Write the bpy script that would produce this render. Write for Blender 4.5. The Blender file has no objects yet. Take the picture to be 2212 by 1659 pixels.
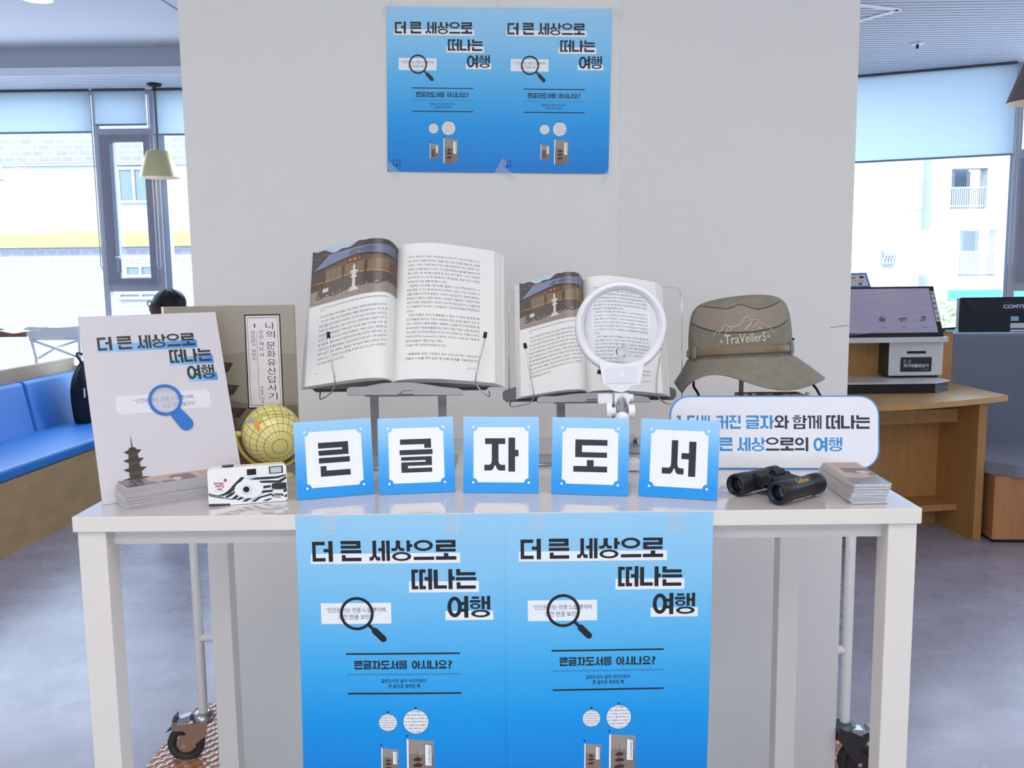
import bpy, math, random
from mathutils import Vector, Matrix

# ------------------------------------------------------------------ camera, world, sun, exposure
SC = bpy.context.scene
COL = SC.collection
R = math.radians
CF, CH, PITCH, ROLL = 1990.0, 1.42, R(7.23), R(0.7)      # focal length in px of 2212, eye height
_r0, _u0 = Vector((1, 0, 0)), Vector((0, math.sin(PITCH), math.cos(PITCH)))
CW = Vector((0, math.cos(PITCH), -math.sin(PITCH)))
CR = math.cos(ROLL) * _r0 - math.sin(ROLL) * _u0
CU = math.sin(ROLL) * _r0 + math.cos(ROLL) * _u0
EYE = Vector((0, 0, CH))
cam = bpy.data.objects.new('camera', bpy.data.cameras.new('camera'))
COL.objects.link(cam)
cam.data.sensor_width = 36.0
cam.data.lens = 36.0 * CF / 2212.0
cam.data.clip_start, cam.data.clip_end = 0.05, 300
mw = Matrix((CR, CU, -CW)).transposed().to_4x4()
mw.translation = EYE
cam.matrix_world = mw
SC.camera = cam
SC.view_settings.view_transform = 'Standard'
SC.view_settings.look = 'None'
SC.view_settings.gamma = 1.0
SC.view_settings.use_curve_mapping = False
SC.view_settings.exposure = 0.0
world = bpy.data.worlds.new('sky')
SC.world = world
world.use_nodes = True
bg = world.node_tree.nodes['Background']
bg.inputs['Color'].default_value = (0.62, 0.79, 1.0, 1)
bg.inputs['Strength'].default_value = 8.0
sun = bpy.data.objects.new('sun', bpy.data.lights.new('sun', 'SUN'))
COL.objects.link(sun)
sun.data.energy = 5.0
sun.data.color = (1.0, 0.96, 0.9)
sun.data.angle = R(0.6)
sun.rotation_euler = (R(48), R(0), R(-25))          # high, from behind the viewer, onto the houses outside
def portal(loc, rot, w, h):                         # tells the sampler where the window openings are
    l = bpy.data.lights.new('window_portal', 'AREA'); l.shape = 'RECTANGLE'; l.size, l.size_y = w, h; l.cycles.is_portal = True
    o = bpy.data.objects.new('window_portal', l); COL.objects.link(o); o.location = loc; o.rotation_euler = rot
portal((-4.15, 6.72, 1.5), (R(90), 0, R(180)), 4.9, 2.4)
portal((4.7, 5.52, 1.6), (R(90), 0, R(180 - 23.7)), 5.6, 2.2)
portal((0.0, -4.08, 1.6), (R(90), 0, 0), 4.6, 0.8)
LAMP = 9.0                                         # strength of the ceiling panel lamps
SOFT = (1.0, 0.91, 0.77)

# ------------------------------------------------------------------ survey helpers (photo point -> place)
def ray(px, py):
    return CW + (px - 1106.0) / CF * CR - (py - 829.5) / CF * CU
def G(px, py, z):
    d = ray(px, py); t = (z - CH) / d.z
    return EYE + d * t
def P(px, py, y):
    d = ray(px, py)
    return EYE + d * (y / d.y)
def I(px, py, p0, n):
    d = ray(px, py); n = Vector(n)
    return EYE + d * ((Vector(p0) - EYE).dot(n) / d.dot(n))

# ------------------------------------------------------------------ materials
def lin(c):
    c = c / 255.0
    return c / 12.92 if c <= 0.04045 else ((c + 0.055) / 1.055) ** 2.4
def rgb(r, g, b):
    return (lin(r), lin(g), lin(b), 1.0)
MATS = {}
def mat(name, col, rough=0.5, metal=0.0, spec=0.5, trans=0.0, emit=None, estr=0.0, noise=None, bump=None, coat=0.0, ior=1.45):
    if name in MATS: return MATS[name]
    m = bpy.data.materials.new(name); m.use_nodes = True
    nt = m.node_tree; b = nt.nodes['Principled BSDF']
    b.inputs['Base Color'].default_value = col
    b.inputs['Roughness'].default_value = rough
    b.inputs['Metallic'].default_value = metal
    b.inputs['Specular IOR Level'].default_value = spec
    b.inputs['Transmission Weight'].default_value = trans
    b.inputs['IOR'].default_value = ior
    b.inputs['Coat Weight'].default_value = coat
    if emit:
        b.inputs['Emission Color'].default_value = emit
        b.inputs['Emission Strength'].default_value = estr
    if noise or bump:
        tc = nt.nodes.new('ShaderNodeTexCoord')
    if noise:                                         # (scale, amount, stretch)
        sc, am, st = noise
        mp = nt.nodes.new('ShaderNodeMapping'); mp.inputs['Scale'].default_value = st
        nz = nt.nodes.new('ShaderNodeTexNoise'); nz.inputs['Scale'].default_value = sc; nz.inputs['Detail'].default_value = 6
        rp = nt.nodes.new('ShaderNodeValToRGB')
        lo = [max(0, c * (1 - am)) for c in col[:3]] + [1]; hi = [min(1, c * (1 + am)) for c in col[:3]] + [1]
        rp.color_ramp.elements[0].position, rp.color_ramp.elements[1].position = 0.3, 0.7
        rp.color_ramp.elements[0].color, rp.color_ramp.elements[1].color = lo, hi
        nt.links.new(tc.outputs['Object'], mp.inputs[0]); nt.links.new(mp.outputs[0], nz.inputs['Vector'])
        nt.links.new(nz.outputs['Fac'], rp.inputs[0]); nt.links.new(rp.outputs[0], b.inputs['Base Color'])
    if bump:                                          # (scale, strength)
        n2 = nt.nodes.new('ShaderNodeTexNoise'); n2.inputs['Scale'].default_value = bump[0]; n2.inputs['Detail'].default_value = 4
        bm_ = nt.nodes.new('ShaderNodeBump'); bm_.inputs['Strength'].default_value = bump[1]; bm_.inputs['Distance'].default_value = 0.002
        nt.links.new(tc.outputs['Object'], n2.inputs['Vector']); nt.links.new(n2.outputs['Fac'], bm_.inputs['Height'])
        nt.links.new(bm_.outputs[0], b.inputs['Normal'])
    MATS[name] = m
    return m
def ramp_mat(name, stops, axis='Y', rough=0.45, spec=0.4):
    """printed colour gradient along the sheet's own uv"""
    m = bpy.data.materials.new(name); m.use_nodes = True; nt = m.node_tree; b = nt.nodes['Principled BSDF']
    b.inputs['Roughness'].default_value = rough; b.inputs['Specular IOR Level'].default_value = spec
    tc = nt.nodes.new('ShaderNodeUVMap'); sp = nt.nodes.new('ShaderNodeSeparateXYZ'); rp = nt.nodes.new('ShaderNodeValToRGB')
    cr = rp.color_ramp
    while len(cr.elements) < len(stops): cr.elements.new(0.5)
    for e, (p, c) in zip(cr.elements, stops): e.position = p; e.color = c
    nt.links.new(tc.outputs[0], sp.inputs[0]); nt.links.new(sp.outputs[axis], rp.inputs[0]); nt.links.new(rp.outputs[0], b.inputs['Base Color'])
    MATS[name] = m
    return m
def glass_mat(name, tint=(1, 1, 1, 1), gloss=0.06):
    m = bpy.data.materials.new(name); m.use_nodes = True; nt = m.node_tree
    nt.nodes.remove(nt.nodes['Principled BSDF']); out = nt.nodes['Material Output']
    t = nt.nodes.new('ShaderNodeBsdfTransparent'); t.inputs[0].default_value = tint
    g = nt.nodes.new('ShaderNodeBsdfGlossy'); g.inputs['Roughness'].default_value = 0.02
    mx = nt.nodes.new('ShaderNodeMixShader'); mx.inputs[0].default_value = gloss
    nt.links.new(t.outputs[0], mx.inputs[1]); nt.links.new(g.outputs[0], mx.inputs[2]); nt.links.new(mx.outputs[0], out.inputs[0])
    MATS[name] = m
    return m
def blind_mat(name, col):
    m = bpy.data.materials.new(name); m.use_nodes = True; nt = m.node_tree
    nt.nodes.remove(nt.nodes['Principled BSDF']); out = nt.nodes['Material Output']
    d = nt.nodes.new('ShaderNodeBsdfDiffuse'); d.inputs[0].default_value = col
    t = nt.nodes.new('ShaderNodeBsdfTranslucent'); t.inputs[0].default_value = col
    mx = nt.nodes.new('ShaderNodeMixShader'); mx.inputs[0].default_value = 0.85
    nt.links.new(d.outputs[0], mx.inputs[1]); nt.links.new(t.outputs[0], mx.inputs[2]); nt.links.new(mx.outputs[0], out.inputs[0])
    MATS[name] = m
    return m

# ------------------------------------------------------------------ geometry collector
class Fr:
    def __init__(s, o, x=(1, 0, 0), y=(0, 1, 0), z=(0, 0, 1)):
        s.o = Vector(o); s.x = Vector(x).normalized(); s.y = Vector(y).normalized(); s.z = Vector(z).normalized()
    def __call__(s, a, b, c=0.0):
        return s.o + s.x * a + s.y * b + s.z * c
W0 = Fr((0, 0, 0))
def yawfr(o, deg):
    a = R(deg)
    return Fr(o, (math.cos(a), math.sin(a), 0), (-math.sin(a), math.cos(a), 0))
WL = {}
class M:
    def __init__(s): s.v = []; s.f = []; s.mi = []; s.sm = []; s.uv = {}
    def face(s, idx, mi=0, sm=False, uv=None):
        if uv: s.uv[len(s.f)] = uv
        s.f.append(tuple(idx)); s.mi.append(mi); s.sm.append(sm)
    def poly(s, pts, mi=0, sm=False, uv=None):
        k = len(s.v); s.v += [Vector(p) for p in pts]; s.face(range(k, k + len(pts)), mi, sm, uv)
    def box(s, x0, x1, y0, y1, z0, z1, mi=0, fr=W0):
        k = len(s.v)
        s.v += [fr(x, y, z) for z in (z0, z1) for x, y in ((x0, y0), (x1, y0), (x1, y1), (x0, y1))]
        for q in ((3, 2, 1, 0), (4, 5, 6, 7), (0, 1, 5, 4), (1, 2, 6, 5), (2, 3, 7, 6), (3, 0, 4, 7)): s.face([k + i for i in q], mi)
        return s
    def hexa(s, p, mi=0):                              # 8 points: bottom ring then top ring
        k = len(s.v); s.v += [Vector(q) for q in p]
        for q in ((3, 2, 1, 0), (4, 5, 6, 7), (0, 1, 5, 4), (1, 2, 6, 5), (2, 3, 7, 6), (3, 0, 4, 7)): s.face([k + i for i in q], mi)
        return s
    def prism(s, pts, fr, h0, h1, mi=0, side=None, smside=False):
        n = len(pts); k = len(s.v)
        s.v += [fr(a, b, h0) for a, b in pts] + [fr(a, b, h1) for a, b in pts]
        s.face([k + i for i in reversed(range(n))], mi); s.face([k + n + i for i in range(n)], mi)
        k2 = len(s.v); s.v += [fr(a, b, h0) for a, b in pts] + [fr(a, b, h1) for a, b in pts]
        for i in range(n):
            j = (i + 1) % n
            s.face((k2 + i, k2 + j, k2 + n + j, k2 + n + i), mi if side is None else side, smside)
        return s
    def cyl(s, p0, p1, r0, r1=None, n=20, mi=0, caps=True):
        p0, p1 = Vector(p0), Vector(p1); r1 = r0 if r1 is None else r1
        z = (p1 - p0).normalized(); x = z.orthogonal().normalized(); y = z.cross(x)
        k = len(s.v)
        for p, r in ((p0, r0), (p1, r1)):
            s.v += [p + r * (math.cos(2 * math.pi * i / n) * x + math.sin(2 * math.pi * i / n) * y) for i in range(n)]
        for i in range(n):
            j = (i + 1) % n; s.face((k + i, k + j, k + n + j, k + n + i), mi, True)
        if caps:
            for q, rev in ((0, True), (n, False)):
                kk = len(s.v); s.v += [s.v[k + q + i].copy() for i in range(n)]
                s.face([kk + i for i in (reversed(range(n)) if rev else range(n))], mi)
        return s
    def tube(s, pts, r, n=8, mi=0, smooth=0, caps=True):
        pts = [Vector(p) for p in pts]
        if smooth: pts = catmull(pts, smooth)
        rr = r if isinstance(r, (list, tuple)) else None
        k = len(s.v); x = None
        for i, p in enumerate(pts):
            t = (pts[min(i + 1, len(pts) - 1)] - pts[max(i - 1, 0)]).normalized()
            x = t.orthogonal().normalized() if x is None else (x - t * x.dot(t)).normalized()
            y = t.cross(x); ra = r if rr is None else rr[min(len(rr) - 1, int(i * len(rr) / len(pts)))]
            s.v += [p + ra * (math.cos(2 * math.pi * j / n) * x + math.sin(2 * math.pi * j / n) * y) for j in range(n)]
        for i in range(len(pts) - 1):
            for j in range(n):
                q = (j + 1) % n; a = k + i * n
                s.face((a + j, a + q, a + n + q, a + n + j), mi, True)
        if caps:
            s.face([k + j for j in reversed(range(n))], mi); s.face([k + (len(pts) - 1) * n + j for j in range(n)], mi)
        return s
    def lathe(s, prof, fr, n=32, mi=0, sx=1.0, sy=1.0, sm=True):
        k = len(s.v)
        for r, z in prof: s.v += [fr(r * sx * math.cos(2 * math.pi * j / n), r * sy * math.sin(2 * math.pi * j / n), z) for j in range(n)]
        for i in range(len(prof) - 1):
            for j in range(n):
                q = (j + 1) % n; a = k + i * n
                s.face((a + j, a + q, a + n + q, a + n + j), mi if not isinstance(mi, list) else mi[i], sm)
        return s
    def grid(s, fn, nu, nv, mi=0, sm=True, uv=False):
        k = len(s.v)
        for j in range(nv + 1):
            for i in range(nu + 1): s.v.append(Vector(fn(i / nu, j / nv)))
        for j in range(nv):
            for i in range(nu):
                a = k + j * (nu + 1) + i
                u = [(i / nu, j / nv), ((i + 1) / nu, j / nv), ((i + 1) / nu, (j + 1) / nv), (i / nu, (j + 1) / nv)] if uv else None
                s.face((a, a + 1, a + nu + 2, a + nu + 1), mi, sm, u)
        return s
    def ball(s, c, r, n=16, mi=0, fr=None, sz=1.0):
        f = fr or Fr(c)
        prof = [(r * math.sin(math.pi * i / n), -r * sz * math.cos(math.pi * i / n)) for i in range(n + 1)]
        return s.lathe(prof, f, 2 * n, mi)
    def build(s, name, mats, parent=None, bevel=0.0, seg=2, solid=0.0, at=None):
        me = bpy.data.meshes.new(name)
        off = WL[parent.name] if parent is not None else (Vector(at) if at is not None else Vector((0, 0, 0)))
        me.from_pydata([tuple(v - off) for v in s.v], [], s.f)
        if not isinstance(mats, (list, tuple)): mats = [mats]
        for m in mats: me.materials.append(m)
        me.polygons.foreach_set('material_index', s.mi)
        me.polygons.foreach_set('use_smooth', s.sm)
        if s.uv:
            ul = me.uv_layers.new(name='UVMap')
            for fi, uv in s.uv.items():
                for li, q in zip(me.polygons[fi].loop_indices, uv): ul.data[li].uv = q
        me.update()
        o = bpy.data.objects.new(name, me); COL.objects.link(o)
        if parent is not None: o.parent = parent
        else: o.location = off
        WL[o.name] = off
        if bevel:
            b = o.modifiers.new('Bevel', 'BEVEL'); b.width = bevel; b.segments = seg; b.limit_method = 'ANGLE'; b.angle_limit = R(40)
        if solid:
            q = o.modifiers.new('Solid', 'SOLIDIFY'); q.thickness = solid; q.offset = 0
        return o
def catmull(p, n):
    out = []
    for i in range(len(p) - 1):
        a, b, c, d = p[max(i - 1, 0)], p[i], p[i + 1], p[min(i + 2, len(p) - 1)]
        for k in range(n):
            t = k / n
            out.append(0.5 * (2 * b + (c - a) * t + (2 * a - 5 * b + 4 * c - d) * t * t + (3 * b - a - 3 * c + d) * t ** 3))
    return out + [p[-1]]
def thing(name, label, cat, loc, group=None):
    o = bpy.data.objects.new(name, None); COL.objects.link(o)
    o.location = Vector(loc); o.empty_display_size = 0.05
    WL[o.name] = Vector(loc)
    return tag(o, label, cat, group)
def tag(o, label, cat, group=None):
    o['label'] = label; o['category'] = cat
    if group: o['group'] = group
    return o
def struct(o, label=None):
    o['kind'] = 'structure'
    if label: o['label'] = label
    return o
def lab(o, label):
    o['label'] = label
    return o

# ------------------------------------------------------------------ flat print: shapes and lettering in sheet units, y down
_tc = {}
TMP = bpy.data.scenes.new('lettering_desk')            # empty scratch scene where letter outlines are worked out, removed at the end
LET = bpy.data.objects.new('lettering', bpy.data.curves.new('lettering', 'FONT')); LET.data.resolution_u = 2
TMP.collection.objects.link(LET)
def text_shape(body, bold=0.0):
    key = (body, bold)
    if key in _tc: return _tc[key]
    cu = LET.data; cu.body = body; cu.offset = bold
    with bpy.context.temp_override(scene=TMP, view_layer=TMP.view_layers[0]):
        dg = bpy.context.evaluated_depsgraph_get(); dg.update()
        me = bpy.data.meshes.new_from_object(LET.evaluated_get(dg))
    vs = [(v.co.x, -v.co.y) for v in me.vertices]; fs = [tuple(p.vertices) for p in me.polygons]
    bpy.data.meshes.remove(me)
    x0, x1 = min(a for a, b in vs), max(a for a, b in vs); y0, y1 = min(b for a, b in vs), max(b for a, b in vs)
    _tc[key] = (vs, fs, x0, x1, y0, y1)
    return _tc[key]
def ell(cx, cy, rx, ry, n=40, a0=0.0):
    return [(cx + rx * math.cos(a0 + 2 * math.pi * i / n), cy + ry * math.sin(a0 + 2 * math.pi * i / n)) for i in range(n)]
class Print:
    def __init__(s): s.items = []                      # (mi, layer, verts, faces)
    def poly(s, pts, mi, layer=1): s.items.append((mi, layer, list(pts), [tuple(range(len(pts)))])); return s
    step = None
    def rect(s, x0, y0, x1, y1, mi, layer=1, nx=1, ny=1):
        if s.step: nx = max(nx, int(math.ceil(abs(x1 - x0) / s.step))); ny = max(ny, int(math.ceil(abs(y1 - y0) / s.step)))
        v = [(x0 + (x1 - x0) * i / nx, y0 + (y1 - y0) * j / ny) for j in range(ny + 1) for i in range(nx + 1)]
        f = [(j * (nx + 1) + i, j * (nx + 1) + i + 1, (j + 1) * (nx + 1) + i + 1, (j + 1) * (nx + 1) + i) for j in range(ny) for i in range(nx)]
        s.items.append((mi, layer, v, f)); return s
    def ring(s, cx, cy, rx, ry, tx, ty, mi, layer=1, n=40):
        v = ell(cx, cy, rx, ry, n) + ell(cx, cy, rx - tx, ry - ty, n)
        s.items.append((mi, layer, v, [(i, (i + 1) % n, n + (i + 1) % n, n + i) for i in range(n)])); return s
    def line(s, pts, w, mi, layer=1):
        v = []; n = len(pts)
        for i, p in enumerate(pts):
            a, b = pts[max(i - 1, 0)], pts[min(i + 1, n - 1)]
            dx, dy = b[0] - a[0], b[1] - a[1]; L = math.hypot(dx, dy) or 1
            v += [(p[0] - dy / L * w / 2, p[1] + dx / L * w / 2), (p[0] + dy / L * w / 2, p[1] - dx / L * w / 2)]
        s.items.append((mi, layer, v, [(2 * i, 2 * i + 1, 2 * i + 3, 2 * i + 2) for i in range(n - 1)])); return s
    def text(s, body, x0, y0, x1, y1, mi, layer=2, bold=0.0, fit=True, align='l', clip=None):
        vs, fs, a0, a1, b0, b1 = text_shape(body, bold)
        sy = (y1 - y0) / (b1 - b0); sx = (x1 - x0) / (a1 - a0)
        if not fit:                                    # keep shape: y0..y1 is the letter size
            sy = (y1 - y0) / 0.92; sx = sy * (x1 if fit is None else 1.0); b0 = -0.8
            w = (a1 - a0) * sx
            x0 = x0 - (w / 2 if align == 'c' else w if align == 'r' else 0)
        v = [(x0 + (a - a0) * sx, y0 + (b - b0) * sy) for a, b in vs]
        if clip:
            fs = [f for f in fs if all(clip(*v[i]) for i in f)]
        if fs: s.items.append((mi, layer, v, fs))
        return s
    def glyph(s, ch, x0, y0, x1, y1, mi, layer=2):
        X = lambda a: x0 + (x1 - x0) * a / 100.0
        Y = lambda b: y0 + (y1 - y0) * b / 100.0
        for q in GL[ch]:
            if q[0] == 'r': s.rect(X(q[1]), Y(q[2]), X(q[3]), Y(q[4]), mi, layer)
            elif q[0] == 'o': s.ring(X(q[1]), Y(q[2]), X(q[3]) - x0, Y(q[4]) - y0, X(q[5]) - x0, Y(q[6]) - y0, mi, layer, 28)
            elif q[0] == 's':                          # split foot of the consonants
                _, l, r, a, b, top, f0, f1 = q; m = (a + b) / 2; k = f0 - 9
                pts = [(a, top), (b, top), (b, k), (b + 3, f0 - 2), (b + 8, f0), (r, f0), (r, f1), (b + 3, f1), (m + 7, f1 - 3), (m + 4, f1 - 8), (m + 2, f0 + 2),
                       (m - 2, f0 + 2), (m - 4, f1 - 8), (m - 7, f1 - 3), (a - 3, f1), (l, f1), (l, f0), (a - 8, f0), (a - 3, f0 - 2), (a, k)]
                s.poly([(X(c), Y(d)) for c, d in pts], mi, layer)
        return s
    def word(s, w, x0, y0, x1, y1, mi, layer=2, gap=0.06, space=0.45):
        wid = [space if c == ' ' else ADV.get(c, 1.0) for c in w]
        tot = sum(wid) + gap * (len(w) - 1); k = (x1 - x0) / tot; x = x0
        for c, a in zip(w, wid):
            if c == '?': s.text('?', x + a * k * 0.12, y0, x + a * k, y1, mi, layer, 0.015)
            elif c != ' ': s.glyph(c, x, y0, x + a * k, y1, mi, layer)
            x += (a + gap) * k
        return s
    def put(s, mb, fn, eps=0.00015):
        for mi, ly, v, f in s.items:
            k = len(mb.v); mb.v += [Vector(fn(a, b, ly * eps)) for a, b in v]
            for q in f: mb.face([k + i for i in q], mi)
ADV = {'1': 0.42, '.': 0.22, '5': 0.62, '?': 0.55}
r_ = lambda a, b, c, d: ('r', a, b, c, d)
GL = {
 '더': [r_(0, 3, 17, 100), r_(17, 3, 62, 20), r_(17, 83, 64, 100), r_(79, 0, 100, 102), r_(55, 38, 79, 55)],
 '큰': [r_(0, 0, 97, 17), r_(77, 17, 97, 38), r_(0, 23, 77, 38), r_(0, 45, 100, 61), r_(4, 69, 23, 100), r_(23, 83, 100, 100)],
 '세': [('s', 0, 52, 16, 34, 0, 80, 98), r_(44, 36, 60, 52), r_(60, 0, 76, 100), r_(83, 0, 100, 100)],
 '상': [('s', 0, 63, 22, 43, 0, 38, 52), r_(74, 0, 91, 54), r_(91, 18, 102, 33), ('o', 49, 79, 47, 22, 17, 10)],
 '으': [('o', 48, 26, 47, 27, 17, 12), r_(0, 81, 100, 97)],
 '로': [r_(1, 0, 97, 14), r_(77, 14, 97, 24), r_(1, 21, 97, 36), r_(1, 36, 22, 44), r_(1, 43, 97, 57), r_(39, 64, 61, 81), r_(0, 80, 100, 97)],
 '떠': [r_(0, 0, 17, 100), r_(17, 0, 33, 17), r_(17, 83, 33, 100), r_(38, 0, 55, 100), r_(55, 0, 70, 17), r_(55, 83, 70, 100), r_(82, -3, 101, 102), r_(64, 38, 82, 55)],
 '나': [r_(0, 2, 20, 98), r_(20, 81, 64, 98), r_(72, 0, 92, 101), r_(92, 37, 103, 55)],
 '는': [r_(2, 0, 22, 32), r_(22, 16, 97, 32), r_(0, 41, 100, 57), r_(3, 66, 22, 100), r_(22, 83, 97, 100)],
 '여': [('o', 34, 50, 35, 50, 19, 18), r_(80, -2, 100, 102), r_(62, 26, 80, 41), r_(62, 59, 80, 74)],
 '행': [r_(10, 1, 45, 12), r_(0, 18, 52, 30), ('o', 27, 47, 25, 14, 12, 7), r_(57, 0, 72, 62), r_(72, 25, 83, 38), r_(83, -2, 99, 64), ('o', 52, 83, 46, 18, 18, 9)],
 '글': [r_(2, 0, 96, 16), r_(75, 16, 96, 28), r_(0, 32, 100, 47), r_(4, 53, 97, 64), r_(78, 64, 97, 70), r_(4, 69, 97, 80), r_(4, 80, 24, 88), r_(4, 87, 97, 100)],
 '자': [r_(2, 2, 62, 19), ('s', 0, 62, 22, 42, 19, 80, 97), r_(71, 0, 91, 100), r_(91, 36, 101, 55)],
 '도': [r_(5, 0, 100, 18), r_(5, 18, 25, 40), r_(5, 39, 99, 55), r_(40, 63, 60, 82), r_(0, 82, 100, 100)],
 '서': [('s', 0, 65, 27, 46, 0, 78, 95), r_(79, 2, 100, 100), r_(57, 35, 79, 52)],
 '를': [r_(4, 0, 97, 9), r_(78, 9, 97, 14), r_(4, 14, 97, 23), r_(4, 23, 24, 28), r_(4, 28, 97, 37), r_(0, 43, 100, 55), r_(4, 61, 97, 70), r_(78, 70, 97, 76), r_(4, 76, 97, 85), r_(4, 85, 24, 91), r_(4, 91, 97, 100)],
 '아': [('o', 33, 50, 33, 48, 19, 18), r_(74, 0, 93, 101), r_(93, 40, 105, 56)],
 '시': [('s', 0, 68, 25, 45, 0, 78, 95), r_(79, 0, 99, 101)],
 '요': [('o', 50, 28, 46, 29, 18, 13), r_(24, 62, 40, 81), r_(60, 62, 76, 81), r_(0, 80, 100, 97)],
 '배': [r_(0, 0, 15, 100), r_(36, 0, 51, 100), r_(15, 38, 36, 54), r_(15, 84, 36, 100), r_(59, 0, 73, 100), r_(73, 42, 84, 57), r_(84, 0, 99, 100)],
 '커': [r_(0, 2, 58, 18), r_(40, 18, 58, 100), r_(0, 40, 40, 55), r_(80, 0, 100, 101), r_(62, 40, 80, 56)],
 '진': [r_(1, 0, 64, 13), ('s', 0, 65, 23, 42, 13, 40, 54), r_(78, 0, 98, 62), r_(10, 64, 29, 100), r_(29, 83, 100, 100)],
 '와': [('o', 34, 27, 33, 27, 18, 13), r_(25, 56, 43, 76), r_(0, 75, 70, 91), r_(74, 0, 92, 101), r_(92, 40, 104, 56)],
 '함': [r_(15, 0, 50, 10), r_(0, 15, 64, 26), ('o', 32, 42, 27, 13, 13, 6), r_(74, 0, 92, 58), r_(92, 22, 104, 36), r_(8, 64, 92, 75), r_(8, 90, 92, 101), r_(8, 75, 26, 90), r_(74, 75, 92, 90)],
 '께': [r_(0, 2, 26, 18), r_(12, 18, 26, 98), r_(30, 2, 56, 18), r_(42, 18, 56, 98), r_(60, 40, 70, 55), r_(70, 0, 83, 100), r_(88, 0, 101, 100)],
 '의': [('o', 34, 29, 33, 29, 18, 14), r_(0, 78, 73, 94), r_(80, -2, 99, 102)],
 '1': [r_(30, 0, 75, 100), r_(0, 0, 30, 18)],
 '.': [r_(10, 80, 80, 100)],
 '5': [r_(0, 0, 92, 17), r_(0, 17, 26, 55), r_(0, 40, 80, 57), r_(68, 50, 96, 92), r_(0, 83, 84, 100)],
}

# ================================================================== THE ROOM
paint = mat('white_paint', rgb(226, 226, 223), 0.6, bump=(260, 0.12))
ceil_m = mat('ceiling_paint', rgb(244, 245, 248), 0.8)
trim_m = mat('trim_white', rgb(250, 250, 252), 0.5)
frame_m = mat('window_frame_grey', rgb(196, 196, 204), 0.45)
sash_m = mat('sash_dark_grey', rgb(156, 154, 166), 0.45)
reveal_m = mat('frame_pale_blue', rgb(180, 196, 215), 0.4)
glass = glass_mat('window_glass')
blind_m = blind_mat('blind_cloth', rgb(198, 206, 212))
def floor_material():
    m = mat('linoleum', rgb(174, 169, 182), 0.32, noise=(2.2, 0.16, (1, 2.2, 1)))
    nt = m.node_tree; b = nt.nodes['Principled BSDF']
    tc = nt.nodes.new('ShaderNodeTexCoord'); n2 = nt.nodes.new('ShaderNodeTexNoise'); n2.inputs['Scale'].default_value = 9; n2.inputs['Detail'].default_value = 8
    mr = nt.nodes.new('ShaderNodeMapRange'); mr.inputs['To Min'].default_value = 0.2; mr.inputs['To Max'].default_value = 0.36
    nt.links.new(tc.outputs['Object'], n2.inputs['Vector']); nt.links.new(n2.outputs['Fac'], mr.inputs['Value']); nt.links.new(mr.outputs[0], b.inputs['Roughness'])
    return m
def grooved():
    m = mat('grooved_ceiling_board', rgb(222, 224, 232), 0.7); nt = m.node_tree; b = nt.nodes['Principled BSDF']
    tc = nt.nodes.new('ShaderNodeTexCoord'); sp = nt.nodes.new('ShaderNodeSeparateXYZ')
    nz = nt.nodes.new('ShaderNodeTexNoise'); nz.inputs['Scale'].default_value = 14
    ad = nt.nodes.new('ShaderNodeMath'); ad.operation = 'MULTIPLY_ADD'; ad.inputs[1].default_value = 0.01
    mo = nt.nodes.new('ShaderNodeMath'); mo.operation = 'FRACT'; mu = nt.nodes.new('ShaderNodeMath'); mu.operation = 'MULTIPLY'; mu.inputs[1].default_value = 20.0
    rp = nt.nodes.new('ShaderNodeValToRGB'); rp.color_ramp.interpolation = 'LINEAR'
    e = rp.color_ramp.elements; e[0].position = 0.66; e[0].color = rgb(224, 226, 234); e[1].position = 0.74; e[1].color = rgb(120, 122, 136)
    e2 = e.new(0.92); e2.color = rgb(120, 122, 136); e3 = e.new(1.0); e3.color = rgb(224, 226, 234)
    nt.links.new(tc.outputs['Object'], sp.inputs[0]); nt.links.new(tc.outputs['Object'], nz.inputs['Vector'])
    nt.links.new(nz.outputs['Fac'], ad.inputs[0]); nt.links.new(sp.outputs['Y'], ad.inputs[2]); nt.links.new(ad.outputs[0], mu.inputs[0])
    nt.links.new(mu.outputs[0], mo.inputs[0]); nt.links.new(mo.outputs[0], rp.inputs[0]); nt.links.new(rp.outputs[0], b.inputs['Base Color'])
    return m
groove_m = grooved()
ZC, ZS = 2.88, 2.69                                    # main ceiling, lower soffit
YW = 6.745                                             # window wall
struct(M().box(-6.6, 7.7, -4.1, 6.9, -0.12, 0).build('floor', floor_material()))
struct(M().box(-6.6, 7.7, -4.1, 6.26, ZC, ZC + 0.1).build('ceiling', ceil_m))
struct(M().box(-6.6, 0.1, 6.2, 6.84, ZS, ZS + 0.045, 0).build('trim_1', [groove_m]))
struct(M().box(-6.6, 0.1, 6.19, 6.2, ZS - 0.002, ZS + 0.05, 0).build('trim_2', [trim_m]))
struct(M().box(-6.6, 0.1, 6.262, 6.34, ZS + 0.046, ZC + 0.1, 0).build('trim_3', [mat('cove_grey', rgb(206, 210, 220), 0.8)]))
struct(M().box(0.1, 7.7, 3.7, 6.9, ZS, ZS + 0.06, 0).build('trim_4', [groove_m]))
struct(M().box(0.1, 7.7, 3.66, 3.699, ZS - 0.004, ZC, 0).build('trim_5', [trim_m]))
struct(M().box(-0.823, 0.881, 2.40, 2.47, 0, ZC, 0).build('wall_center', [paint]))
sx_ = P(1337, 500, 2.40).x
struct(M().box(sx_, 0.881, 2.3985, 2.3999, 0, ZC - 0.001, 0).build('trim_6', [mat('white_paint_smooth', rgb(222, 221, 219), 0.5)]))
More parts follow.
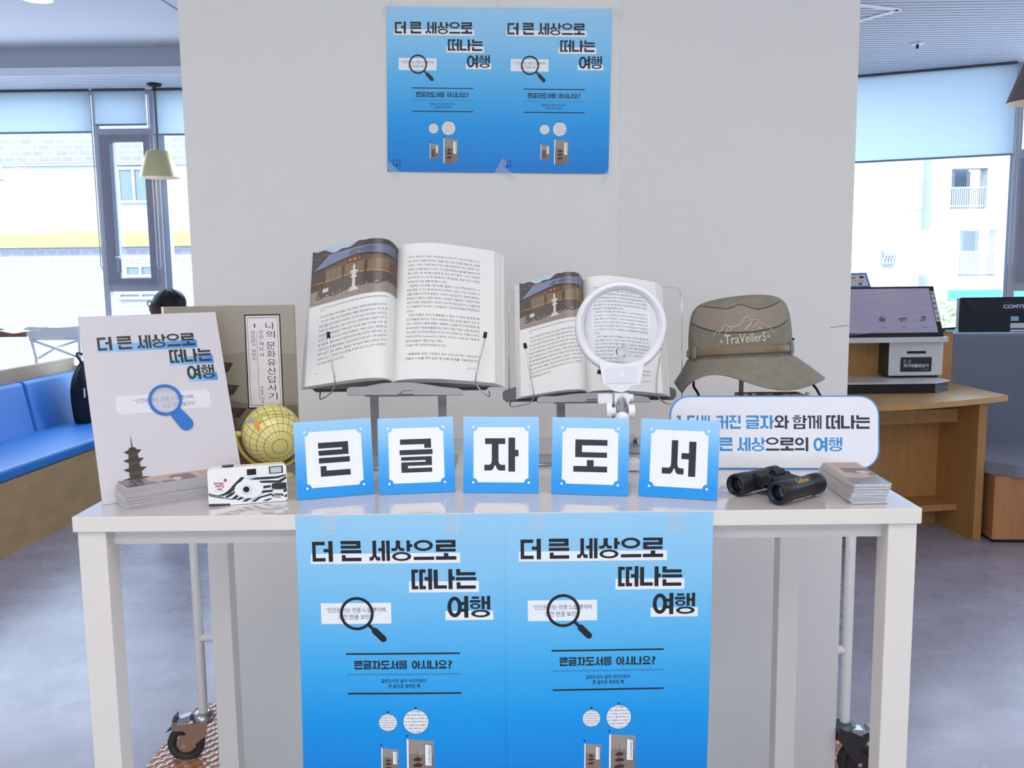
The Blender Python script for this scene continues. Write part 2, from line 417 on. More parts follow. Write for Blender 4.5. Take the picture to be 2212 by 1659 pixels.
struct(M().box(-6.6, 7.7, -4.2, -4.1, 0, 1.2, 0).box(-6.6, 7.7, -4.2, -4.1, 2.0, ZC, 0).box(-6.6, -2.3, -4.2, -4.1, 1.2, 2.0, 0).box(2.3, 7.7, -4.2, -4.1, 1.2, 2.0, 0).build('wall_back', [paint]))
w3 = M()  # unseen window added behind the viewer to give more frontal light
for k in range(6): w3.box(-2.3 + 0.908 * k, -2.24 + 0.908 * k, -4.19, -4.11, 1.2, 2.0, 0)
win3 = struct(w3.build('window_added_fill', [frame_m]))
M().box(-2.25, 2.25, -4.155, -4.145, 1.2, 2.0).build('glass_pane', glass, win3)
struct(M().box(-6.7, -6.6, -4.1, 6.8, 0, ZC, 0).build('wall_left', [paint]))
struct(M().box(7.6, 7.7, -4.1, 4.3, 0, ZC, 0).build('wall_right', [paint]))
struct(M().box(-1.7, 2.05, 6.70, 6.80, 0, ZS, 0).build('wall_rear', [paint]))
struct(M().box(-6.6, -1.7, 6.70, 6.80, 0, 0.32, 0).build('wall_sill', [paint]))
# hairline crack in the paint at the right edge of the centre wall
ck = [P(a, b, 2.397) for a, b in ((1794, 707), (1808, 706), (1820, 704), (1833, 702))]
struct(M().tube(ck, 0.0006, 4).build('trim_7', mat('crack_grey', rgb(110, 108, 104), 0.8)))

# ceiling panel lamps behind the viewer
lampm = mat('lamp_diffuser', rgb(255, 255, 255), 0.4, emit=(*SOFT, 1), estr=LAMP)
alu = mat('brushed_steel', rgb(188, 190, 194), 0.3, 1.0)
for i, (x, y) in enumerate([(-2.6, 0.6), (0, 0.2), (2.6, 0.6), (-2.6, -1.8), (0, -1.8), (2.6, -1.8)]):
    t = thing('ceiling_panel_lamp', 'square ceiling panel lamp behind the viewer, %s of the six' % ['front left', 'front middle', 'front right', 'rear left', 'rear middle', 'rear right'][i], 'ceiling lamp', (x, y, ZC), 'ceiling panel lamps')
    M().box(x - 0.62, x + 0.62, y - 0.32, y + 0.32, ZC - 0.02, ZC - 0.001).build('lamp_frame', trim_m, t)
    M().box(x - 0.6, x + 0.6, y - 0.3, y + 0.3, ZC - 0.026, ZC - 0.0205).build('diffuser', lampm, t)
# small round downlight at the top left of the photograph
c = G(80, -6, ZC)
t = thing('round_downlight', 'small round downlight in the smooth ceiling, bright white', 'ceiling lamp', c)
M().lathe([(0.095, 0.0), (0.095, -0.008), (0.075, -0.012)], Fr(c), 32).build('lamp_ring', trim_m, t)
M().cyl(c + Vector((0, 0, -0.012)), c + Vector((0, 0, -0.002)), 0.076, n=32).build('diffuser', mat('downlight_glow', rgb(255, 255, 255), 0.4, emit=(1, 1, 1, 1), estr=6), t)
# ceiling joint
j0, j1 = G(350, 0, ZC - 0.0015), G(392, 26, ZC - 0.0015)
struct(M().tube([j0 - (j1 - j0) * 1.5, j1 + (j1 - j0)], 0.003, 4).build('trim_8', mat('joint_grey', rgb(150, 155, 170), 0.8)))

# ------------------------------------------------------------------ left windows
lx = lambda px, py: P(px, py, YW).x
lz = lambda px, py: P(px, py, YW).z
xa, xb, xs0, xs1, xs2, xc, xd = lx(209, 289), lx(222, 289), lx(252, 300), lx(317, 300), lx(331, 290), lx(345, 296), lx(357, 296)
zt_, zb_, zr_, zk_ = lz(270, 291), lz(290, 607), lz(290, 614), lz(290, 629)
w1 = M()
w1.box(xa, xb, YW - 0.05, YW + 0.05, 0.32, ZS, 0); w1.box(xs2, xc, YW - 0.05, YW + 0.05, 0.32, ZS, 0)
w1.box(xb, xs2, YW - 0.05, YW + 0.05, zt_ - 0.01, zt_ + 0.035, 0); w1.box(xb, xs2, YW - 0.045, YW + 0.05, zk_, zr_, 0)
w1.box(xc, xd, YW - 0.02, YW + 0.05, 0.32, ZS, 1)
w1.box(-6.6, xa, YW - 0.05, YW + 0.05, ZS - 0.03, ZS, 0); w1.box(xd, -1.7, YW - 0.05, YW + 0.05, ZS - 0.03, ZS, 0); w1.box(xb, xs2, YW - 0.05, YW + 0.05, ZS - 0.03, ZS, 0)
w1.box(-6.6, -1.7, YW - 0.05, YW + 0.05, 0.32, 0.36, 0)
win1 = struct(w1.build('window_1', [frame_m, reveal_m]))
sash = M()
d0, d1 = YW - 0.075, YW - 0.03
sash.box(xb, xs0, d0, d1, zr_, zt_ - 0.01, 0); sash.box(xs1, xs2, d0, d1, zr_, zt_ - 0.01, 0)
sash.box(xs0, xs1, d0, d1, zr_, zb_ + 0.02, 0); sash.box(xs0, xs1, d0, d1, zt_ - 0.06, zt_ - 0.01, 0)
sash.box(xs0 - 0.025, xs0 - 0.001, d0 - 0.004, d0 - 0.0005, zb_ + 0.06, zt_ - 0.07, 1)
sa = sash.build('opening_sash', [sash_m, reveal_m], win1, bevel=0.004)
hx, hz = lx(266, 556), lz(266, 556)
M().tube([(hx, d0, hz), (hx, d0 - 0.05, hz), (hx + 0.035, d0 - 0.06, hz - 0.02), (hx + 0.03, d0 - 0.06, hz - 0.11)], 0.009, 8).build('sash_handle', sash_m, sa)
for nm, x0, x1, z0, z1 in (('glass_pane', -6.6, xa, 0.36, ZS - 0.03), ('glass_pane', xs0, xs1, zb_ + 0.02, zt_ - 0.06), ('glass_pane', xb, xs2, 0.36, zk_), ('glass_pane', xb, xs2, zt_ + 0.035, ZS - 0.03), ('glass_pane', xd, -1.7, 0.36, ZS - 0.03)):
    M().box(x0, x1, YW - 0.004, YW + 0.004, z0, z1).build(nm, glass, win1)
def blind(name_label, x0, x1, z0, fr, lab_, chain=None, depth=-0.09):
    t = thing('roller_blind', lab_, 'blind', fr((x0 + x1) / 2, depth, ZS), 'roller blinds on the windows')
    M().box(x0, x1, depth - 0.001, depth + 0.001, z0, ZS - 0.014, 0, fr).build('blind_cloth', blind_m, t)
    M().cyl(fr(x0, depth, ZS - 0.008), fr(x1, depth, ZS - 0.008), 0.0075, n=14).build('blind_roller', mat('roller_grey', rgb(90, 94, 106), 0.5), t)
    M().box(x0, x1, depth - 0.006, depth + 0.006, z0 - 0.012, z0, 0, fr).build('bottom_bar', mat('bar_blue_grey', rgb(140, 152, 178), 0.4), t)
    if chain:
        cx, zl = chain
        pts = [fr(cx - 0.012, depth - 0.03, ZS - 0.03), fr(cx - 0.012, depth - 0.03, zl + 0.02), fr(cx, depth - 0.03, zl), fr(cx + 0.012, depth - 0.03, zl + 0.02), fr(cx + 0.012, depth - 0.03, ZS - 0.03)]
        M().tube(pts, 0.004, 6).build('bead_chain', mat('bead_white', rgb(205, 208, 214), 0.4), t)
LWF = Fr((0, YW, 0))
blind(0, -6.5, lx(206, 240), lz(100, 289), LWF, 'wide pale blue roller blind of the large left pane', (lx(226, 400), lz(226, 582)))
blind(0, lx(213, 240), lx(326, 240), lz(270, 272), LWF, 'narrow roller blind above the grey opening sash', (lx(347, 400), lz(347, 581)))
blind(0, lx(341, 240), -1.75, lz(370, 293), LWF, 'roller blind beside the centre wall, behind the hanging brass lamp')

# ------------------------------------------------------------------ right window, turned towards the viewer
_a, _b = G(1857, 168, ZS), G(2212, 137, ZS)
ex = (_b - _a); ex.z = 0; ex.normalize()
en = Vector((-ex.y, ex.x, 0))
RW = Fr((_a.x, _a.y, 0), ex, en, (0, 0, 1))
def rw(px, py):
    q = I(px, py, _a, en); return (q - RW.o).dot(ex), q.z
tL = (YW - _a.y) / ex.y
m0, m1, m2, m3 = rw(2178, 400)[0], rw(2187, 400)[0], rw(2201, 400)[0], rw(2212, 400)[0]
zs1, zs2 = rw(2195, 608)[1], rw(2195, 628)[1]
w2 = M()
w2.box(m0, m1, -0.03, 0.05, 0.5, ZS, 1, RW); w2.box(m1, m2, -0.06, 0.05, 0.5, ZS, 0, RW)
w2.box(m2, m2 + 0.75, -0.06, 0.05, zs2, zs1, 0, RW); w2.box(m2 + 0.7, m2 + 0.76, -0.06, 0.05, 0.5, ZS, 0, RW); w2.box(m2, m2 + 0.72, -0.06, 0.05, 2.08, 2.14, 0, RW)
w2.box(tL, m0, -0.05, 0.05, ZS - 0.03, ZS, 0, RW); w2.box(tL, 5.0, -0.05, 0.05, 0.5, 0.55, 0, RW); w2.box(tL, tL + 0.06, -0.05, 0.05, 0.5, ZS, 0, RW)
w2.box(m0, 5.0, -0.05, 0.05, ZS - 0.03, ZS, 0, RW)
win2 = struct(w2.build('window_2', [frame_m, reveal_m]))
s2 = M(); s2.box(m2, m2 + 0.09, -0.09, -0.04, zs1, 2.08, 0, RW); s2.box(m2 + 0.61, m2 + 0.7, -0.09, -0.04, zs1, 2.08, 0, RW); s2.box(m2 + 0.09, m2 + 0.61, -0.09, -0.04, zs1, zs1 + 0.08, 0, RW); s2.box(m2 + 0.09, m2 + 0.61, -0.09, -0.04, 2.0, 2.08, 0, RW)
s2.build('opening_sash', [sash_m], win2, bevel=0.004)
for x0, x1, z0, z1 in ((tL + 0.06, m0, 0.55, ZS - 0.03), (m2 + 0.09, m2 + 0.61, zs1 + 0.08, 2.0), (m2, m2 + 0.7, 0.55, zs2), (m2 + 0.76, 5.0, 0.55, ZS - 0.03), (m2, m2 + 0.7, 2.14, ZS - 0.03)):
    M().box(x0, x1, -0.004, 0.004, z0, z1, 0, RW).build('glass_pane', glass, win2)
struct(M().box(tL - 0.02, 5.6, -0.05, 0.06, 0, 0.5, 0, RW).build('wall_sill_right', [paint]))
blind(0, tL + 0.05, rw(2193, 200)[0], rw(2000, 344)[1], RW, 'large pale blue roller blind of the angled right window', (rw(2194, 250)[0] + 0.005, rw(2183, 575)[1]))

# linear ceiling frame on the grooved soffit (its corner shows right of the centre wall)
pA, pB, pC = G(1944, 22, ZS - 0.004), G(1863, 12, ZS - 0.004), G(1863, 44, ZS - 0.004)
cl = M()
for q in (pB, pC):
    d = (q - pA); L = d.length * 2.2; d.normalize(); n_ = Vector((-d.y, d.x, 0))
    cl.prism([(0, -0.022), (L, -0.022), (L, 0.022), (0, 0.022)], Fr(pA, d, n_), 0.0, 0.003)
tag(cl.build('linear_ceiling_diffuser', trim_m, at=pA), 'white linear air diffuser meeting in a corner on the grooved ceiling', 'ceiling vent')
c = G(1982, 93, ZS)
t = thing('sprinkler_head', 'tiny sprinkler head on the grooved ceiling near the right window', 'sprinkler', c)
M().cyl(c, c + Vector((0, 0, -0.008)), 0.035, n=20).build('rosette', trim_m, t)
M().cyl(c + Vector((0, 0, -0.008)), c + Vector((0, 0, -0.03)), 0.008, n=10).build('nozzle', mat('dark_metal', rgb(50, 50, 54), 0.4, 0.8), t)

# ------------------------------------------------------------------ hanging lamps
brass = mat('satin_brass', rgb(214, 198, 148), 0.34, 0.6)
taupe = mat('lamp_taupe', rgb(120, 106, 98), 0.45)
inner = mat('shade_inside', rgb(250, 236, 210), 0.6)
bulbm = mat('warm_bulb', rgb(255, 230, 190), 0.4, emit=(1.0, 0.8, 0.55, 1), estr=4.0)
black = mat('black_metal', rgb(30, 30, 34), 0.45)
def pendant(c, zb, rb, rt, h, m, label):
    t = thing('pendant_lamp', label, 'hanging lamp', (c.x, c.y, ZS), 'cone pendant lamps by the windows')
    a = M(); a.lathe([(0.0, 0.0), (0.048, 0.0), (0.048, -0.012), (0.016, -0.02), (0.011, -0.05), (0.0, -0.05)], Fr((c.x, c.y, ZS)), 28)
    for k in range(3): a.cyl((c.x + 0.034 * math.cos(k * 2.1), c.y + 0.034 * math.sin(k * 2.1), ZS - 0.012), (c.x + 0.034 * math.cos(k * 2.1), c.y + 0.034 * math.sin(k * 2.1), ZS - 0.022), 0.005, n=8)
    a.build('ceiling_canopy', black, t)
    M().cyl((c.x, c.y, ZS - 0.045), (c.x, c.y, zb + h), 0.008, n=10).build('hanging_rod', mat('rod_grey', rgb(110, 118, 122), 0.4), t)
    f = Fr((c.x, c.y, zb))
    s = M(); s.lathe([(0.0, h), (rt * 0.9, h), (rt, h - 0.006), (rb, 0.0)], f, 48, 0); s.lathe([(rb, 0.0), (rb - 0.006, 0.001), (rt - 0.008, h - 0.012), (0.0, h - 0.012)], f, 48, 1)
    s.build('lamp_shade', [m, inner], t)
    M().ball((c.x, c.y, zb + 0.055), 0.042, 10).build('bulb', bulbm, t)
cl_ = G(335, 181, ZS)
q0, q1 = P(302, 383, cl_.y), P(388, 383, cl_.y); zbl = P(345, 384, cl_.y).z
cl_.x = (q0.x + q1.x) / 2; rbl = (q1.x - q0.x) / 2; hl = P(345, 326, cl_.y).z - zbl
pendant(cl_, zbl, rbl, rbl * 0.56, hl, brass, 'brass cone pendant lamp hanging before the opening sash')
q2 = P(11, 386, cl_.y)
pendant(Vector((q2.x - rbl, cl_.y, 0)), zbl, rbl, rbl * 0.56, hl, brass, 'brass cone pendant lamp cut by the left edge of the photograph')
q3 = P(2179, 222, 4.5)
pendant(Vector((q3.x + rbl, 4.5, 0)), q3.z, rbl, rbl * 0.5, hl * 1.05, taupe, 'taupe cone pendant lamp at the right window')

# ================================================================== DISPLAY TABLE
ZT = 1.0768
FL = Vector((-0.6252, 1.2695, 0)); tex = Vector((1.19997, -0.0081, 0)).normalized()
T = Fr(FL, tex, (-tex.y, tex.x, 0))
tw, td = 1.2, 0.575
lam = mat('white_laminate', rgb(208, 203, 204), 0.12, spec=0.5, coat=0.6)
edge_m = mat('cream_laminate', rgb(232, 227, 221), 0.42)
t = thing('display_table', 'long white display table with square legs holding the exhibits', 'table', T(tw / 2, td / 2, 0))
top_o = M().box(0, tw, 0, td, ZT - 0.0225, ZT, 0, T).build('tabletop', [edge_m, lam], t, bevel=0.0012)
for q in top_o.data.polygons:
    if q.normal.z > 0.9: q.material_index = 1
i0, lw = 0.0045, 0.0405
for a0, b0 in ((i0, 0.004), (tw - i0 - lw, 0.004), (i0, td - 0.045), (tw - i0 - lw, td - 0.045)):
    M().box(a0, a0 + lw, b0, b0 + lw, 0, ZT - 0.0228, 0, T).build('leg', edge_m, t, bevel=0.0015)
rail_m = mat('apron_white', rgb(224, 220, 214), 0.5)
M().box(i0 + lw, tw - i0 - lw, 0.030, 0.048, ZT - 0.049, ZT - 0.0228, 0, T).build('front_apron', rail_m, t)
M().box(i0 + lw, tw - i0 - lw, td - 0.04, td - 0.022, ZT - 0.049, ZT - 0.0228, 0, T).build('rear_apron', rail_m, t)
for a0 in (i0 + 0.012, tw - i0 - 0.03):
    M().box(a0, a0 + 0.018, 0.0447, td - 0.0455, ZT - 0.053, ZT - 0.0228, 0, T).build('side_apron', rail_m, t)

# ================================================================== POSTERS
ink = mat('black_ink', rgb(20, 24, 30), 0.5)
whi = mat('white_ink', rgb(243, 246, 252), 0.5)
pgrad = ramp_mat('poster_blue_gradient', [(0.0, rgb(158, 212, 246)), (0.22, rgb(134, 204, 246)), (0.42, rgb(92, 188, 244)), (0.55, rgb(58, 174, 240)), (0.72, rgb(0, 156, 236)), (1.0, rgb(0, 126, 216))])
cov_a = mat('cover_taupe', rgb(158, 148, 138), 0.5)
cov_b = mat('cover_hill', rgb(132, 124, 112), 0.5)
cov_c = mat('cover_hill_dark', rgb(104, 98, 88), 0.5)
cov_d = mat('cover_roof', rgb(58, 40, 38), 0.5)
cov_e = mat('cover_brick', rgb(150, 104, 84), 0.5)
navy = mat('navy_ink', rgb(14, 32, 66), 0.5)
POSTER = [pgrad, ink, whi, cov_a, cov_b, cov_d, cov_e, navy]
STORY = ['어떻게 하면 아름답게 느낄', '옛 집을 대하면 대개 오래 볼', '고 느낀 만큼, 느낀 만큼 보인', '만약 누가 물어 찾거든 걷는', '이런 그림을 아는 비결은 바', '로 그것을 사랑하여 자주 보', '는 데 있다고 하겠다 그러면']
def cover_small(p, q):
    """little book cover seen at an angle; q maps unit square to the sheet"""
    def pol(pts, mi, ly): p.poly([q(a, b) for a, b in pts], mi, ly)
    pol([(-0.07, 0.005), (0, 0), (0, 1), (-0.07, 0.99)], 2, 2); pol([(0, 0), (1, 0), (1, 1), (0, 1)], 3, 2)
    pol([(0, 0.36), (0.2, 0.33), (0.4, 0.37), (0.6, 0.35), (1, 0.38), (1, 1), (0, 1)], 4, 3)
    for y, w in ((0.46, 0.36), (0.6, 0.42), (0.76, 0.46)):
        pol([(0.36 - w / 2, y), (0.36 - w * 0.32, y - 0.015), (0.36 - 0.05, y - 0.04), (0.36 + 0.05, y - 0.04), (0.36 + w * 0.32, y - 0.015), (0.36 + w / 2, y - 0.03), (0.36 + w * 0.36, y + 0.05), (0.36 - w * 0.36, y + 0.05)], 5, 5)
        pol([(0.36 - w * 0.26, y + 0.04), (0.36 + w * 0.26, y + 0.04), (0.36 + w * 0.28, y + 0.12), (0.36 - w * 0.28, y + 0.12)], 6, 4)
    pol([(0.355, 0.24), (0.365, 0.24), (0.375, 0.45), (0.345, 0.45)], 5, 4)
    pol([(0.15, 0.86), (0.6, 0.86), (0.66, 1), (0.1, 1)], 6, 5)
    pol([(0.63, 0.08), (0.93, 0.1), (0.93, 0.64), (0.63, 0.63)], 1, 5); pol([(0.65, 0.09), (0.91, 0.11), (0.91, 0.63), (0.65, 0.62)], 2, 6)
    for k, ch in enumerate('나의문화유산답사기'):
        pr2 = Print().text(ch, 0.79, 0.13 + k * 0.052, 0.87, 0.13 + k * 0.052 + 0.042, 1, 7, 0.02)
        for mi, ly, v, f in pr2.items: p.items.append((mi, ly, [q(a, b) for a, b in v], f))
def poster_print():
    p = Print(); p.step = 0.03
    p.rect(0.066, 0.1895, 0.78, 0.239, 2); p.word('더 큰 세상으로', 0.075, 0.1265, 0.762, 0.2265, 1, 3, 0.078, 0.235)
    p.rect(0.5325, 0.3295, 0.867, 0.384, 2); p.word('떠나는', 0.5455, 0.270, 0.855, 0.368, 1, 3, 0.09)
    p.rect(0.7044, 0.4775, 0.934, 0.523, 2); p.word('여행', 0.7155, 0.4055, 0.921, 0.509, 1, 3, 0.07)
    p.rect(0.107, 0.4335, 0.444, 0.537, 2)
    p.text('“인간은 아는 만큼 느낄 뿐이며,', 0.129, 0.456, 0.423, 0.481, 1, 3, 0)
    p.text('느낀 만큼 보인다”', 0.19, 0.490, 0.375, 0.515, 1, 3, 0, clip=lambda a, b: a < 0.35)
    p.ring(0.279, 0.486, 0.0815, 0.083, 0.014, 0.0143, 1, 4, 64)
    d = (0.7, 0.714); n = (-0.714, 0.7); at = lambda s, w: (0.279 + d[0] * s + n[0] * w, 0.486 + d[1] * s + n[1] * w)
    p.poly([at(0.078, -0.008), at(0.118, -0.008), at(0.118, 0.008), at(0.078, 0.008)], 1, 4)
    p.poly([at(0.110, -0.010), at(0.116, -0.016)] + [at(0.178 + 0.016 * math.sin(k * math.pi / 8), -0.016 * math.cos(k * math.pi / 8)) for k in range(9)] + [at(0.116, 0.016), at(0.110, 0.010)], 1, 4)
    p.rect(0.221, 0.684, 0.772, 0.6925, 1); p.rect(0.2255, 0.884, 0.774, 0.8925, 1)
    p.word('큰글자도서를 아시나요?', 0.2605, 0.7225, 0.732, 0.7655, 1, 3, 0.09, 0.4)
    p.line([(0.222 + 0.55 * k / 160, 0.792 + 0.0032 * math.sin(2 * math.pi * k / 8)) for k in range(161)], 0.0022, 7)
    p.text('일반도서의 글자 사이즈보다', 0.389, 0.8135, 0.607, 0.8345, 7, 3, 0.012)
    p.text('큰 글자로 제작된 책', 0.4225, 0.841, 0.5756, 0.862, 7, 3, 0.012)
    for cx, cy, r, n in ((0.4174, 1.036, 0.0455, 7), (0.5527, 1.032, 0.0625, 7)):
        p.poly(ell(cx, cy, r, r, 48), 7, 1); p.poly(ell(cx, cy, r - 0.0018, r - 0.002, 48), 2, 2)
        for k in range(n):
            y = cy - r * 0.82 + k * r * 1.64 / (n - 1); hw = math.sqrt(max(0, (r * 0.95) ** 2 - (y - cy) ** 2)); h = r * 0.075
            if hw > r * 0.2: p.text(STORY[k], cx - r, y - h, cx + r, y + h, 1, 3, 0.01, clip=lambda a, b: math.hypot(a - cx, b - cy) < r * 0.95)
        p.poly(ell(cx, cy - r - 0.0085, 0.0052, 0.0052, 16), 7, 2)
    cover_small(p, lambda a, b: (0.388 + 0.078 * a, 1.166 + 0.134 * b + 0.008 * a * (1 - 2 * b)))
    cover_small(p, lambda a, b: (0.515 + 0.122 * a, 1.121 + 0.218 * b + 0.010 * a * (1 - 2 * b)))
    p.poly(ell(0.383, 1.150, 0.005, 0.005, 16), 7, 2); p.poly(ell(0.507, 1.104, 0.005, 0.005, 16), 7, 2)
    L = lambda pts: p.line(pts, 0.006, 7, 2)           # open-book emblem
    x, y = 0.083, 1.318
    L([(x, y + 0.05), (x - 0.031, y + 0.037), (x - 0.031, y - 0.012), (x, y + 0.002), (x, y + 0.05)]); L([(x, y + 0.05), (x + 0.031, y + 0.037), (x + 0.031, y - 0.012), (x, y + 0.002)])
    return p
PP = poster_print()
def poster(label, fn, loc, group):
    mb = M()
    mb.grid(lambda u, v: fn(u, 1.414 * v, 0.0), 36, 50, 0, True, True); mb.grid(lambda u, v: fn(1 - u, 1.414 * v, -0.0003), 36, 50, 2)
    PP.put(mb, fn, 0.00009)
    o = mb.build('poster', POSTER, None, at=loc)
    return tag(o, label, 'poster', group)
tape_m = mat('clear_tape', rgb(232, 240, 246), 0.1, spec=0.8); 
_nt = tape_m.node_tree; _nt.nodes['Principled BSDF'].inputs['Alpha'].default_value = 0.16
def tape(par, c, ang, n, x, w=0.012, l=0.05, bend=None, h0=0.0014):
    """strip of clear tape lying flat; x,n span the sheet, ang turns it"""
    x = Vector(x).normalized(); n = Vector(n).normalized(); y = n.cross(x)
    a = R(ang); X = math.cos(a) * x + math.sin(a) * y; Y = -math.sin(a) * x + math.cos(a) * y
    rnd = random.Random(int(abs(c[0]) * 9000 + abs(c[2]) * 700))
    hh = [[rnd.uniform(0, 0.0006) for i in range(4)] for j in range(11)]
    mb = M()
    def f(u, v):
        q = Vector(c) + X * (u - 0.5) * w + Y * (v - 0.5) * l + n * (h0 + hh[min(10, int(round(v * 10)))][min(3, int(round(u * 3)))])
        return q
    mb.grid(f, 3, 10, 0)
    k = len(mb.v); mb.grid(lambda u, v: f(1 - u, v) - n * 0.0002, 3, 10, 0)
    lab(mb.build('tape', tape_m, par), 'clear tape strip')
# two posters hung over the front edge of the table
for i, (p0, p1, lbl) in enumerate((((638, 1111), (1092.5, 1107), 'left one of the two large blue posters hanging from the table front'), ((1090, 1107), (1540, 1103), 'right one of the two large blue posters hanging from the table front'))):
    a0 = (I(*p0, FL, T.y) - FL).dot(tex); a1 = (I(*p1, FL, T.y) - FL).dot(tex); w = a1 - a0
    zt0 = ZT - 0.0005
    def fn(u, v, h, a0=a0, w=w, i=i):
        q = v / 1.414
        bow = 0.010 * q * q + 0.004 * math.sin(3.0 * u + i * 1.5) * q - 0.010 * q * q * (2 * u - 1) * (1 if i else -0.6) * 0.6
        return T(a0 + u * w - 0.004 * q * q * (1 - u) * (1 - i) - (0.004 * q * q * i * u), -0.0016 - 0.0007 * i - max(0.0, bow) * 0.55 - h, zt0 - v * w)
    o = poster(lbl, fn, T(a0 + w / 2, -0.002, zt0 - 0.2), 'large posters on the table front')
    for (tx, ta) in (((0.165, 4), (0.745, -2)) if i == 0 else ((0.155, -8), (0.82, 2))):
        tape(o, T(a0 + tx * w, -0.0042, zt0 - 0.014), ta, -T.y, tex, 0.019, 0.028, h0=0.0002)
        tape(o, T(a0 + tx * w, 0.006, ZT + 0.0003), ta, (0, 0, 1), tex, 0.019, 0.012, h0=0.0002)
# two on the centre wall
ang = R(-1.25)
ux, uz = Vector((math.cos(ang), 0, math.sin(ang))), Vector((math.sin(ang), 0, -math.cos(ang)))
ya = 2.3965
pl, pr_ = P(834.5, 14, ya), P(1322, 22, ya); pw = (pr_ - pl).length / 2
up = []
for i, lbl in enumerate(('left one of the two blue posters taped up on the centre wall', 'right one of the two blue posters taped up on the centre wall')):
    def fn(u, v, h, i=i):
        q = pl + ux * (pw * (i + u)) + uz * (v * pw * 1.012)
        wob = 0.0012 * (1 + math.sin(5 * u + 3 * v + i)) * 0.5
        return (q.x, ya - wob - h - 0.0003 * i, q.z)
    c_ = pl + ux * (pw * (i + 0.5)) + uz * pw * 0.7
    up.append(poster(lbl, fn, c_, 'blue posters on the centre wall'))
for par, px, py, a in ((0, 850, 368, 45), (0, 836, 17, -40), (0, 1078, 8, 20), (1, 1100, 378, 50), (1, 1310, 380, -45), (1, 1330, 26, 60), (1, 1082, 362, -30)):
    tape(up[par], P(px, py, ya), a, (0, -1, 0), (1, 0, 0), 0.016, 0.042, h0=0.003)

# ================================================================== LETTER CARDS
cgrad = ramp_mat('card_blue_gradient', [(0.0, rgb(160, 208, 246)), (0.18, rgb(140, 200, 248)), (0.5, rgb(84, 172, 240)), (0.85, rgb(16, 148, 234)), (1.0, rgb(20, 150, 230))], rough=0.35)
board_w = mat('foam_board_white', rgb(238, 240, 246), 0.5)
card_w = mat('card_white', rgb(240, 243, 250), 0.35)
ink2 = mat('soft_black_ink', rgb(32, 36, 40), 0.4)
S = 0.1165
CARDS = [('큰', -0.3238, 1.3483, 17.45, 11.1, (0.30, 0.285, 0.70, 0.725)), ('글', -0.2048, 1.3748, 7.18, 13.5, (0.28, 0.285, 0.715, 0.725)), ('자', -0.0771, 1.3829, -4.5, 10.0, (0.28, 0.275, 0.727, 0.722)), ('도', 0.0574, 1.369, -10.17, 11.0, (0.285, 0.285, 0.725, 0.705)), ('서', 0.1872, 1.3502, -17.69, 13.0, (0.29, 0.265, 0.715, 0.72))]
NTH = ['first', 'second', 'third', 'fourth', 'fifth']
for i, (ch, x, y, yaw, lean, box) in enumerate(CARDS):
    a, l = R(yaw), R(lean)
    exx = Vector((math.cos(a), math.sin(a), 0)); nb = Vector((-math.sin(a), math.cos(a), 0))
    ey = nb * math.sin(l) + Vector((0, 0, math.cos(l))); nf = exx.cross(ey)          # nf faces the viewer
    o = Vector((x, y, ZT + 0.0006))
    t = thing('letter_card', 'card', 'card', o + exx * S / 2, 'row of blue letter cards on the table')
    t['label'] = '%s blue-framed letter card from the left, its big black letter reading %s' % (NTH[i], ch)
    f = Fr(o, exx, ey, nf)
    mb = M()
    mb.box(0, S, 0, S, -0.003, -0.0002, 1, f)
    fc = lambda u, v, h: f(u * S, S - v * S, h)
    mb.grid(lambda u, v: fc(u, v, 0), 1, 12, 0, False, True)
    p = Print()
    x0, x1, y0, y1, r = 0.122, 0.878, 0.122, 0.878, 0.055
    arc = lambda cx, cy, s, e: [(cx + r * math.cos(s + (e - s) * k / 8), cy + r * math.sin(s + (e - s) * k / 8)) for k in range(9)]
    h = math.pi / 2
    g = 0.015
    out = arc(x0 + g, y0 + g, h, 0) + arc(x1 - g, y0 + g, 2 * h, h) + arc(x1 - g, y1 - g, 3 * h, 2 * h) + arc(x0 + g, y1 - g, 4 * h, 3 * h)
    p.poly(out, 2, 1)
    for cx in (x0 + 0.013, x1 - 0.013):
        for cy in (y0 + 0.013, y1 - 0.013): p.poly(ell(cx, cy, 0.0155, 0.0155, 20), 2, 1)
    p.glyph(ch, box[0], box[1], box[2], box[3], 3, 2)
    p.put(mb, fc, 0.00012)
    mb.build('letter_panel', [cgrad, board_w, card_w, ink2], t)
    zs = S * 0.62
    M().hexa([f(S * 0.3, 0.002, -0.0035), f(S * 0.7, 0.002, -0.0035), f(S * 0.7, 0.002, -0.004), f(S * 0.3, 0.002, -0.004), f(S * 0.42, zs, -0.0032), f(S * 0.58, zs, -0.0032), f(S * 0.58, zs, -0.0042), f(S * 0.42, zs, -0.0042)]).build('strut_flap', board_w, t)
    top = f(S / 2, zs, -0.005); foot = o + exx * S / 2 + nb * 0.052
    M().hexa([foot - exx * S * 0.2, foot + exx * S * 0.2, foot + exx * S * 0.2 + nb * 0.0015, foot - exx * S * 0.2 + nb * 0.0015, top - exx * S * 0.08, top + exx * S * 0.08, top + exx * S * 0.08 + nb * 0.0015, top - exx * S * 0.08 + nb * 0.0015]).build('easel_back', board_w, t)

# ================================================================== UPRIGHT BOARDS
def upright(x, y, yaw, lean):
    a, l = R(yaw), R(lean)
    e1 = Vector((math.cos(a), math.sin(a), 0)); nb = Vector((-math.sin(a), math.cos(a), 0))
    e2 = nb * math.sin(l) + Vector((0, 0, math.cos(l)))
    return Fr((x, y, ZT + 0.0006), e1, e2, e1.cross(e2)), nb
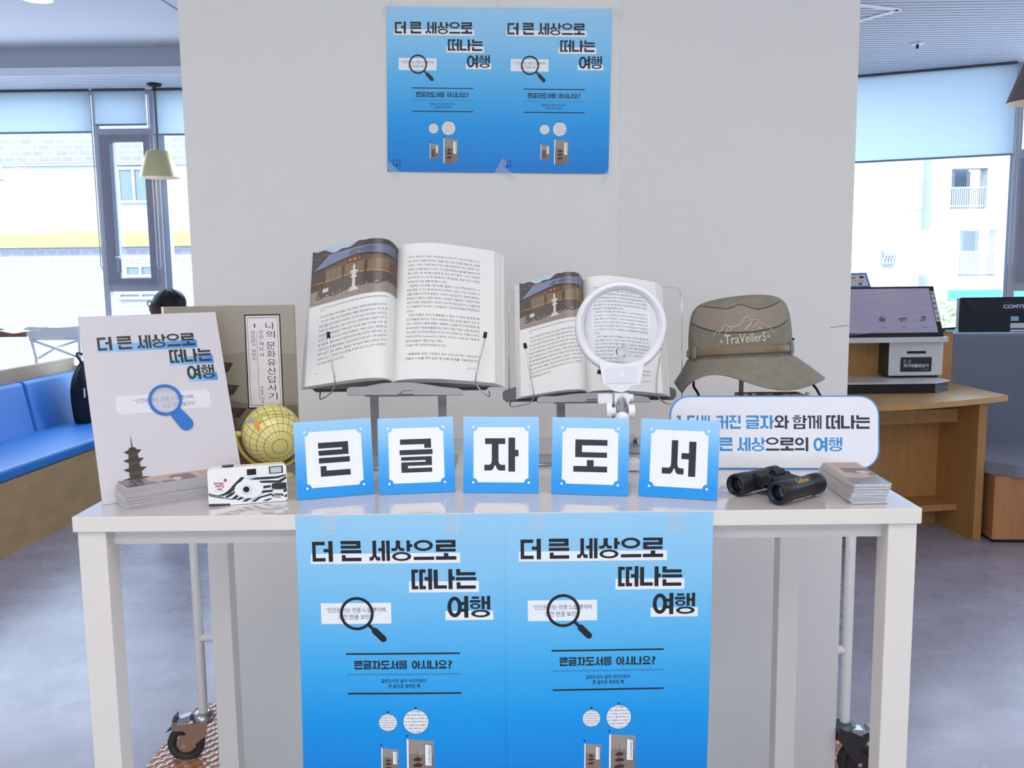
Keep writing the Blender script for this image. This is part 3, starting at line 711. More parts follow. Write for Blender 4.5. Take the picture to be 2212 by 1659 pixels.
# white sheet-size board with the pale blue headline
f, nb = upright(-0.6089, 1.3335, 32.83, 22.5)
BW, BH = 0.21, 0.297
t = thing('title_board', 'white upright board with black headline and a blue magnifying glass on it', 'sign', f(BW / 2, 0, 0))
bgrad = ramp_mat('highlight_blue_gradient', [(0.0, rgb(150, 200, 238)), (1.0, rgb(52, 132, 214))], axis='X')
lilac = mat('board_lilac_white', rgb(208, 205, 213), 0.55)
tick = mat('ticket_pale', rgb(222, 222, 232), 0.5)
mag_b = mat('magnifier_blue', rgb(36, 112, 200), 0.35)
mb = M(); mb.box(0, BW, 0, BH, -0.005, -0.0001, 0, f)
fb = lambda u, v, h: f(u * BW, BH - v * BW, h)          # v in board widths, 1.414 tall
p = Print()
kv = 1.414
def bar(x0, y0, x1, y1):
    k = len(mb.v); mb.v += [fb(a, b * kv, 0.0001) for a, b in ((x0, y0), (x1, y0), (x1, y1), (x0, y1))]
    mb.face(range(k, k + 4), 1, False, [(0, 0), (1, 0), (1, 1), (0, 1)])
bar(0.10, 0.158, 0.82, 0.203); bar(0.592, 0.252, 0.925, 0.298); bar(0.715, 0.352, 0.935, 0.397)
p.word('더 큰 세상으로', 0.105, 0.118 * kv, 0.805, 0.192 * kv, 2, 3, 0.078, 0.235)
p.word('떠나는', 0.600, 0.209 * kv, 0.912, 0.285 * kv, 2, 3, 0.09); p.word('여행', 0.712, 0.306 * kv, 0.918, 0.383 * kv, 2, 3, 0.07)
q = 0.018
def notched(x0, y0, x1, y1):
    return [(x0 + q, y0), (x1 - q, y0), (x1 - q, y0 + q), (x1, y0 + q), (x1, y1 - q), (x1 - q, y1 - q), (x1 - q, y1), (x0 + q, y1), (x0 + q, y1 - q), (x0, y1 - q), (x0, y0 + q), (x0 + q, y0 + q)]
p.poly(notched(0.175, 0.445 * kv, 0.855, 0.545 * kv), 3, 1)
p.text('“인간은 아는 만큼 느낄 뿐이며,', 0.30, 0.468 * kv, 0.735, 0.492 * kv, 2, 2); p.text('느낀 만큼 보인다”', 0.50, 0.505 * kv, 0.745, 0.529 * kv, 2, 2)
# printed pagoda at the lower left
cx = 0.245
for k, (y, w) in enumerate(((0.745, 0.125), (0.79, 0.145), (0.838, 0.165), (0.89, 0.185))):
    y *= kv
    p.poly([(cx - w / 2, y), (cx - w * 0.25, y - 0.012), (cx - 0.018, y - 0.03), (cx + 0.018, y - 0.03), (cx + w * 0.25, y - 0.012), (cx + w / 2, y - 0.008), (cx + w * 0.3, y + 0.018), (cx - w * 0.3, y + 0.018)], 4, 2)
    p.poly([(cx - w * 0.26, y + 0.015), (cx + w * 0.26, y + 0.015), (cx + w * 0.28, y + 0.055), (cx - w * 0.28, y + 0.055)], 5, 1)
p.rect(cx - 0.09, 0.92 * kv, cx + 0.09, 0.985 * kv, 5, 1)
p.poly([(cx - 0.003, 0.665 * kv), (cx, 0.665 * kv), (cx + 0.006, 0.735 * kv), (cx - 0.006, 0.735 * kv)], 4, 2)
p.put(mb, fb, 0.00012)
mb.build('board', [lilac, bgrad, ink2, tick, mat('pagoda_print', rgb(58, 50, 44), 0.5), mat('pagoda_print_body', rgb(76, 66, 58), 0.5)], t)
# the flat blue magnifier stuck on the board
mc, mr = (0.522, 0.487 * kv), 0.121
m = M()
k0 = len(m.v)
for (ra, rb, z0, z1) in ((mr, mr - 0.021, 0.0006, 0.0026),):
    o1, o2 = ell(mc[0], mc[1], ra, ra, 56), ell(mc[0], mc[1], rb, rb, 56)
    rings = [[fb(a, b, z) for a, b in oo] for oo, z in ((o1, z0), (o1, z1), (o2, z1), (o2, z0))]
    for r4 in rings: m.v += r4
    for j in range(3):
        for i in range(56): m.face((k0 + j * 56 + i, k0 + j * 56 + (i + 1) % 56, k0 + (j + 1) * 56 + (i + 1) % 56, k0 + (j + 1) * 56 + i), 0, j != 1)
mg = lab(m.build('magnifier_ring', mag_b, t), 'flat blue magnifier ring with a rounded handle')
d = (0.53, 0.848); n = (-0.848, 0.53); at = lambda s, w: (mc[0] + d[0] * s + n[0] * w, mc[1] + d[1] * s + n[1] * w)
hp = [at(0.112, -0.043), at(0.20, -0.05)] + [at(0.235 + 0.05 * math.sin(k * math.pi / 10), -0.05 * math.cos(k * math.pi / 10)) for k in range(11)] + [at(0.20, 0.05), at(0.112, 0.043)]
M().prism([(a * BW, BH - b * BW) for a, b in hp], f, 0.0006, 0.0026).build('magnifier_handle', mag_b, t)
m = M(); gl = mat('lens_film', rgb(225, 225, 238), 0.05, spec=1.0, coat=1.0); gl.node_tree.nodes['Principled BSDF'].inputs['Alpha'].default_value = 0.25
m.prism([(a * BW, BH - b * BW) for a, b in ell(mc[0], mc[1], mr - 0.021, mr - 0.021, 48)], f, 0.0008, 0.0014)
m.build('magnifier_lens', gl, t)
m = M(); ft = f(BW / 2, 0.16, -0.0065); fo = f(BW / 2, 0, 0) + nb * 0.115
m.hexa([fo - f.x * 0.04, fo + f.x * 0.04, fo + f.x * 0.04 + nb * 0.003, fo - f.x * 0.04 + nb * 0.003, ft - f.x * 0.015, ft + f.x * 0.015, ft + f.x * 0.015 + nb * 0.003, ft - f.x * 0.015 + nb * 0.003]); m.build('easel_back', board_w, t)

# book-cover board standing behind the globe
f, nb = upright(-0.5978, 1.5859, 5.64, 1.0)
BW2, BH2 = 0.2202, 0.2821
t = thing('cover_board', 'tall brown book-cover board with a pagoda and a vertical white title box', 'display board', f(BW2 / 2, 0, 0))
mb = M(); mb.box(0, BW2, 0, BH2, -0.012, -0.0001, 0, f)
mb.box(-0.004, 0.0002, 0, BH2, -0.012, 0.0002, 1, f)
fc = lambda u, v, h: f(u * BW2, BH2 - v * BH2, h)
p = Print()
p.rect(0, 0, 1, 1, 2, 1)
p.poly([(0, 0.31), (0.2, 0.275), (0.45, 0.30), (0.6, 0.285), (0.75, 0.31), (1, 0.30), (1, 0.66), (0, 0.66)], 3, 2)
p.poly([(0, 0.60), (0.4, 0.57), (0.56, 0.60), (0.8, 0.64), (1, 0.62), (1, 1), (0, 1)], 4, 3)
for k, (y, w) in enumerate(((0.365, 0.42), (0.505, 0.50), (0.65, 0.60))):
    cx = 0.30
    p.poly([(cx - w / 2, y - 0.012), (cx - w * 0.3, y - 0.02), (cx - 0.06, y - 0.055), (cx + 0.06, y - 0.055), (cx + w * 0.3, y - 0.02), (cx + w / 2, y - 0.012), (cx + w * 0.40, y + 0.045), (cx - w * 0.40, y + 0.045)], 5, 5)
    for s in range(26):
        a = cx + (s - 12.5) * w * 0.033
        p.line([(a, y - 0.012), (cx + (a - cx) * 0.8, y + 0.04)], 0.0035, 6, 6)
    p.rect(cx - w * 0.34, y + 0.045, cx + w * 0.34, y + 0.105, 6, 5)
    for s in range(4): p.line([(cx - w * 0.36, y + 0.055 + s * 0.012), (cx + w * 0.36, y + 0.055 + s * 0.012)], 0.004, 5, 6)
p.rect(0.03, 0.76, 0.62, 1, 7, 4)
for j in range(11):
    p.line([(0.03, 0.775 + j * 0.021), (0.62, 0.775 + j * 0.021)], 0.0035, 5, 6)
    for s in range(9): a = 0.05 + s * 0.066 + (j % 2) * 0.033; p.line([(a, 0.775 + j * 0.021), (a, 0.796 + j * 0.021)], 0.003, 5, 6)
rn = random.Random(4)
for s in range(60):
    a, b = rn.uniform(0, 1), rn.uniform(0.93, 0.995); p.poly(ell(a, b, rn.uniform(0.008, 0.02), rn.uniform(0.006, 0.012), 7), 4, 7)
p.rect(0.612, 0.055, 0.892, 0.642, 8, 5); p.rect(0.622, 0.064, 0.882, 0.633, 9, 6); p.rect(0.634, 0.075, 0.870, 0.622, 8, 7); p.rect(0.637, 0.078, 0.867, 0.619, 9, 8)
yy = 0.105
for ch in '나의 문화유산답사기':
    if ch == ' ': yy += 0.018; continue
    p.text(ch, 0.775, yy, 0.845, yy + 0.044, 8, 9, 0.0); yy += 0.0525
for txt, x, y0, s in (('강진·해남 외', 0.718, 0.155, 0.025), ('남도답사 일번지', 0.66, 0.155, 0.0225), ('유홍준 지음', 0.715, 0.50, 0.0175)):
    yy = y0
    for ch in txt:
        if ch == ' ': yy += 0.011; continue
        if ch == '·': p.poly(ell(x + 0.017, yy + 0.006, 0.004, 0.003, 8), 8, 9); yy += 0.014; continue
        p.text(ch, x, yy, x + s * 1.4, yy + s * 0.93, 8, 9, 0.0); yy += s * 1.15
p.text('1', 0.685, 0.112, 0.695, 0.137, 8, 9, 0.02)
p.line([(0.703, 0.165), (0.703, 0.585)], 0.0025, 8, 9)
p.put(mb, fc, 0.00007)
mb.build('cover_panel', [cov_a, mat('spine_white', rgb(235, 232, 226), 0.5), mat('cover_sky', rgb(156, 148, 134), 0.45, noise=(9, 0.06, (1, 1, 1))), mat('cover_far_hill', rgb(140, 133, 116), 0.45), mat('cover_near_hill', rgb(112, 106, 92), 0.45),
                         mat('cover_dark_roof', rgb(56, 42, 40), 0.5), mat('cover_brown_body', rgb(120, 84, 68), 0.5), mat('cover_red_brick', rgb(124, 88, 74), 0.5), ink, mat('title_box_white', rgb(226, 216, 216), 0.45, noise=(60, 0.03, (1, 1, 1)))], t)
m = M(); ft = f(BW2 / 2, 0.17, -0.0135); fo = f(BW2 / 2, 0, 0) + nb * 0.10
m.hexa([fo - f.x * 0.05, fo + f.x * 0.05, fo + f.x * 0.05 + nb * 0.003, fo - f.x * 0.05 + nb * 0.003, ft - f.x * 0.02, ft + f.x * 0.02, ft + f.x * 0.02 + nb * 0.003, ft - f.x * 0.02 + nb * 0.003]); m.build('easel_back', board_w, t)

# rounded white sign on the right
f, nb = upright(0.2663, 1.5321, -4.02, 7.53)
SW, SH, RR = 0.3467, 0.1235, 0.033
t = thing('slogan_sign', 'wide white sign with rounded corners, blue rim and two lines of lettering', 'sign', f(SW / 2, 0, 0))
def rounded(x0, y0, x1, y1, r, n=8):
    o = []
    for cx, cy, s in ((x1 - r, y1 - r, 0), (x0 + r, y1 - r, 1), (x0 + r, y0 + r, 2), (x1 - r, y0 + r, 3)):
        o += [(cx + r * math.cos(math.pi / 2 * (s + k / n)), cy + r * math.sin(math.pi / 2 * (s + k / n))) for k in range(n + 1)]
    return o
mb = M(); mb.prism(rounded(0, 0, SW, SH, RR), f, -0.005, 0, 0, 1)
rim = mat('sign_rim_blue', rgb(66, 148, 228), 0.45); sky_ink = mat('sign_blue_ink', rgb(52, 140, 206), 0.45)
fs = lambda u, v, h: f(u * SW, SH - v * SH, h)
p = Print()
ro = [(a / SW, 1 - b / SH) for a, b in rounded(0, 0, SW, SH, RR)]
p.poly(ro, 1, 1); p.poly([(a / SW, 1 - b / SH) for a, b in rounded(0.0022, 0.0022, SW - 0.0022, SH - 0.0022, RR - 0.0022)], 2, 2)
X = lambda px: (px - 1447) / 453.0
def sw(w, a, b, y0, y1, mi): p.word(w, X(a), y0, X(b), y1, mi, 3, 0.07, 0.34)
y0, y1 = 0.268, 0.452
sw('1.5배', 1462, 1535, y0, y1, 4); sw('커진', 1549, 1602, y0, y1, 4); sw('글자', 1613, 1673, y0, y1, 4); sw('와', 1675, 1705, y0, y1, 3); sw('함께', 1714, 1776, y0, y1, 3); sw('떠나는', 1786, 1880, y0, y1, 3)
y0, y1 = 0.57, 0.755
sw('큰', 1555, 1584, y0, y1, 4); sw('더', 1512, 1543, y0, y1, 4); sw('세상', 1594, 1654, y0, y1, 4); sw('으로의', 1656, 1748, y0, y1, 3); sw('여행', 1759, 1821, y0, y1, 4)
p.put(mb, fs, 0.00012)
mb.build('sign_panel', [board_w, rim, mat('sign_white', rgb(232, 234, 244), 0.4), ink2, sky_ink], t)
m = M(); ft = f(SW / 2, 0.09, -0.006); fo = f(SW / 2, 0, 0) + nb * 0.045
m.hexa([fo - f.x * 0.03, fo + f.x * 0.03, fo + f.x * 0.03 + nb * 0.003, fo - f.x * 0.03 + nb * 0.003, ft - f.x * 0.015, ft + f.x * 0.015, ft + f.x * 0.015 + nb * 0.003, ft - f.x * 0.015 + nb * 0.003]); m.build('easel_back', board_w, t)

# ================================================================== GLOBE
gc = P(587.5, 937, 1.515); gr = 0.0495
t = thing('desk_globe', 'small cream desk globe tilted on a yellow half-ring stand', 'globe', (gc.x, gc.y, ZT))
vd = (EYE - gc).normalized(); vr = Vector((1, 0, 0)); vr = (vr - vd * vr.dot(vd)).normalized(); vu = vd.cross(vr)
def view_dir(dx, dy):
    return (vr * dx + vu * dy + vd * math.sqrt(max(0.0, 1 - dx * dx - dy * dy))).normalized()
pole = view_dir(0.26, -0.43)
gx = pole.orthogonal().normalized(); gy = pole.cross(gx)
def globe_mat():
    m = mat('globe_map', rgb(226, 212, 136), 0.35, coat=0.3); nt = m.node_tree; b = nt.nodes['Principled BSDF']
    uv = nt.nodes.new('ShaderNodeUVMap'); sp = nt.nodes.new('ShaderNodeSeparateXYZ'); nt.links.new(uv.outputs[0], sp.inputs[0])
    outs = []
    for ax, n, w in (('X', 24, 0.05), ('Y', 12, 0.05)):
        mu = nt.nodes.new('ShaderNodeMath'); mu.operation = 'MULTIPLY'; mu.inputs[1].default_value = n
        fr = nt.nodes.new('ShaderNodeMath'); fr.operation = 'PINGPONG'; fr.inputs[1].default_value = 0.5
        lt = nt.nodes.new('ShaderNodeMath'); lt.operation = 'LESS_THAN'; lt.inputs[1].default_value = w
        nt.links.new(sp.outputs[ax], mu.inputs[0]); nt.links.new(mu.outputs[0], fr.inputs[0]); nt.links.new(fr.outputs[0], lt.inputs[0]); outs.append(lt)
    mx = nt.nodes.new('ShaderNodeMath'); mx.operation = 'MAXIMUM'; nt.links.new(outs[0].outputs[0], mx.inputs[0]); nt.links.new(outs[1].outputs[0], mx.inputs[1])
    mi = nt.nodes.new('ShaderNodeMix'); mi.data_type = 'RGBA'; mi.inputs['A'].default_value = rgb(224, 210, 132); mi.inputs['B'].default_value = rgb(130, 122, 78)
    nt.links.new(mx.outputs[0], mi.inputs['Factor']); nt.links.new(mi.outputs['Result'], b.inputs['Base Color'])
    return m
mb = M()
def gs(u, v):
    la = math.pi * (v - 0.5); lo = 2 * math.pi * u
    return gc + gr * (math.cos(la) * (math.cos(lo) * gx + math.sin(lo) * gy) - math.sin(la) * pole)
mb.grid(gs, 72, 36, 0, True, True)
ball = mb.build('globe_ball', globe_mat(), t)
def patch(pts, mi, mb, h=1.004):                        # land outline on the ball, view-plane points
    c = (sum(a for a, b in pts) / len(pts), sum(b for a, b in pts) / len(pts))
    k = len(mb.v); n = len(pts)
    for s in (0.0, 0.33, 0.66, 1.0):
        for a, b in pts: mb.v.append(gc + gr * h * view_dir(c[0] + (a - c[0]) * s, c[1] + (b - c[1]) * s))
    for j in range(3):
        for i in range(n): mb.face((k + j * n + i, k + j * n + (i + 1) % n, k + (j + 1) * n + (i + 1) % n, k + (j + 1) * n + i), mi, True)
V = lambda x, y: ((160 + x * 0.2411 - 587.5) / 65.5, -(640 + y * 0.2411 - 937) / 65.5)
LC = [mat('land_orange', rgb(214, 140, 60), 0.4), mat('land_green', rgb(176, 178, 98), 0.4), mat('land_blue', rgb(132, 160, 176), 0.4), mat('land_pink', rgb(198, 142, 120), 0.4)]
for mi_, hh_, pts in ((0, 1.006, ((1605, 1130), (1640, 1110), (1690, 1115), (1665, 1150), (1672, 1185), (1662, 1225), (1640, 1190), (1618, 1160))), (1, 1.004, ((1575, 1105), (1620, 1075), (1680, 1050), (1720, 1015), (1700, 1060), (1690, 1105), (1650, 1108), (1600, 1125))),
                      (2, 1.008, ((1555, 1120), (1600, 1100), (1640, 1100), (1610, 1130), (1570, 1140))), (3, 1.004, ((1948, 1020), (1985, 1030), (2020, 1070), (2035, 1110), (2000, 1100), (1965, 1060))), (2, 1.006, ((1660, 1228), (1680, 1222), (1690, 1232), (1668, 1236)))):
    mb = M(); patch([V(*q) for q in pts], 0, mb, hh_); mb.build('printed_land', LC[mi_], ball)
p = Print().text('SOUTH ATLANTIC OCEAN', 1700, 1062, 1945, 1080, 0, 1, 0.0)
mb = M(); p.put(mb, lambda a, b, h: gc + gr * 1.005 * view_dir(*V(a, b - 12 * math.sin((a - 1700) / 245 * math.pi))), 0)
mb.build('printed_name', ink, ball)
yel = mat('globe_stand_yellow', rgb(206, 192, 92), 0.4)
ra = 0.0565; pts = []
for k in range(33):
    a = R(176 + 188 * k / 32); pts.append(gc + vr * ra * math.cos(a) + Vector((0, 0, 1)) * ra * math.sin(a) + Vector((0, -0.004, 0)))
m = M(); m.tube(pts, 0.0032, 8)
m.build('meridian_ring', yel, t)
for s in (-1, 1):
    q = gc + vr * ra * s + Vector((0, -0.004, 0.001))
    M().cyl(q - vr * 0.008, q + vr * 0.008, 0.0052, n=14).build('pivot_knob', yel, t)
m = M(); m.lathe([(0.0, 0.0115), (0.006, 0.0115), (0.009, 0.007), (0.03, 0.004), (0.033, 0.002), (0.033, 0.0006), (0.0, 0.0006)], Fr((gc.x, gc.y - 0.004, ZT)), 32)
m.build('stand_base', yel, t)

# ================================================================== SINGLE-USE CAMERA
f, nb = upright(-0.446, 1.316, 16.24, 5.0)
KW, KH = 0.1125, 0.0552
t = thing('disposable_camera', 'white single-use camera with black zebra stripes', 'camera', f(KW / 2, 0, 0))
def unq(x, y):
    q = ((1118, 385), (1990, 325), (2008, 730), (1140, 800)); u, v = 0.5, 0.5
    for _ in range(12):
        X = [(1 - u) * (1 - v) * q[0][i] + u * (1 - v) * q[1][i] + u * v * q[2][i] + (1 - u) * v * q[3][i] for i in (0, 1)]
        du = [(1 - v) * (q[1][i] - q[0][i]) + v * (q[2][i] - q[3][i]) for i in (0, 1)]; dv = [(1 - u) * (q[3][i] - q[0][i]) + u * (q[2][i] - q[1][i]) for i in (0, 1)]
        e = (x - X[0], y - X[1]); D = du[0] * dv[1] - dv[0] * du[1]
        u += (e[0] * dv[1] - dv[0] * e[1]) / D; v += (du[0] * e[1] - e[0] * du[1]) / D
    return u, v
plast = mat('glossy_white_plastic', rgb(238, 238, 240), 0.25); kblk = mat('camera_black', rgb(26, 24, 32), 0.35); kred = mat('camera_red', rgb(206, 52, 40), 0.4)
M().prism(rounded(0, 0, KW, KH, 0.005, 5), f, -0.031, 0, 0, 0, True).build('camera_body', plast, t, bevel=0.0015)
kf = lambda x, y, h: (lambda q: f(q[0] * KW, KH - q[1] * KH, h))(unq(x, y))
p = Print()
for s in ([(1490, 470), (1528, 478), (1470, 540), (1425, 605), (1370, 655), (1300, 680), (1230, 678), (1310, 650), (1365, 605), (1410, 550)],
          [(1135, 652), (1200, 668), (1300, 690), (1300, 698), (1200, 682), (1138, 664)], [(1135, 668), (1220, 690), (1380, 712), (1420, 700), (1440, 706), (1390, 722), (1240, 704), (1138, 682)],
          [(1310, 690), (1380, 650), (1422, 625), (1424, 645), (1390, 680), (1340, 702)], [(1385, 712), (1440, 668), (1462, 682), (1430, 720)], [(1430, 722), (1490, 690), (1548, 690), (1470, 728)],
          [(1500, 742), (1560, 705), (1645, 672), (1612, 705), (1545, 745)], [(1600, 745), (1680, 692), (1850, 642), (1836, 668), (1712, 702), (1645, 746)], [(1718, 738), (1800, 706), (1845, 712), (1770, 738)],
          [(1690, 655), (1722, 620), (1852, 610), (1832, 636), (1745, 646)], [(1735, 568), (1820, 560), (1820, 585), (1735, 598)], [(1685, 515), (1780, 508), (1900, 508), (1990, 458), (1992, 488), (1930, 530), (1800, 536), (1712, 536)],
          [(1570, 496), (1650, 478), (1760, 468), (1880, 462), (1988, 438), (1988, 453), (1900, 484), (1780, 496), (1640, 502)], [(1955, 612), (1998, 598), (1998, 624), (1970, 645)], [(1958, 682), (2000, 655), (2001, 690), (1962, 696)],
          [(1140, 770), (1180, 768), (1375, 765), (1372, 790), (1180, 800), (1145, 798)]): p.poly(s, 1, 1)
p.text('ILFORD', 1195, 532, 1303, 553, 1, 2, 0.05); p.text('XP2', 1202, 557, 1303, 588, 2, 2, 0.05); p.text('400', 1226, 597, 1286, 617, 1, 2, 0.05)
p.text('black & white film', 1200, 622, 1305, 630, 1, 2); p.poly(ell(1318, 507, 18, 18, 24), 2, 2)
p.text('HARMAN', 1838, 648, 1948, 664, 1, 3, 0.05); p.poly([(1826, 667), (1960, 658), (1962, 678), (1828, 688)], 1, 3); p.text('SINGLE USE', 1850, 669, 1940, 680, 0, 4, 0.02); p.text('CAMERA', 1856, 688, 1936, 701, 1, 3, 0.05)
p.poly([(1830, 640), (1965, 630), (1970, 700), (1832, 712)], 0, 2)
mb = M(); p.put(mb, kf, 0.00008); mb.build('printed_stripes', [plast, kblk, kred], t)
def plug(name, pts, h0, h1, m, par):
    return M().prism([(lambda q: (q[0] * KW, KH - q[1] * KH))(unq(a, b)) for a, b in pts][::-1], f, h0, h1, 0, 0).build(name, m, par)
lp = plug('lens_panel', ell(1573, 605, 153, 97, 48), 0.0001, 0.0035, plast, t)
ln = plug('lens_ring', ell(1552, 602, 60, 52, 40), 0.0036, 0.005, mat('ring_grey_white', rgb(222, 222, 226), 0.3), lp)
plug('lens', ell(1547, 602, 34, 31, 32), 0.0051, 0.0058, mat('lens_black', rgb(20, 18, 18), 0.08), lp)
vf = plug('viewfinder_hood', [(1530, 372), (1670, 362), (1692, 462), (1520, 474)], 0.0001, 0.0025, plast, t)
plug('viewfinder_window', [(1552, 384), (1653, 377), (1656, 442), (1555, 450)], 0.0026, 0.003, mat('window_black', rgb(26, 24, 20), 0.08), vf)
fl = plug('flash_frame', [(1797, 356), (1950, 344), (1955, 422), (1800, 434)], 0.0002, 0.0012, kblk, t)
plug('flash_lens', [(1812, 364), (1935, 354), (1938, 414), (1815, 424)], 0.0013, 0.002, mat('flash_grey', rgb(196, 200, 204), 0.15), fl)
ov = [(1868, 535)] + [(1992, 528), (1994, 600), (1868, 605)] + [(1835 + 6 * math.cos(a), 570 + 34 * math.sin(a)) for a in (2.2, 3.1, 4.0)]
plug('finger_grip', ov, 0.0002, 0.0012, kblk, t)
M().cyl(f(0.029, KH + 0.0001, -0.014), f(0.029, KH + 0.0022, -0.014), 0.0085, n=28).build('shutter_dial', kblk, t)
M().box(0.05, 0.088, KH + 0.0001, KH + 0.0008, -0.022, -0.006, 0, f).build('top_sticker', mat('sticker_cream', rgb(226, 222, 198), 0.4), t)

# ================================================================== LEAFLET STACKS
paper = mat('leaflet_paper', rgb(222, 224, 230), 0.5); lf_c = mat('leaflet_beige', rgb(186, 158, 140), 0.3); lf_d = mat('leaflet_plum', rgb(86, 64, 68), 0.25); lf_g = mat('leaflet_slate', rgb(104, 98, 110), 0.22); lf_t = mat('leaflet_lettering', rgb(206, 196, 196), 0.4); fold = mat('leaflet_fold_dark', rgb(62, 62, 92), 0.4)
LWd, LLn, LTh = 0.052, 0.146, 0.00128
def leaflet_mesh(name, detail):
    m = M(); e = 0.00006
    m.box(-LWd / 2, LWd / 2, -LLn / 2, LLn / 2, e, LTh * 0.46, 0); m.box(-LWd / 2, LWd / 2 - 0.0006, -LLn / 2 + 0.0004, LLn / 2, LTh * 0.56, LTh - e, 0)
    m.box(-LWd / 2 + 0.0003, LWd / 2 - 0.0004, -LLn / 2 + 0.0006, LLn / 2, LTh * 0.46, LTh * 0.56, 5)
    p = Print()
    p.rect(0, 0, 1, 1, 1, 1)
    if detail:
        p.poly([(0, 0), (1, 0), (1, 0.33), (0.62, 0.30), (0.55, 0.26), (0.1, 0.28), (0, 0.3)], 3, 2)
        p.rect(0.22, 0.36, 0.98, 0.72, 2, 2); p.poly([(0.22, 0.36), (0.75, 0.36), (0.80, 0.43), (0.70, 0.50), (0.45, 0.46), (0.35, 0.52), (0.22, 0.5)], 1, 3)
        p.poly([(0.5, 0.52), (0.8, 0.47), (0.95, 0.52), (0.78, 0.58), (0.58, 0.57)], 4, 3)
        for k, (a, b, w) in enumerate(((0.2, 0.22, 0.7), (0.12, 0.15, 0.8), (0.2, 0.09, 0.6), (0.25, 0.05, 0.5))):
            p.text('느낌 있는 도서관 나들이', a, 1 - (1 - b) - 0.018, a + w * 0.9, b + 0.012, 4, 3)
        for b in (0.80, 0.86, 0.92): p.text('큰 글자 도서 안내', 0.25, b, 0.9, b + 0.03, 2, 3)
    p.put(m, lambda u, v, h: Vector(((u - 0.5) * LWd, (v - 0.5) * (LLn - 0.0004), LTh - e + h)), 0.00002)
    return m.build(name, [paper, lf_c, lf_d, lf_g, lf_t, fold])
base_leaf = leaflet_mesh('leaflet', False); top_leaf = leaflet_mesh('leaflet', True)
def stack(c0, c1, th, n, seed, group, lbl_top, lbl_rest, lbl_bot, sway):
    rd = random.Random(seed)
    for k in range(n):
        top = k == n - 1
        o = (top_leaf if top else base_leaf).copy(); COL.objects.link(o)
        s = k / (n - 1)
        x = c0[0] + (c1[0] - c0[0]) * s + rd.uniform(-0.0011, 0.0011) + sway[0] * math.sin(math.pi * s); y = c0[1] + (c1[1] - c0[1]) * s + rd.uniform(-0.0011, 0.0011) + sway[1] * math.sin(math.pi * s)
        o.location = (x, y, ZT + 0.0002 + k * LTh); o.rotation_euler = (0, 0, R(th + rd.uniform(-1.2, 1.2) + (2.5 if k < 2 else 0)))
        tag(o, lbl_top if top else (lbl_bot if k == 0 else lbl_rest), 'leaflet', group)
wv, lv = Vector((-0.61, 0.79)), Vector((0.79, 0.61))
A_ = Vector((-0.561, 1.308)); ctop = A_ + wv * LWd / 2 + lv * LLn / 2
stack((ctop.x + 0.006, ctop.y - 0.012), (ctop.x, ctop.y), -52.3, 25, 3, 'leaflet stack by the white title board', 'top leaflet of the stack leaning before the white title board', 'leaflet inside the stack before the white title board', 'bottom leaflet of the stack before the white title board', (-0.003, -0.001))
stack((0.5085, 1.3595), (0.514, 1.3545), -0.5, 24, 8, 'leaflet stack beside the binoculars', 'top leaflet of the stack to the right of the binoculars', 'leaflet inside the stack to the right of the binoculars', 'bottom leaflet of the stack to the right of the binoculars', (-0.002, 0.0))
for o in (base_leaf, top_leaf): bpy.data.objects.remove(o)

# ================================================================== OPEN BOOKS ON STANDS
pg = mat('book_page', rgb(230, 230, 229), 0.6); pedge = mat('page_edges', rgb(226, 225, 222), 0.6)
def edge_lines(m):
    nt = m.node_tree; b = nt.nodes['Principled BSDF']; uv = nt.nodes.new('ShaderNodeUVMap'); sp = nt.nodes.new('ShaderNodeSeparateXYZ'); nz = nt.nodes.new('ShaderNodeTexNoise'); nz.noise_dimensions = '1D'; nz.inputs['Scale'].default_value = 26
    rp = nt.nodes.new('ShaderNodeValToRGB'); rp.color_ramp.elements[0].position = 0.38; rp.color_ramp.elements[0].color = rgb(186, 186, 188); rp.color_ramp.elements[1].position = 0.5; rp.color_ramp.elements[1].color = rgb(234, 233, 231)
    nt.links.new(uv.outputs[0], sp.inputs[0]); nt.links.new(sp.outputs['X'], nz.inputs['W']); nt.links.new(nz.outputs['Fac'], rp.inputs[0]); nt.links.new(rp.outputs[0], b.inputs['Base Color'])
edge_lines(pedge)
btext = mat('book_ink', rgb(62, 62, 70), 0.6); bcap = mat('caption_ink', rgb(40, 40, 48), 0.6)
PH = [mat('photo_%s' % n, rgb(*c), 0.35) for n, c in (('sky', (176, 194, 214)), ('hill', (72, 68, 70)), ('hill_light', (98, 88, 82)), ('roof', (92, 98, 122)), ('roof_line', (140, 148, 176)), ('eave', (58, 52, 56)), ('timber', (112, 82, 58)), ('panel', (120, 108, 90)), ('post', (86, 58, 42)), ('stone', (84, 76, 72)), ('ground', (142, 132, 124)), ('lantern', (206, 200, 194)), ('gold', (206, 140, 60)), ('plant', (150, 140, 120)), ('beam', (170, 130, 80)))]
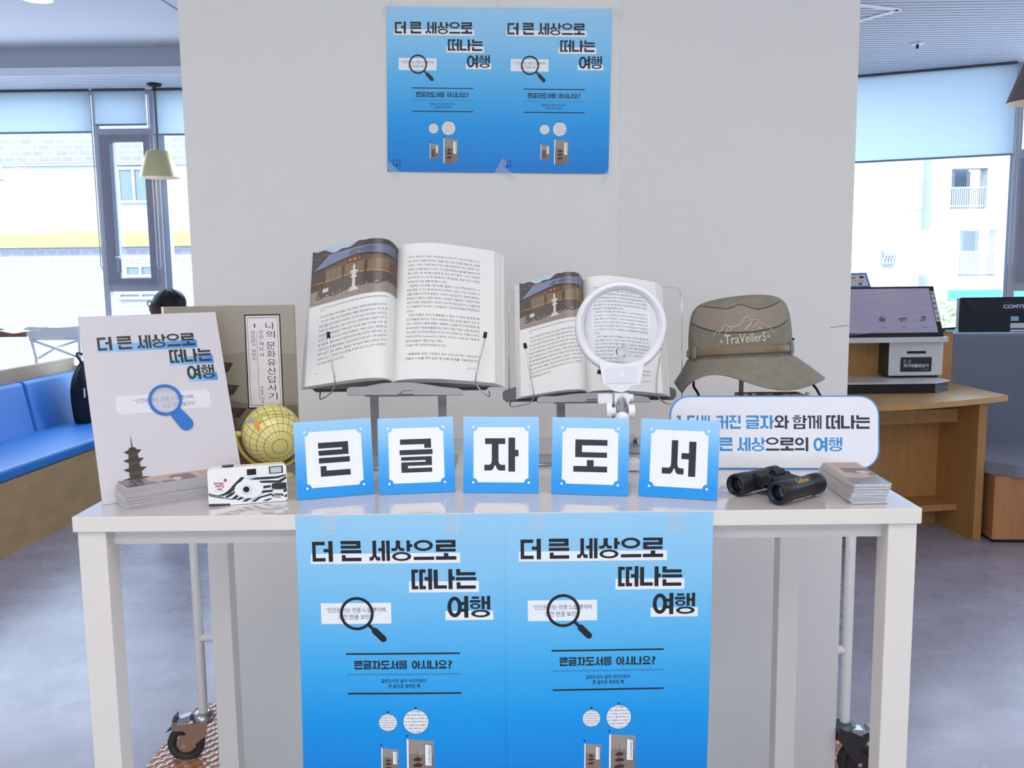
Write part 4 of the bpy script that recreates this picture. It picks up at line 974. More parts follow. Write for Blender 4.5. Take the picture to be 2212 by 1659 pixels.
RIGHT = ['수덕사 대웅전은 이른바 주심포(柱心包)집이다. 다포(多包)집이 아니', '라는 말이다. 집을 지으려면 기둥을 세운 다음 이것을 연결시켜 고정해', '야 한다. 기둥과 기둥을 옆으로 잇는 것을 창방이라고 하고, 앞뒤로 가로', '지르는 나무를 들보라고 한다. 이 기둥과 창방과 들보를 예쁘게 이어', '주는 장치, 곧 공포를 어떻게 힘 있고 보기 좋게, 그리고 외형적',
         '으로 멋있게 하느냐가 옛 건축에서는 아주 중요한 과제가 된다. 이것만', '살펴보아도 지은 때를 헤아릴 수 있다.', '  옛날에는 이 공포를 기둥 위에만 올렸다. 그것이 주심포집이다. 그', '런데 집을 더 크고 화려하게 하기 위하여 기둥과 기둥 사이에도 공', '포를 만들어서 꾸며 놓았다. 이것이 다포집이다. 맞배지붕에는', '주심포가 어울리고, 팔작지붕에는 다포집이 어울린다. 다포집이 널리',
         '퍼진 뒤에도 주심포집이 세워진 것은 옛 맛을 살리거나 조촐한 집', '이기 때문만은 아니었다. 이 대웅전은 그런 맞배지붕의 주심포집인', '것이다.', '  이와 더불어 우리가 빼놓을 수 없는 이 집의 중요한 특', '징은 배흘림기둥이다. 기둥이 아래에서 위로 곧바로 올라간 것이 아', '니라 가운데가 슬쩍 부풀어 팽팽한 느낌을 주고 윗부분을 좁', '게 마무리한 기둥을 배흘림이라고 한다. 이런 기둥은 오랜 옛날부터',
         '우리 집짓기의 중요한 특징이며, 먼 나라 신전에서도 이 꼴이 나타나', '이른바 엔타시스(entasis)라고 말하는 것이다. 그러면 왜 기둥을 부', '풀게 하였을까? 이름난 미술 선생은', '이것을 아주 또렷하게 설명한 바 있다.', '', '  (배흘림을 넣은) 기둥들은 힘이 있어 보이며, 기둥모양이', '짓눌린 느낌을 주지 않은 채 지붕 무게를 가볍게 받치고']
LEFT = ['그러니까 지붕의 형식 중에서 가장 간단한 기본형이 맞배지붕인 것이다.', '  옛 시대 이래로 우리 목조건축의 대종은 맞배지붕이었다. 여기에 새', '로운 꼴인 팔작지붕이 이웃에서 건너온 것은 뒤의 일로 생각되는', '데 부석사 무량수전이 가장 오랜 것이다. 팔작지붕이 유행한 이후 이', '단순한 맞배지붕은 어찌 보면 가난한 꼴로 여겨질 수도 있', '게 된 것처럼 보이기도 하지만 실제로는 그렇지 않았다. 화려한 집', '을 지을 때면 팔작지붕이 어울리지만 여기에는 경건한 기품이 없다. 단', '순한 것 같지만 맞배지붕에는 엄숙한 분위기가 살아난다. 그래서 팔작지', '붕이 널리 퍼진 때에도 중심의 제사집인 종묘, 공자님 모신', '대성전, 깊은 산 부석사 뒤의 집처럼 옛 꼴이 남아 있는 초기 사찰 등은', '모두 맞배지붕으로 되어 있다.']
def photo(p, x0, y0, x1, y1):
    rn = random.Random(5)
    q = lambda a, b: (x0 + (x1 - x0) * min(1.0, max(0.0, a)), y0 + (y1 - y0) * min(1.0, max(0.0, b)))
    def pol(mi, ly, *pts):
        if len(pts) != 4 or max(a for a, b in pts) - min(a for a, b in pts) < 0.05: p.poly([q(a, b) for a, b in pts], mi, ly); return
        (a, b), (c_, d_), (e_, f_), (g_, h_) = pts; v = []; n = 14
        for i in range(n + 1): s = i / n; v += [q(a + (c_ - a) * s, b + (d_ - b) * s), q(g_ + (e_ - g_) * s, h_ + (f_ - h_) * s)]
        p.items.append((mi, ly, v, [(2 * i, 2 * i + 1, 2 * i + 3, 2 * i + 2) for i in range(n)]))
    def band(mi, ly, up, lo, n=60):                    # strip between two curves, split so it bends with the page
        v = [];
        for i in range(n + 1): a = i / n; v += [q(a, up(a)), q(a, lo(a))]
        p.items.append((mi, ly, v, [(2 * i, 2 * i + 1, 2 * i + 3, 2 * i + 2) for i in range(n)]))
    hill = lambda a: 0.02 + 0.03 * math.sin(9 * a) + 0.09 * max(0, 1 - abs(a - 0.3) / 0.28) * 1.0 + 0.012 * math.sin(40 * a)
    band(2, 2, lambda a: 0, lambda a: 0.4); band(3, 3, lambda a: 0, lambda a: 1.0 if a < 0 else 0.45)
    band(2, 4, lambda a: 0, lambda a: max(0.0, 0.11 - abs(a - 0.33) * 0.35 + 0.02 * math.sin(30 * a)))
    for k in range(50):
        a, b = rn.uniform(0, 1), rn.uniform(0.1, 0.3); p.poly([q(a + 0.03 * math.cos(z), b + 0.025 * math.sin(z)) for z in (0, 1, 2.2, 3.3, 4.4, 5.3)], 3 if k % 2 else 4, 3.2)
    pass
    eave = lambda a: 0.40 - 0.16 * min(1, a / 0.55) + 0.05 * max(0, (a - 0.55) / 0.45)
    ridge = lambda a: max(0.10, 0.36 - 1.05 * a) if a < 0.24 else 0.115 - 0.05 * (a - 0.2) + 0.03 * max(0, a - 0.75)
    band(5, 5, lambda a: min(ridge(a) + 0.02, eave(a) - 0.02), eave)
    for k in range(46):
        a = 0.05 + k * 0.0208; top = (a * 0.82 + 0.17, max(0.10, ridge(min(1, a * 0.82 + 0.17)) + 0.015)); p.line([q(*top) if top[0] < 1 else q(1, 0.1), q(min(1, a), eave(a) - 0.005)], 0.006 * (x1 - x0), 6, 6)
    band(7, 7, lambda a: eave(a) - 0.012, lambda a: eave(a) + 0.03)
    band(8, 5, lambda a: eave(a) + 0.02, lambda a: 0.68); band(16, 6, lambda a: 0.60 - 0.05 * math.sin(2.6 * a) + 0.02, lambda a: 0.625 - 0.05 * math.sin(2.6 * a) + 0.02)
    pol(3, 6, (0, 0.36), (0.15, 0.37), (0.17, 0.66), (0, 0.66))
    for a0, a1 in ((0.18, 0.38), (0.43, 0.53), (0.57, 0.65), (0.70, 0.94)):
        b0, b1 = 0.43 - 0.07 * a0, 0.61 - 0.05 * a0
        pol(9, 7, (a0, b0), (a1, b0 - 0.02), (a1, b1 - 0.02), (a0, b1))
        for s in (0.33, 0.66): p.line([q(a0 + (a1 - a0) * s, b0 - 0.01), q(a0 + (a1 - a0) * s, b1 - 0.01)], 0.004 * (x1 - x0), 10, 8)
    for a in (0.17, 0.40, 0.67, 0.96): pol(10, 8, (a - 0.012, 0.40), (a + 0.012, 0.40), (a + 0.012, 0.64), (a - 0.012, 0.64))
    pol(10, 9, (0.44, 0.30), (0.64, 0.28), (0.64, 0.37), (0.44, 0.39))
    for k, c in enumerate('殿雄大'): p.text(c, *q(0.465 + k * 0.055, 0.312 - k * 0.006), *q(0.505 + k * 0.055, 0.362 - k * 0.006), 14, 10, 0.02)
    band(11, 6, lambda a: 0.64 - 0.05 * math.sin(2.6 * a) + 0.03 * (1 - a), lambda a: 0.92 - 0.06 * a)
    pol(10, 7, (0, 0.62), (0.16, 0.62), (0.16, 0.72), (0, 0.74))
    band(12, 7, lambda a: 0.92 - 0.11 * a + 0.015 * math.sin(25 * a), lambda a: 1.0); pol(12, 7, (0, 0.76), (0.1, 0.74), (0.06, 0.95), (0, 0.97))
    for k in range(60):
        a = rn.uniform(0.08, 0.95); b = 0.90 - 0.09 * a + rn.uniform(-0.05, 0.02); r = rn.uniform(0.006, 0.014); p.poly([q(a + r * math.cos(z), b + r * 1.3 * math.sin(z)) for z in (0, 1, 2, 3, 4, 5)], 15 if k % 3 else 3, 8)
    pol(13, 8, (0.155, 0.735), (0.225, 0.725), (0.225, 0.795), (0.155, 0.805))
    c = 0.535
    for b0, b1, w0, w1 in ((0.42, 0.46, 0.006, 0.012), (0.46, 0.49, 0.02, 0.014), (0.49, 0.53, 0.012, 0.014), (0.53, 0.555, 0.03, 0.055), (0.555, 0.575, 0.055, 0.03), (0.575, 0.64, 0.026, 0.026), (0.64, 0.665, 0.04, 0.04), (0.665, 0.83, 0.017, 0.019), (0.83, 0.86, 0.035, 0.045), (0.86, 0.90, 0.055, 0.06)):
        pol(13, 11, (c - w0, b0), (c + w0, b0), (c + w1, b1), (c - w1, b1))
def spl(pts, u):
    for (a, b), (c, d) in zip(pts, pts[1:]):
        if u <= c:
            s = (u - a) / (c - a); s = s * s * (3 - 2 * s) if a == 0 else s
            return b + (d - b) * s
    return pts[-1][1]
def smooth_profile(pts):
    n = 120; xs = [i / n for i in range(n + 1)]; ys = []
    cm = catmull([Vector((a, b, 0)) for a, b in pts], 10)
    for x in xs:
        for a, b in zip(cm, cm[1:]):
            if a.x <= x <= b.x + 1e-9: ys.append(a.y + (b.y - a.y) * (x - a.x) / max(1e-9, b.x - a.x)); break
        else: ys.append(pts[-1][1])
    def f(u):
        k = min(n - 1, max(0, int(u * n))); s = u * n - k
        return ys[k] + (ys[k + 1] - ys[k]) * s
    return f
def open_book(O, lean, sc, WLp, WRp, Lp, label):
    l = R(lean); ey = Vector((0, math.sin(l), math.cos(l)))
    f = Fr(O, (1, 0, 0), ey, (0, -math.cos(l), math.sin(l)))
    t = thing('open_book', label, 'book', O)
    pl_ = smooth_profile([(0, 0.0), (0.03, 0.018), (0.10, 0.033), (0.25, 0.037), (0.45, 0.029), (0.75, 0.009), (1, -0.008)])
    prr = smooth_profile([(0, 0.0), (0.03, 0.008), (0.10, 0.016), (0.25, 0.0205), (0.45, 0.0175), (0.75, 0.003), (1, -0.0115)])
    def left(u, y): return sc * (pl_(u) * (0.72 + 0.40 * y / Lp) - 0.012 * u * (1 - y / Lp))
    def right(u, y): return sc * (prr(u) * (0.85 + 0.25 * y / Lp))
    for side, W, h, sg, th in (('left', WLp, left, -1, 0.016), ('right', WRp, right, 1, 0.021)):
        th *= sc; mb = M(); fl = 0.010 * sc if side == 'left' else 0.018 * sc
        g = lambda u, y, d=0.0: f(sg * u * W, y, h(u, y) + d)
        mb.grid(lambda u, v: g(u if sg > 0 else 1 - u, Lp * v), 60, 10, 0)
        bk = lambda u, y: f(sg * u * (W + fl), y, h(u, y) - th * (0.25 + 0.75 * min(1, u * 5)))
        mb.grid(lambda u, v: bk(1 - u, Lp * v), 24, 6, 1, True, True)
        mb.grid(lambda u, v: (lambda a, b: a + (b - a) * u)(g(1, Lp * v), bk(1, Lp * v)), 4, 8, 1, False, True)
        for yy in (0.0, Lp): mb.grid(lambda u, v: (lambda a, b: a + (b - a) * u)(g(v, yy), bk(v, yy)), 1, 24, 1, True, True)
        p = Print()
        if side == 'left':
            photo(p, 0.0, 0.0, 1.0, 0.425)
            fx = lambda s, tt, hh: g(1 - s, Lp * (1 - tt * (1.0 - 0.09 * s) if tt > 0.3 else 1 - tt * (1.0 - 0.09 * s)), hh)
            p.text('▲ 수덕사 대웅전 고려시대 목조건축 중 하나로 단아하며 정제된 맞배지붕의 조용하고 장엄한 멋을 보여준다', 0.14, 0.452, 0.93, 0.463, 18, 3, 0.012); p.text('볼 만하다.', 0.14, 0.472, 0.205, 0.482, 18, 3)
            for k, s in enumerate(LEFT):
                y = 0.512 + k * 0.0345; full = k < len(LEFT) - 1
                ind = 0.025 if s.startswith(' ') else 0; p.text(s.strip(), 0.135 + ind, y, 0.925 if full else 0.46, y + 0.0185, 17, 3, 0.004)
            p.text('116', 0.12, 0.925, 0.15, 0.937, 17, 3)
        else:
            fx = lambda s, tt, hh: g(s, Lp * (1 - tt), hh)
            for k, s in enumerate(RIGHT):
                if not s: continue
                y = 0.098 + k * 0.0312; ind = 0.025 if s.startswith(' ') else 0
                n = len(s.strip()); x1 = 0.85 if n > 27 or k in (9, 10, 16, 23, 24) else 0.12 + 0.73 * n / 38.0
                if n > 24 and k not in (6, 13, 20, 21): x1 = 0.85
                p.text(s.strip(), 0.12 + ind, y, x1, y + 0.0178, 17, 3, 0.004)
            p.text('예산 수덕사   117', 0.73, 0.905, 0.85, 0.917, 17, 3)
        p.put(mb, fx, 0.00005)
        mb.build(side + '_pages', [pg, pedge] + PH + [btext, bcap], t)
    mb = M()
    cv = lambda u, v: f(-(WLp + 0.006 * sc) + (WLp + WRp + 0.016 * sc) * u, Lp * v, -0.030 * sc)
    mb.grid(cv, 1, 1, 0); mb.grid(lambda u, v: cv(1 - u, v) - f.z * 0.0006, 1, 1, 0)
    mb.build('cover', mat('book_cover_grey', rgb(150, 142, 132), 0.5), t)
    return f
grey_pl = mat('stand_grey', rgb(150, 152, 158), 0.42); grey_dk = mat('stand_dark_grey', rgb(74, 78, 84), 0.45); chrome = mat('chrome_wire', rgb(176, 178, 184), 0.22, 1.0)
tipm = mat('clip_tip_black', rgb(18, 18, 22), 0.4)
def book_stand(f, label, plate_px, lip_px, wires, legs, hb, base, lipz=0.010):
    ph = lambda px, py, h: I(px, py, f.o + f.z * h, f.z)
    c = f(0, 0, hb); t = thing('book_stand', label, 'book stand', (c.x, c.y + 0.05, ZT))
    pts = [(lambda q: ((q - f.o).dot(f.x), (q - f.o).dot(f.y)))(ph(a, b, hb)) for a, b in plate_px]
    (x0, yb), (x1, _) = pts
    xi = 0.035
    M().prism([(x0 + 0.006, yb), (x1 - 0.006, yb), (x1, yb + 0.006), (x1, yb + 0.016), (x1 - 0.004, yb + 0.02), (x1 - xi, yb + 0.03), (x1 - xi, yb + 0.17), (x0 + xi, yb + 0.17), (x0 + xi, yb + 0.03), (x0 + 0.004, yb + 0.02), (x0, yb + 0.016), (x0, yb + 0.006)], f, hb - 0.006, hb, 0, 0).build('back_plate', grey_dk, t)
    lip = [(lambda q: ((q - f.o).dot(f.x), (q - f.o).dot(f.y)))(ph(a, b, lipz)) for a, b in lip_px]
    m = M(); m.prism(lip[::-1], f, lipz - 0.003, lipz, 0, 0); ly = min(b for a, b in lip)
    m.box(min(a for a, b in lip) + 0.03, max(a for a, b in lip) - 0.03, ly + 0.004, ly + 0.007, lipz - 0.016, lipz - 0.0031, 0, f)
    m.build('book_ledge', grey_pl, t)
    for w in wires:
        n = len(w); pts = [ph(a, b, h) for a, b, h in w]
        cl = M().tube(pts, 0.0013, 8, 0, 6).build('page_clip', chrome, t)
        M().tube([pts[-2].lerp(pts[-1], 0.55), pts[-1]], 0.0032, 10).build('clip_tip', tipm, cl)
    for (a, b), (c_, d) in legs:
        p0 = ph(a, b, hb - 0.010); p1 = G(c_, d, ZT + 0.004)
        M().hexa([p1 + Vector((-0.0065, 0, 0)), p1 + Vector((0.0065, 0, 0)), p1 + Vector((0.0065, 0.003, 0)), p1 + Vector((-0.0065, 0.003, 0)), p0 + Vector((-0.0078, 0, 0.006)), p0 + Vector((0.0078, 0, 0.006)), p0 + Vector((0.0078, 0.003, 0.006)), p0 + Vector((-0.0078, 0.003, 0.006))]).build('support_leg', grey_pl, t)
    bx0, bx1, by0, by1 = base
    m = M()
    m.box(bx0, bx1, by1 - 0.075, by1, ZT + 0.0005, ZT + 0.004); m.box(bx0, bx0 + 0.02, by0, by1 - 0.075, ZT + 0.0005, ZT + 0.004); m.box(bx1 - 0.02, bx1, by0, by1 - 0.075, ZT + 0.0005, ZT + 0.004)
    m.build('stand_base', grey_pl, t)
    M().tube([(bx0 + 0.01, by0 + 0.004, ZT + 0.003), (bx1 - 0.01, by0 + 0.004, ZT + 0.003)], 0.0024, 8).build('base_wire', chrome, t)
    return t
OB = P(850, 826, 1.6); LEAN = 27
fB = open_book(OB, LEAN, 1.0, 0.159, 0.177, 0.262, 'larger open book with a temple photograph, on the left book stand')
book_stand(fB, 'grey book stand under the larger open book, its wire clips holding the pages', [(673, 845), (1057, 845)],
           [(749, 853), (749, 841), (756, 836), (790, 835), (820, 828), (845, 826), (890, 826), (920, 830), (958, 836), (990, 839), (1000, 843), (1000, 852), (997, 853), (893, 853), (892, 843), (870, 844), (860, 852), (855, 853)],
           [[(692, 846, -0.03), (692, 862, 0.0), (712, 851, 0.012), (722, 836, 0.022), (723, 818, 0.03), (717, 785, 0.036), (711, 745, 0.037), (709, 718, 0.038)], [(1057, 846, -0.03), (1057, 857, 0.0), (1041, 846, 0.008), (1029, 830, 0.014), (1028, 812, 0.02), (1035, 780, 0.024), (1044, 745, 0.026), (1049, 718, 0.028)]],
           [((808, 853), (812, 984)), ((955, 853), (957, 984))], -0.038, (-0.285, -0.10, 1.545, 1.66))
OS = P(1268.5, 849, 1.6)
fS = open_book(OS, LEAN, 0.86, 0.116, 0.134, 0.2185, 'smaller open book with a temple photograph, behind the ring magnifier')
sb = book_stand(fS, 'grey book stand under the smaller open book behind the ring magnifier', [(1086, 866), (1462, 866)],
           [(1160, 869), (1161, 860), (1168, 856), (1200, 856), (1240, 850), (1290, 848), (1340, 848), (1370, 853), (1400, 858), (1404, 862), (1404, 868), (1300, 868), (1290, 861), (1268, 862), (1264, 868)],
           [[(1104, 866, -0.03), (1104, 878, 0.0), (1140, 872, 0.012), (1152, 860, 0.02), (1152, 845, 0.026), (1144, 800, 0.03), (1138, 765, 0.031), (1133.5, 742, 0.032)], [(1450, 873, -0.03), (1435, 869, 0.0), (1422, 858, 0.008), (1418, 840, 0.014), (1420, 805, 0.02), (1424, 775, 0.024), (1425, 760, 0.024), (1425, 752, 0.024)]],
           [((1211, 869), (1214, 984)), ((1318, 869), (1318, 984))], -0.033, (0.01, 0.175, 1.56, 1.655), 0.010)
ph = lambda px, py, h: I(px, py, fS.o + fS.z * h, fS.z)
M().tube([ph(1100, 860, -0.036), ph(1099, 650, -0.036), ph(1103, 632, -0.036), ph(1120, 624, -0.036), ph(1455, 620, -0.036), ph(1468, 626, -0.036), ph(1473, 645, -0.036), ph(1473, 860, -0.036)], 0.0008, 6).build('back_wire_frame', chrome, sb)

# ================================================================== RING MAGNIFIER ON A STAND
YM = 1.475
mp = P(1341, 707, YM); wm = mat('magnifier_white', rgb(236, 236, 242), 0.3)
k = (EYE - mp).length / CF
e = (EYE - mp); e.x = 0; e.normalize(); mz = Vector((0, -math.cos(R(2)), math.sin(R(2)))); mx_ = Vector((1, 0, 0)); my = mz.cross(mx_)
f = Fr(mp, mx_, my, mz)
px = lambda a, b: ((a - 1341) * k, -(b - 707) * k)
t = thing('ring_magnifier', 'white ring magnifier lamp on a jointed chrome stem before the smaller book', 'magnifier', (mp.x, mp.y, ZT))
Ro, Ri = 98.5 * k, 79 * k
m = M(); m.lathe([(Ri, -0.004), (Ri + 0.002, 0.004), (Ri + 0.006, 0.0055), ((Ro + Ri) / 2, 0.0075), (Ro - 0.003, 0.005), (Ro, 0.0), (Ro - 0.002, -0.006), (Ri + 0.004, -0.007), (Ri, -0.004)], f, 72)
m.build('lens_ring', wm, t)
m = M(); lg = glass_mat('magnifier_glass', (0.97, 0.98, 1.0, 1), 0.010)
m.lathe([(0.0, 0.003), (Ri * 0.4, 0.0026), (Ri * 0.8, 0.001), (Ri + 0.0005, -0.0005)], f, 64); m.lathe([(Ri + 0.0005, -0.001), (0.0, -0.001)], f, 64)
m.build('magnifying_lens', lg, t)
lc = px(1341, 759); m = M()
m.lathe([(0.0, -0.0015), (0.0120, -0.0010), (0.0120, 0.0006), (0.010, 0.0022), (0.006, 0.0036), (0.0, 0.0042)], Fr(f(lc[0], lc[1], 0.001), f.x, f.y, f.z), 36)
m.build('strong_lens', mat('strong_lens_glass', (1, 1, 1, 1), 0.0, trans=1.0, ior=1.5), t)
hp = [px(*q) for q in ((1292, 772), (1297, 800), (1301, 826), (1312, 831), (1323, 842), (1341, 846), (1352, 842), (1363, 831), (1380, 829), (1386, 805), (1391, 772), (1372, 780), (1341, 786), (1310, 780))]
hz = M().prism(hp[::-1], f, -0.008, 0.009, 0, 0).build('lamp_housing', wm, t, bevel=0.002)
M().prism([px(*q) for q in ((1307, 791), (1376, 791), (1374, 826), (1307, 826))][::-1], f, 0.0091, 0.0099).build('battery_cover', mat('cover_white', rgb(228, 228, 236), 0.35), hz, bevel=0.0006)
M().cyl(f(*px(1341, 806), 0.01), f(*px(1341, 806), 0.0108), 0.0045, n=18).build('cover_dimple', wm, hz)
M().ball(f(*px(1295, 802), 0.002), 0.004, 8).build('switch', tipm, hz)
jt = f(*px(1342, 858), 0.0)
M().prism([px(*q) for q in ((1326, 848), (1357, 848), (1359, 862), (1354, 879), (1330, 879), (1325, 862))][::-1], f, -0.012, 0.010).build('joint_block', wm, t, bevel=0.002)
M().prism([px(*q) for q in ((1291, 850), (1321, 849), (1322, 871), (1291, 869))][::-1], f, -0.010, 0.010).build('clamp_wing', wm, t, bevel=0.002)
M().cyl(f(*px(1358, 859), 0), f(*px(1367, 859), 0), 0.0065, n=18).build('joint_knob', wm, t)
M().cyl(f(*px(1342, 857), 0.0101), f(*px(1342, 857), 0.012), 0.004, n=16).build('joint_screw', chrome, t)
low = P(1344, 898, YM - 0.045)
M().cyl(jt + Vector((0, -0.004, -0.004)), low, 0.0085, n=20).build('chrome_stem', chrome, t)
M().ball(low + Vector((0, 0, -0.004)), 0.0115, 12).build('ball_joint', wm, t)
for a, b, r in ((1309, 1320, 0.0150), (1320, 1329, 0.0065), (1357, 1370, 0.0115)):
    M().cyl(P(a, 889, YM - 0.04), P(b, 889, YM - 0.04), r, n=22).build('clamp_knob', wm, t)
foot = Vector((G(1376, 972, ZT).x, 1.705, ZT))
M().tube([low, low + Vector((0.004, 0.02, -0.05)), foot + Vector((-0.01, -0.03, 0.03)), foot + Vector((0, 0, 0.006))], 0.0055, 10, 0, 6).build('lower_stem', chrome, t)
M().lathe([(0.0, 0.011), (0.028, 0.010), (0.040, 0.006), (0.042, 0.0006), (0.0, 0.0006)], Fr(foot), 36).build('stand_base', mat('base_silver', rgb(200, 202, 208), 0.3), t)
g0 = G(1371, 1019, ZT + 0.0006)
M().box(g0.x - 0.018, g0.x + 0.010, g0.y, g0.y + 0.03, ZT + 0.0006, ZT + 0.02).build('base_clamp', wm, t, bevel=0.004)

# ================================================================== SUN HAT ON ITS STAND
YH = 1.72
hc = P(1596, 772, YH); kh = (EYE - hc).length / CF
fab = mat('hat_canvas', rgb(128, 124, 112), 0.85, noise=(60, 0.10, (1, 1, 1)), bump=(420, 0.25))
def weave(m):
    nt = m.node_tree; b = nt.nodes['Principled BSDF']; tc = nt.nodes.new('ShaderNodeTexCoord'); uv = nt.nodes.new('ShaderNodeUVMap')
    mp_ = nt.nodes.new('ShaderNodeMapping'); mp_.inputs['Scale'].default_value = (92, 19, 1)
    vo = nt.nodes.new('ShaderNodeTexVoronoi'); vo.inputs['Randomness'].default_value = 0.12; vo.inputs['Scale'].default_value = 1.0
    rp = nt.nodes.new('ShaderNodeValToRGB'); rp.color_ramp.elements[0].position = 0.26; rp.color_ramp.elements[0].color = rgb(84, 74, 66); rp.color_ramp.elements[1].position = 0.34; rp.color_ramp.elements[1].color = rgb(158, 146, 134)
    nt.links.new(uv.outputs[0], mp_.inputs[0]); nt.links.new(mp_.outputs[0], vo.inputs['Vector']); nt.links.new(vo.outputs['Distance'], rp.inputs[0]); nt.links.new(rp.outputs[0], b.inputs['Base Color'])
mesh_m = mat('hat_mesh', rgb(158, 146, 134), 0.85); weave(mesh_m)
strap = mat('strap_brown', rgb(128, 108, 84), 0.5, noise=(30, 0.1, (1, 1, 1))); pip = mat('hat_piping', rgb(70, 66, 60), 0.8); thread = mat('thread_cream', rgb(214, 206, 178), 0.7)
t = thing('sun_hat', 'grey-brown outdoor hat with mesh panel, leather strap and mountain embroidery', 'hat', (hc.x, hc.y, hc.z - 0.07))
rx, ry = 105 * kh, 112 * kh
prof = smooth_profile([(0, 0.0), (0.25, 0.042), (0.48, 0.078), (0.64, 0.099), (0.80, 0.110), (1, 0.114)])
rad = smooth_profile([(0, 1.0), (0.25, 1.0), (0.48, 0.955), (0.64, 0.85), (0.80, 0.58), (1, 0.0)])
TILT = R(7.5)
def tilt(v):                                          # front edge lifted
    return hc + Vector((v.x, v.y * math.cos(TILT) + v.z * math.sin(TILT), -v.y * math.sin(TILT) + v.z * math.cos(TILT)))
def crown(phi, s, d=0.0):
    """phi: 0 right, 90 towards the viewer, 180 left; s: 0 hem .. 1 top"""
    a = R(phi); r = rad(s); z = prof(s)
    lump = 1 + (0.010 * math.sin(3 * a + 4 * s) + 0.008 * math.sin(7 * a)) * min(1, (1 - s) * 3)
    pk = -0.007 * r * s * math.cos(a - 3.4) - 0.004 * math.cos(a - 2.6) * (1 - s)
    q = Vector((rx * r * lump * math.cos(a), -ry * r * lump * math.sin(a), z + pk))
    nrm = Vector((math.cos(a) * (1 - s), -math.sin(a) * (1 - s), 0.1 + s * s)).normalized()
    return tilt(q + nrm * d)
m = M(); m.grid(lambda u, v: crown(360 * u, v), 96, 36, 0); m.build('crown', fab, t)
def hatp(x, y, d=0.0016):                              # crown point seen at a photo pixel
    xx = (x - 1596) * kh / rx; s = 0.4
    for _ in range(18):
        r = rad(s); c = max(-0.985, min(0.985, xx / max(0.2, r))); ph_ = math.degrees(math.acos(c)); q = crown(ph_, s)
        w = q - EYE; yy = 829.5 - CF * w.dot(CU) / w.dot(CW); s = max(0.02, min(0.97, s + (yy - y) / 170.0))
    return crown(ph_, s, d)
C4 = lambda x, y: (1420 + x * 0.2532, 600 + y * 0.2532)
def along(pts, u):
    k_ = min(len(pts) - 2, int(u * (len(pts) - 1))); s = u * (len(pts) - 1) - k_
    return pts[k_][0] + (pts[k_ + 1][0] - pts[k_][0]) * s, pts[k_][1] + (pts[k_ + 1][1] - pts[k_][1]) * s
sm2 = lambda pts: [(v.x, v.y) for v in catmull([Vector((a, b, 0)) for a, b in pts], 5)]
hiC = sm2([(345, 250), (430, 257), (510, 270), (560, 255), (610, 232), (670, 250), (740, 272), (830, 255), (900, 228), (975, 203)])
loC = sm2([(288, 385), (340, 425), (420, 455), (500, 467), (600, 466), (700, 462), (800, 443), (880, 425), (960, 398), (1035, 352)])
def mpanel(u, v):
    a, b = along(loC, u), along(hiC, u)
    return hatp(*C4(a[0] + (b[0] - a[0]) * v, a[1] + (b[1] - a[1]) * v), 0.0011)
m = M(); m.grid(mpanel, 60, 14, 0, True, True); m.build('mesh_panel', mesh_m, t)
for g_ in (hiC, loC): M().tube([hatp(*C4(*q_), 0.0012) for q_ in g_[::2]], 0.0009, 5).build('seam_piping', pip, t)
m = M(); m.grid(lambda u, v: crown(195 - 210 * u, 0.025 + 0.085 * v, 0.0022 + 0.001 * math.sin(math.pi * v)), 60, 4, 0); m.build('leather_strap', strap, t, solid=0.0012)
for p_ in (158, 33):
    m = M(); m.grid(lambda u, v: crown(p_ + 4 - 8 * u, 0.004 + 0.13 * v, 0.0045), 3, 8, 0); m.build('strap_loop', fab, t, solid=0.0015)
def brim(u, v, d=0.0):
    phi = 360 * u; a = R(phi)
    wid = 0.058 + 0.014 * max(0, math.cos(a)) + 0.006 * math.sin(a)
    g = lambda c, w: math.exp(-((phi - c) / w) ** 2)
    drop = 0.049 - 0.020 * g(122, 24) + 0.012 * g(72, 24) + 0.014 * g(172, 22) - 0.006 * g(12, 22) - 0.02 * g(270, 60)
    out = wid * (0.78 - 0.50 * g(180, 32))
    q = Vector(((rx + out * v) * math.cos(a), -(ry + out * v) * math.sin(a), -drop * (v ** 1.12) - 0.004 * math.cos(a - 2.6) + d))
    return tilt(q)
m = M(); m.grid(lambda u, v: brim(u, v), 120, 10, 0); m.build('brim', fab, t, solid=0.002)
for v in (0.99,): M().tube([brim(i / 90, v) for i in range(91)], 0.0016, 6).build('brim_hem', fab, t)
# embroidery: crown point from photo pixel, on the front
m = M()
for ln in ([(420, 500), (440, 460), (470, 455), (495, 405), (520, 418), (545, 425), (570, 415), (610, 395), (640, 340), (655, 330), (680, 358), (700, 365), (730, 360), (755, 380), (790, 405), (830, 420), (850, 445), (876, 470)], [(450, 490), (470, 455)], [(490, 505), (505, 470), (520, 435)], [(525, 465), (545, 430)], [(690, 370), (680, 400), (655, 425), (625, 450)], [(700, 430), (730, 395), (735, 375)], [(745, 440), (760, 405)], [(760, 440), (770, 430)], [(650, 440), (660, 415), (690, 395)]):
    m.tube([hatp(*C4(a, b)) for a, b in ln], 0.0006, 5, 0, 3)
for cx, cy in ((470, 548), (822, 502)):
    for k_ in range(5):
        a = R(-90 + 72 * k_); m.tube([hatp(*C4(cx, cy)), hatp(*C4(cx + 20 * math.cos(a), cy + 20 * math.sin(a)))], 0.0007, 5)
p = Print().text('TraVellerS', 492, 478, 800, 556, 0, 1, 0.0)
vs = []
for mi, ly, v, fcs in p.items:
    kk = len(m.v); m.v += [hatp(*C4(a, b - 0.10 * (a - 646)), 0.0022) for a, b in v]
    for q in fcs: m.face([kk + i for i in q], 0)
m.build('embroidery', thread, t)
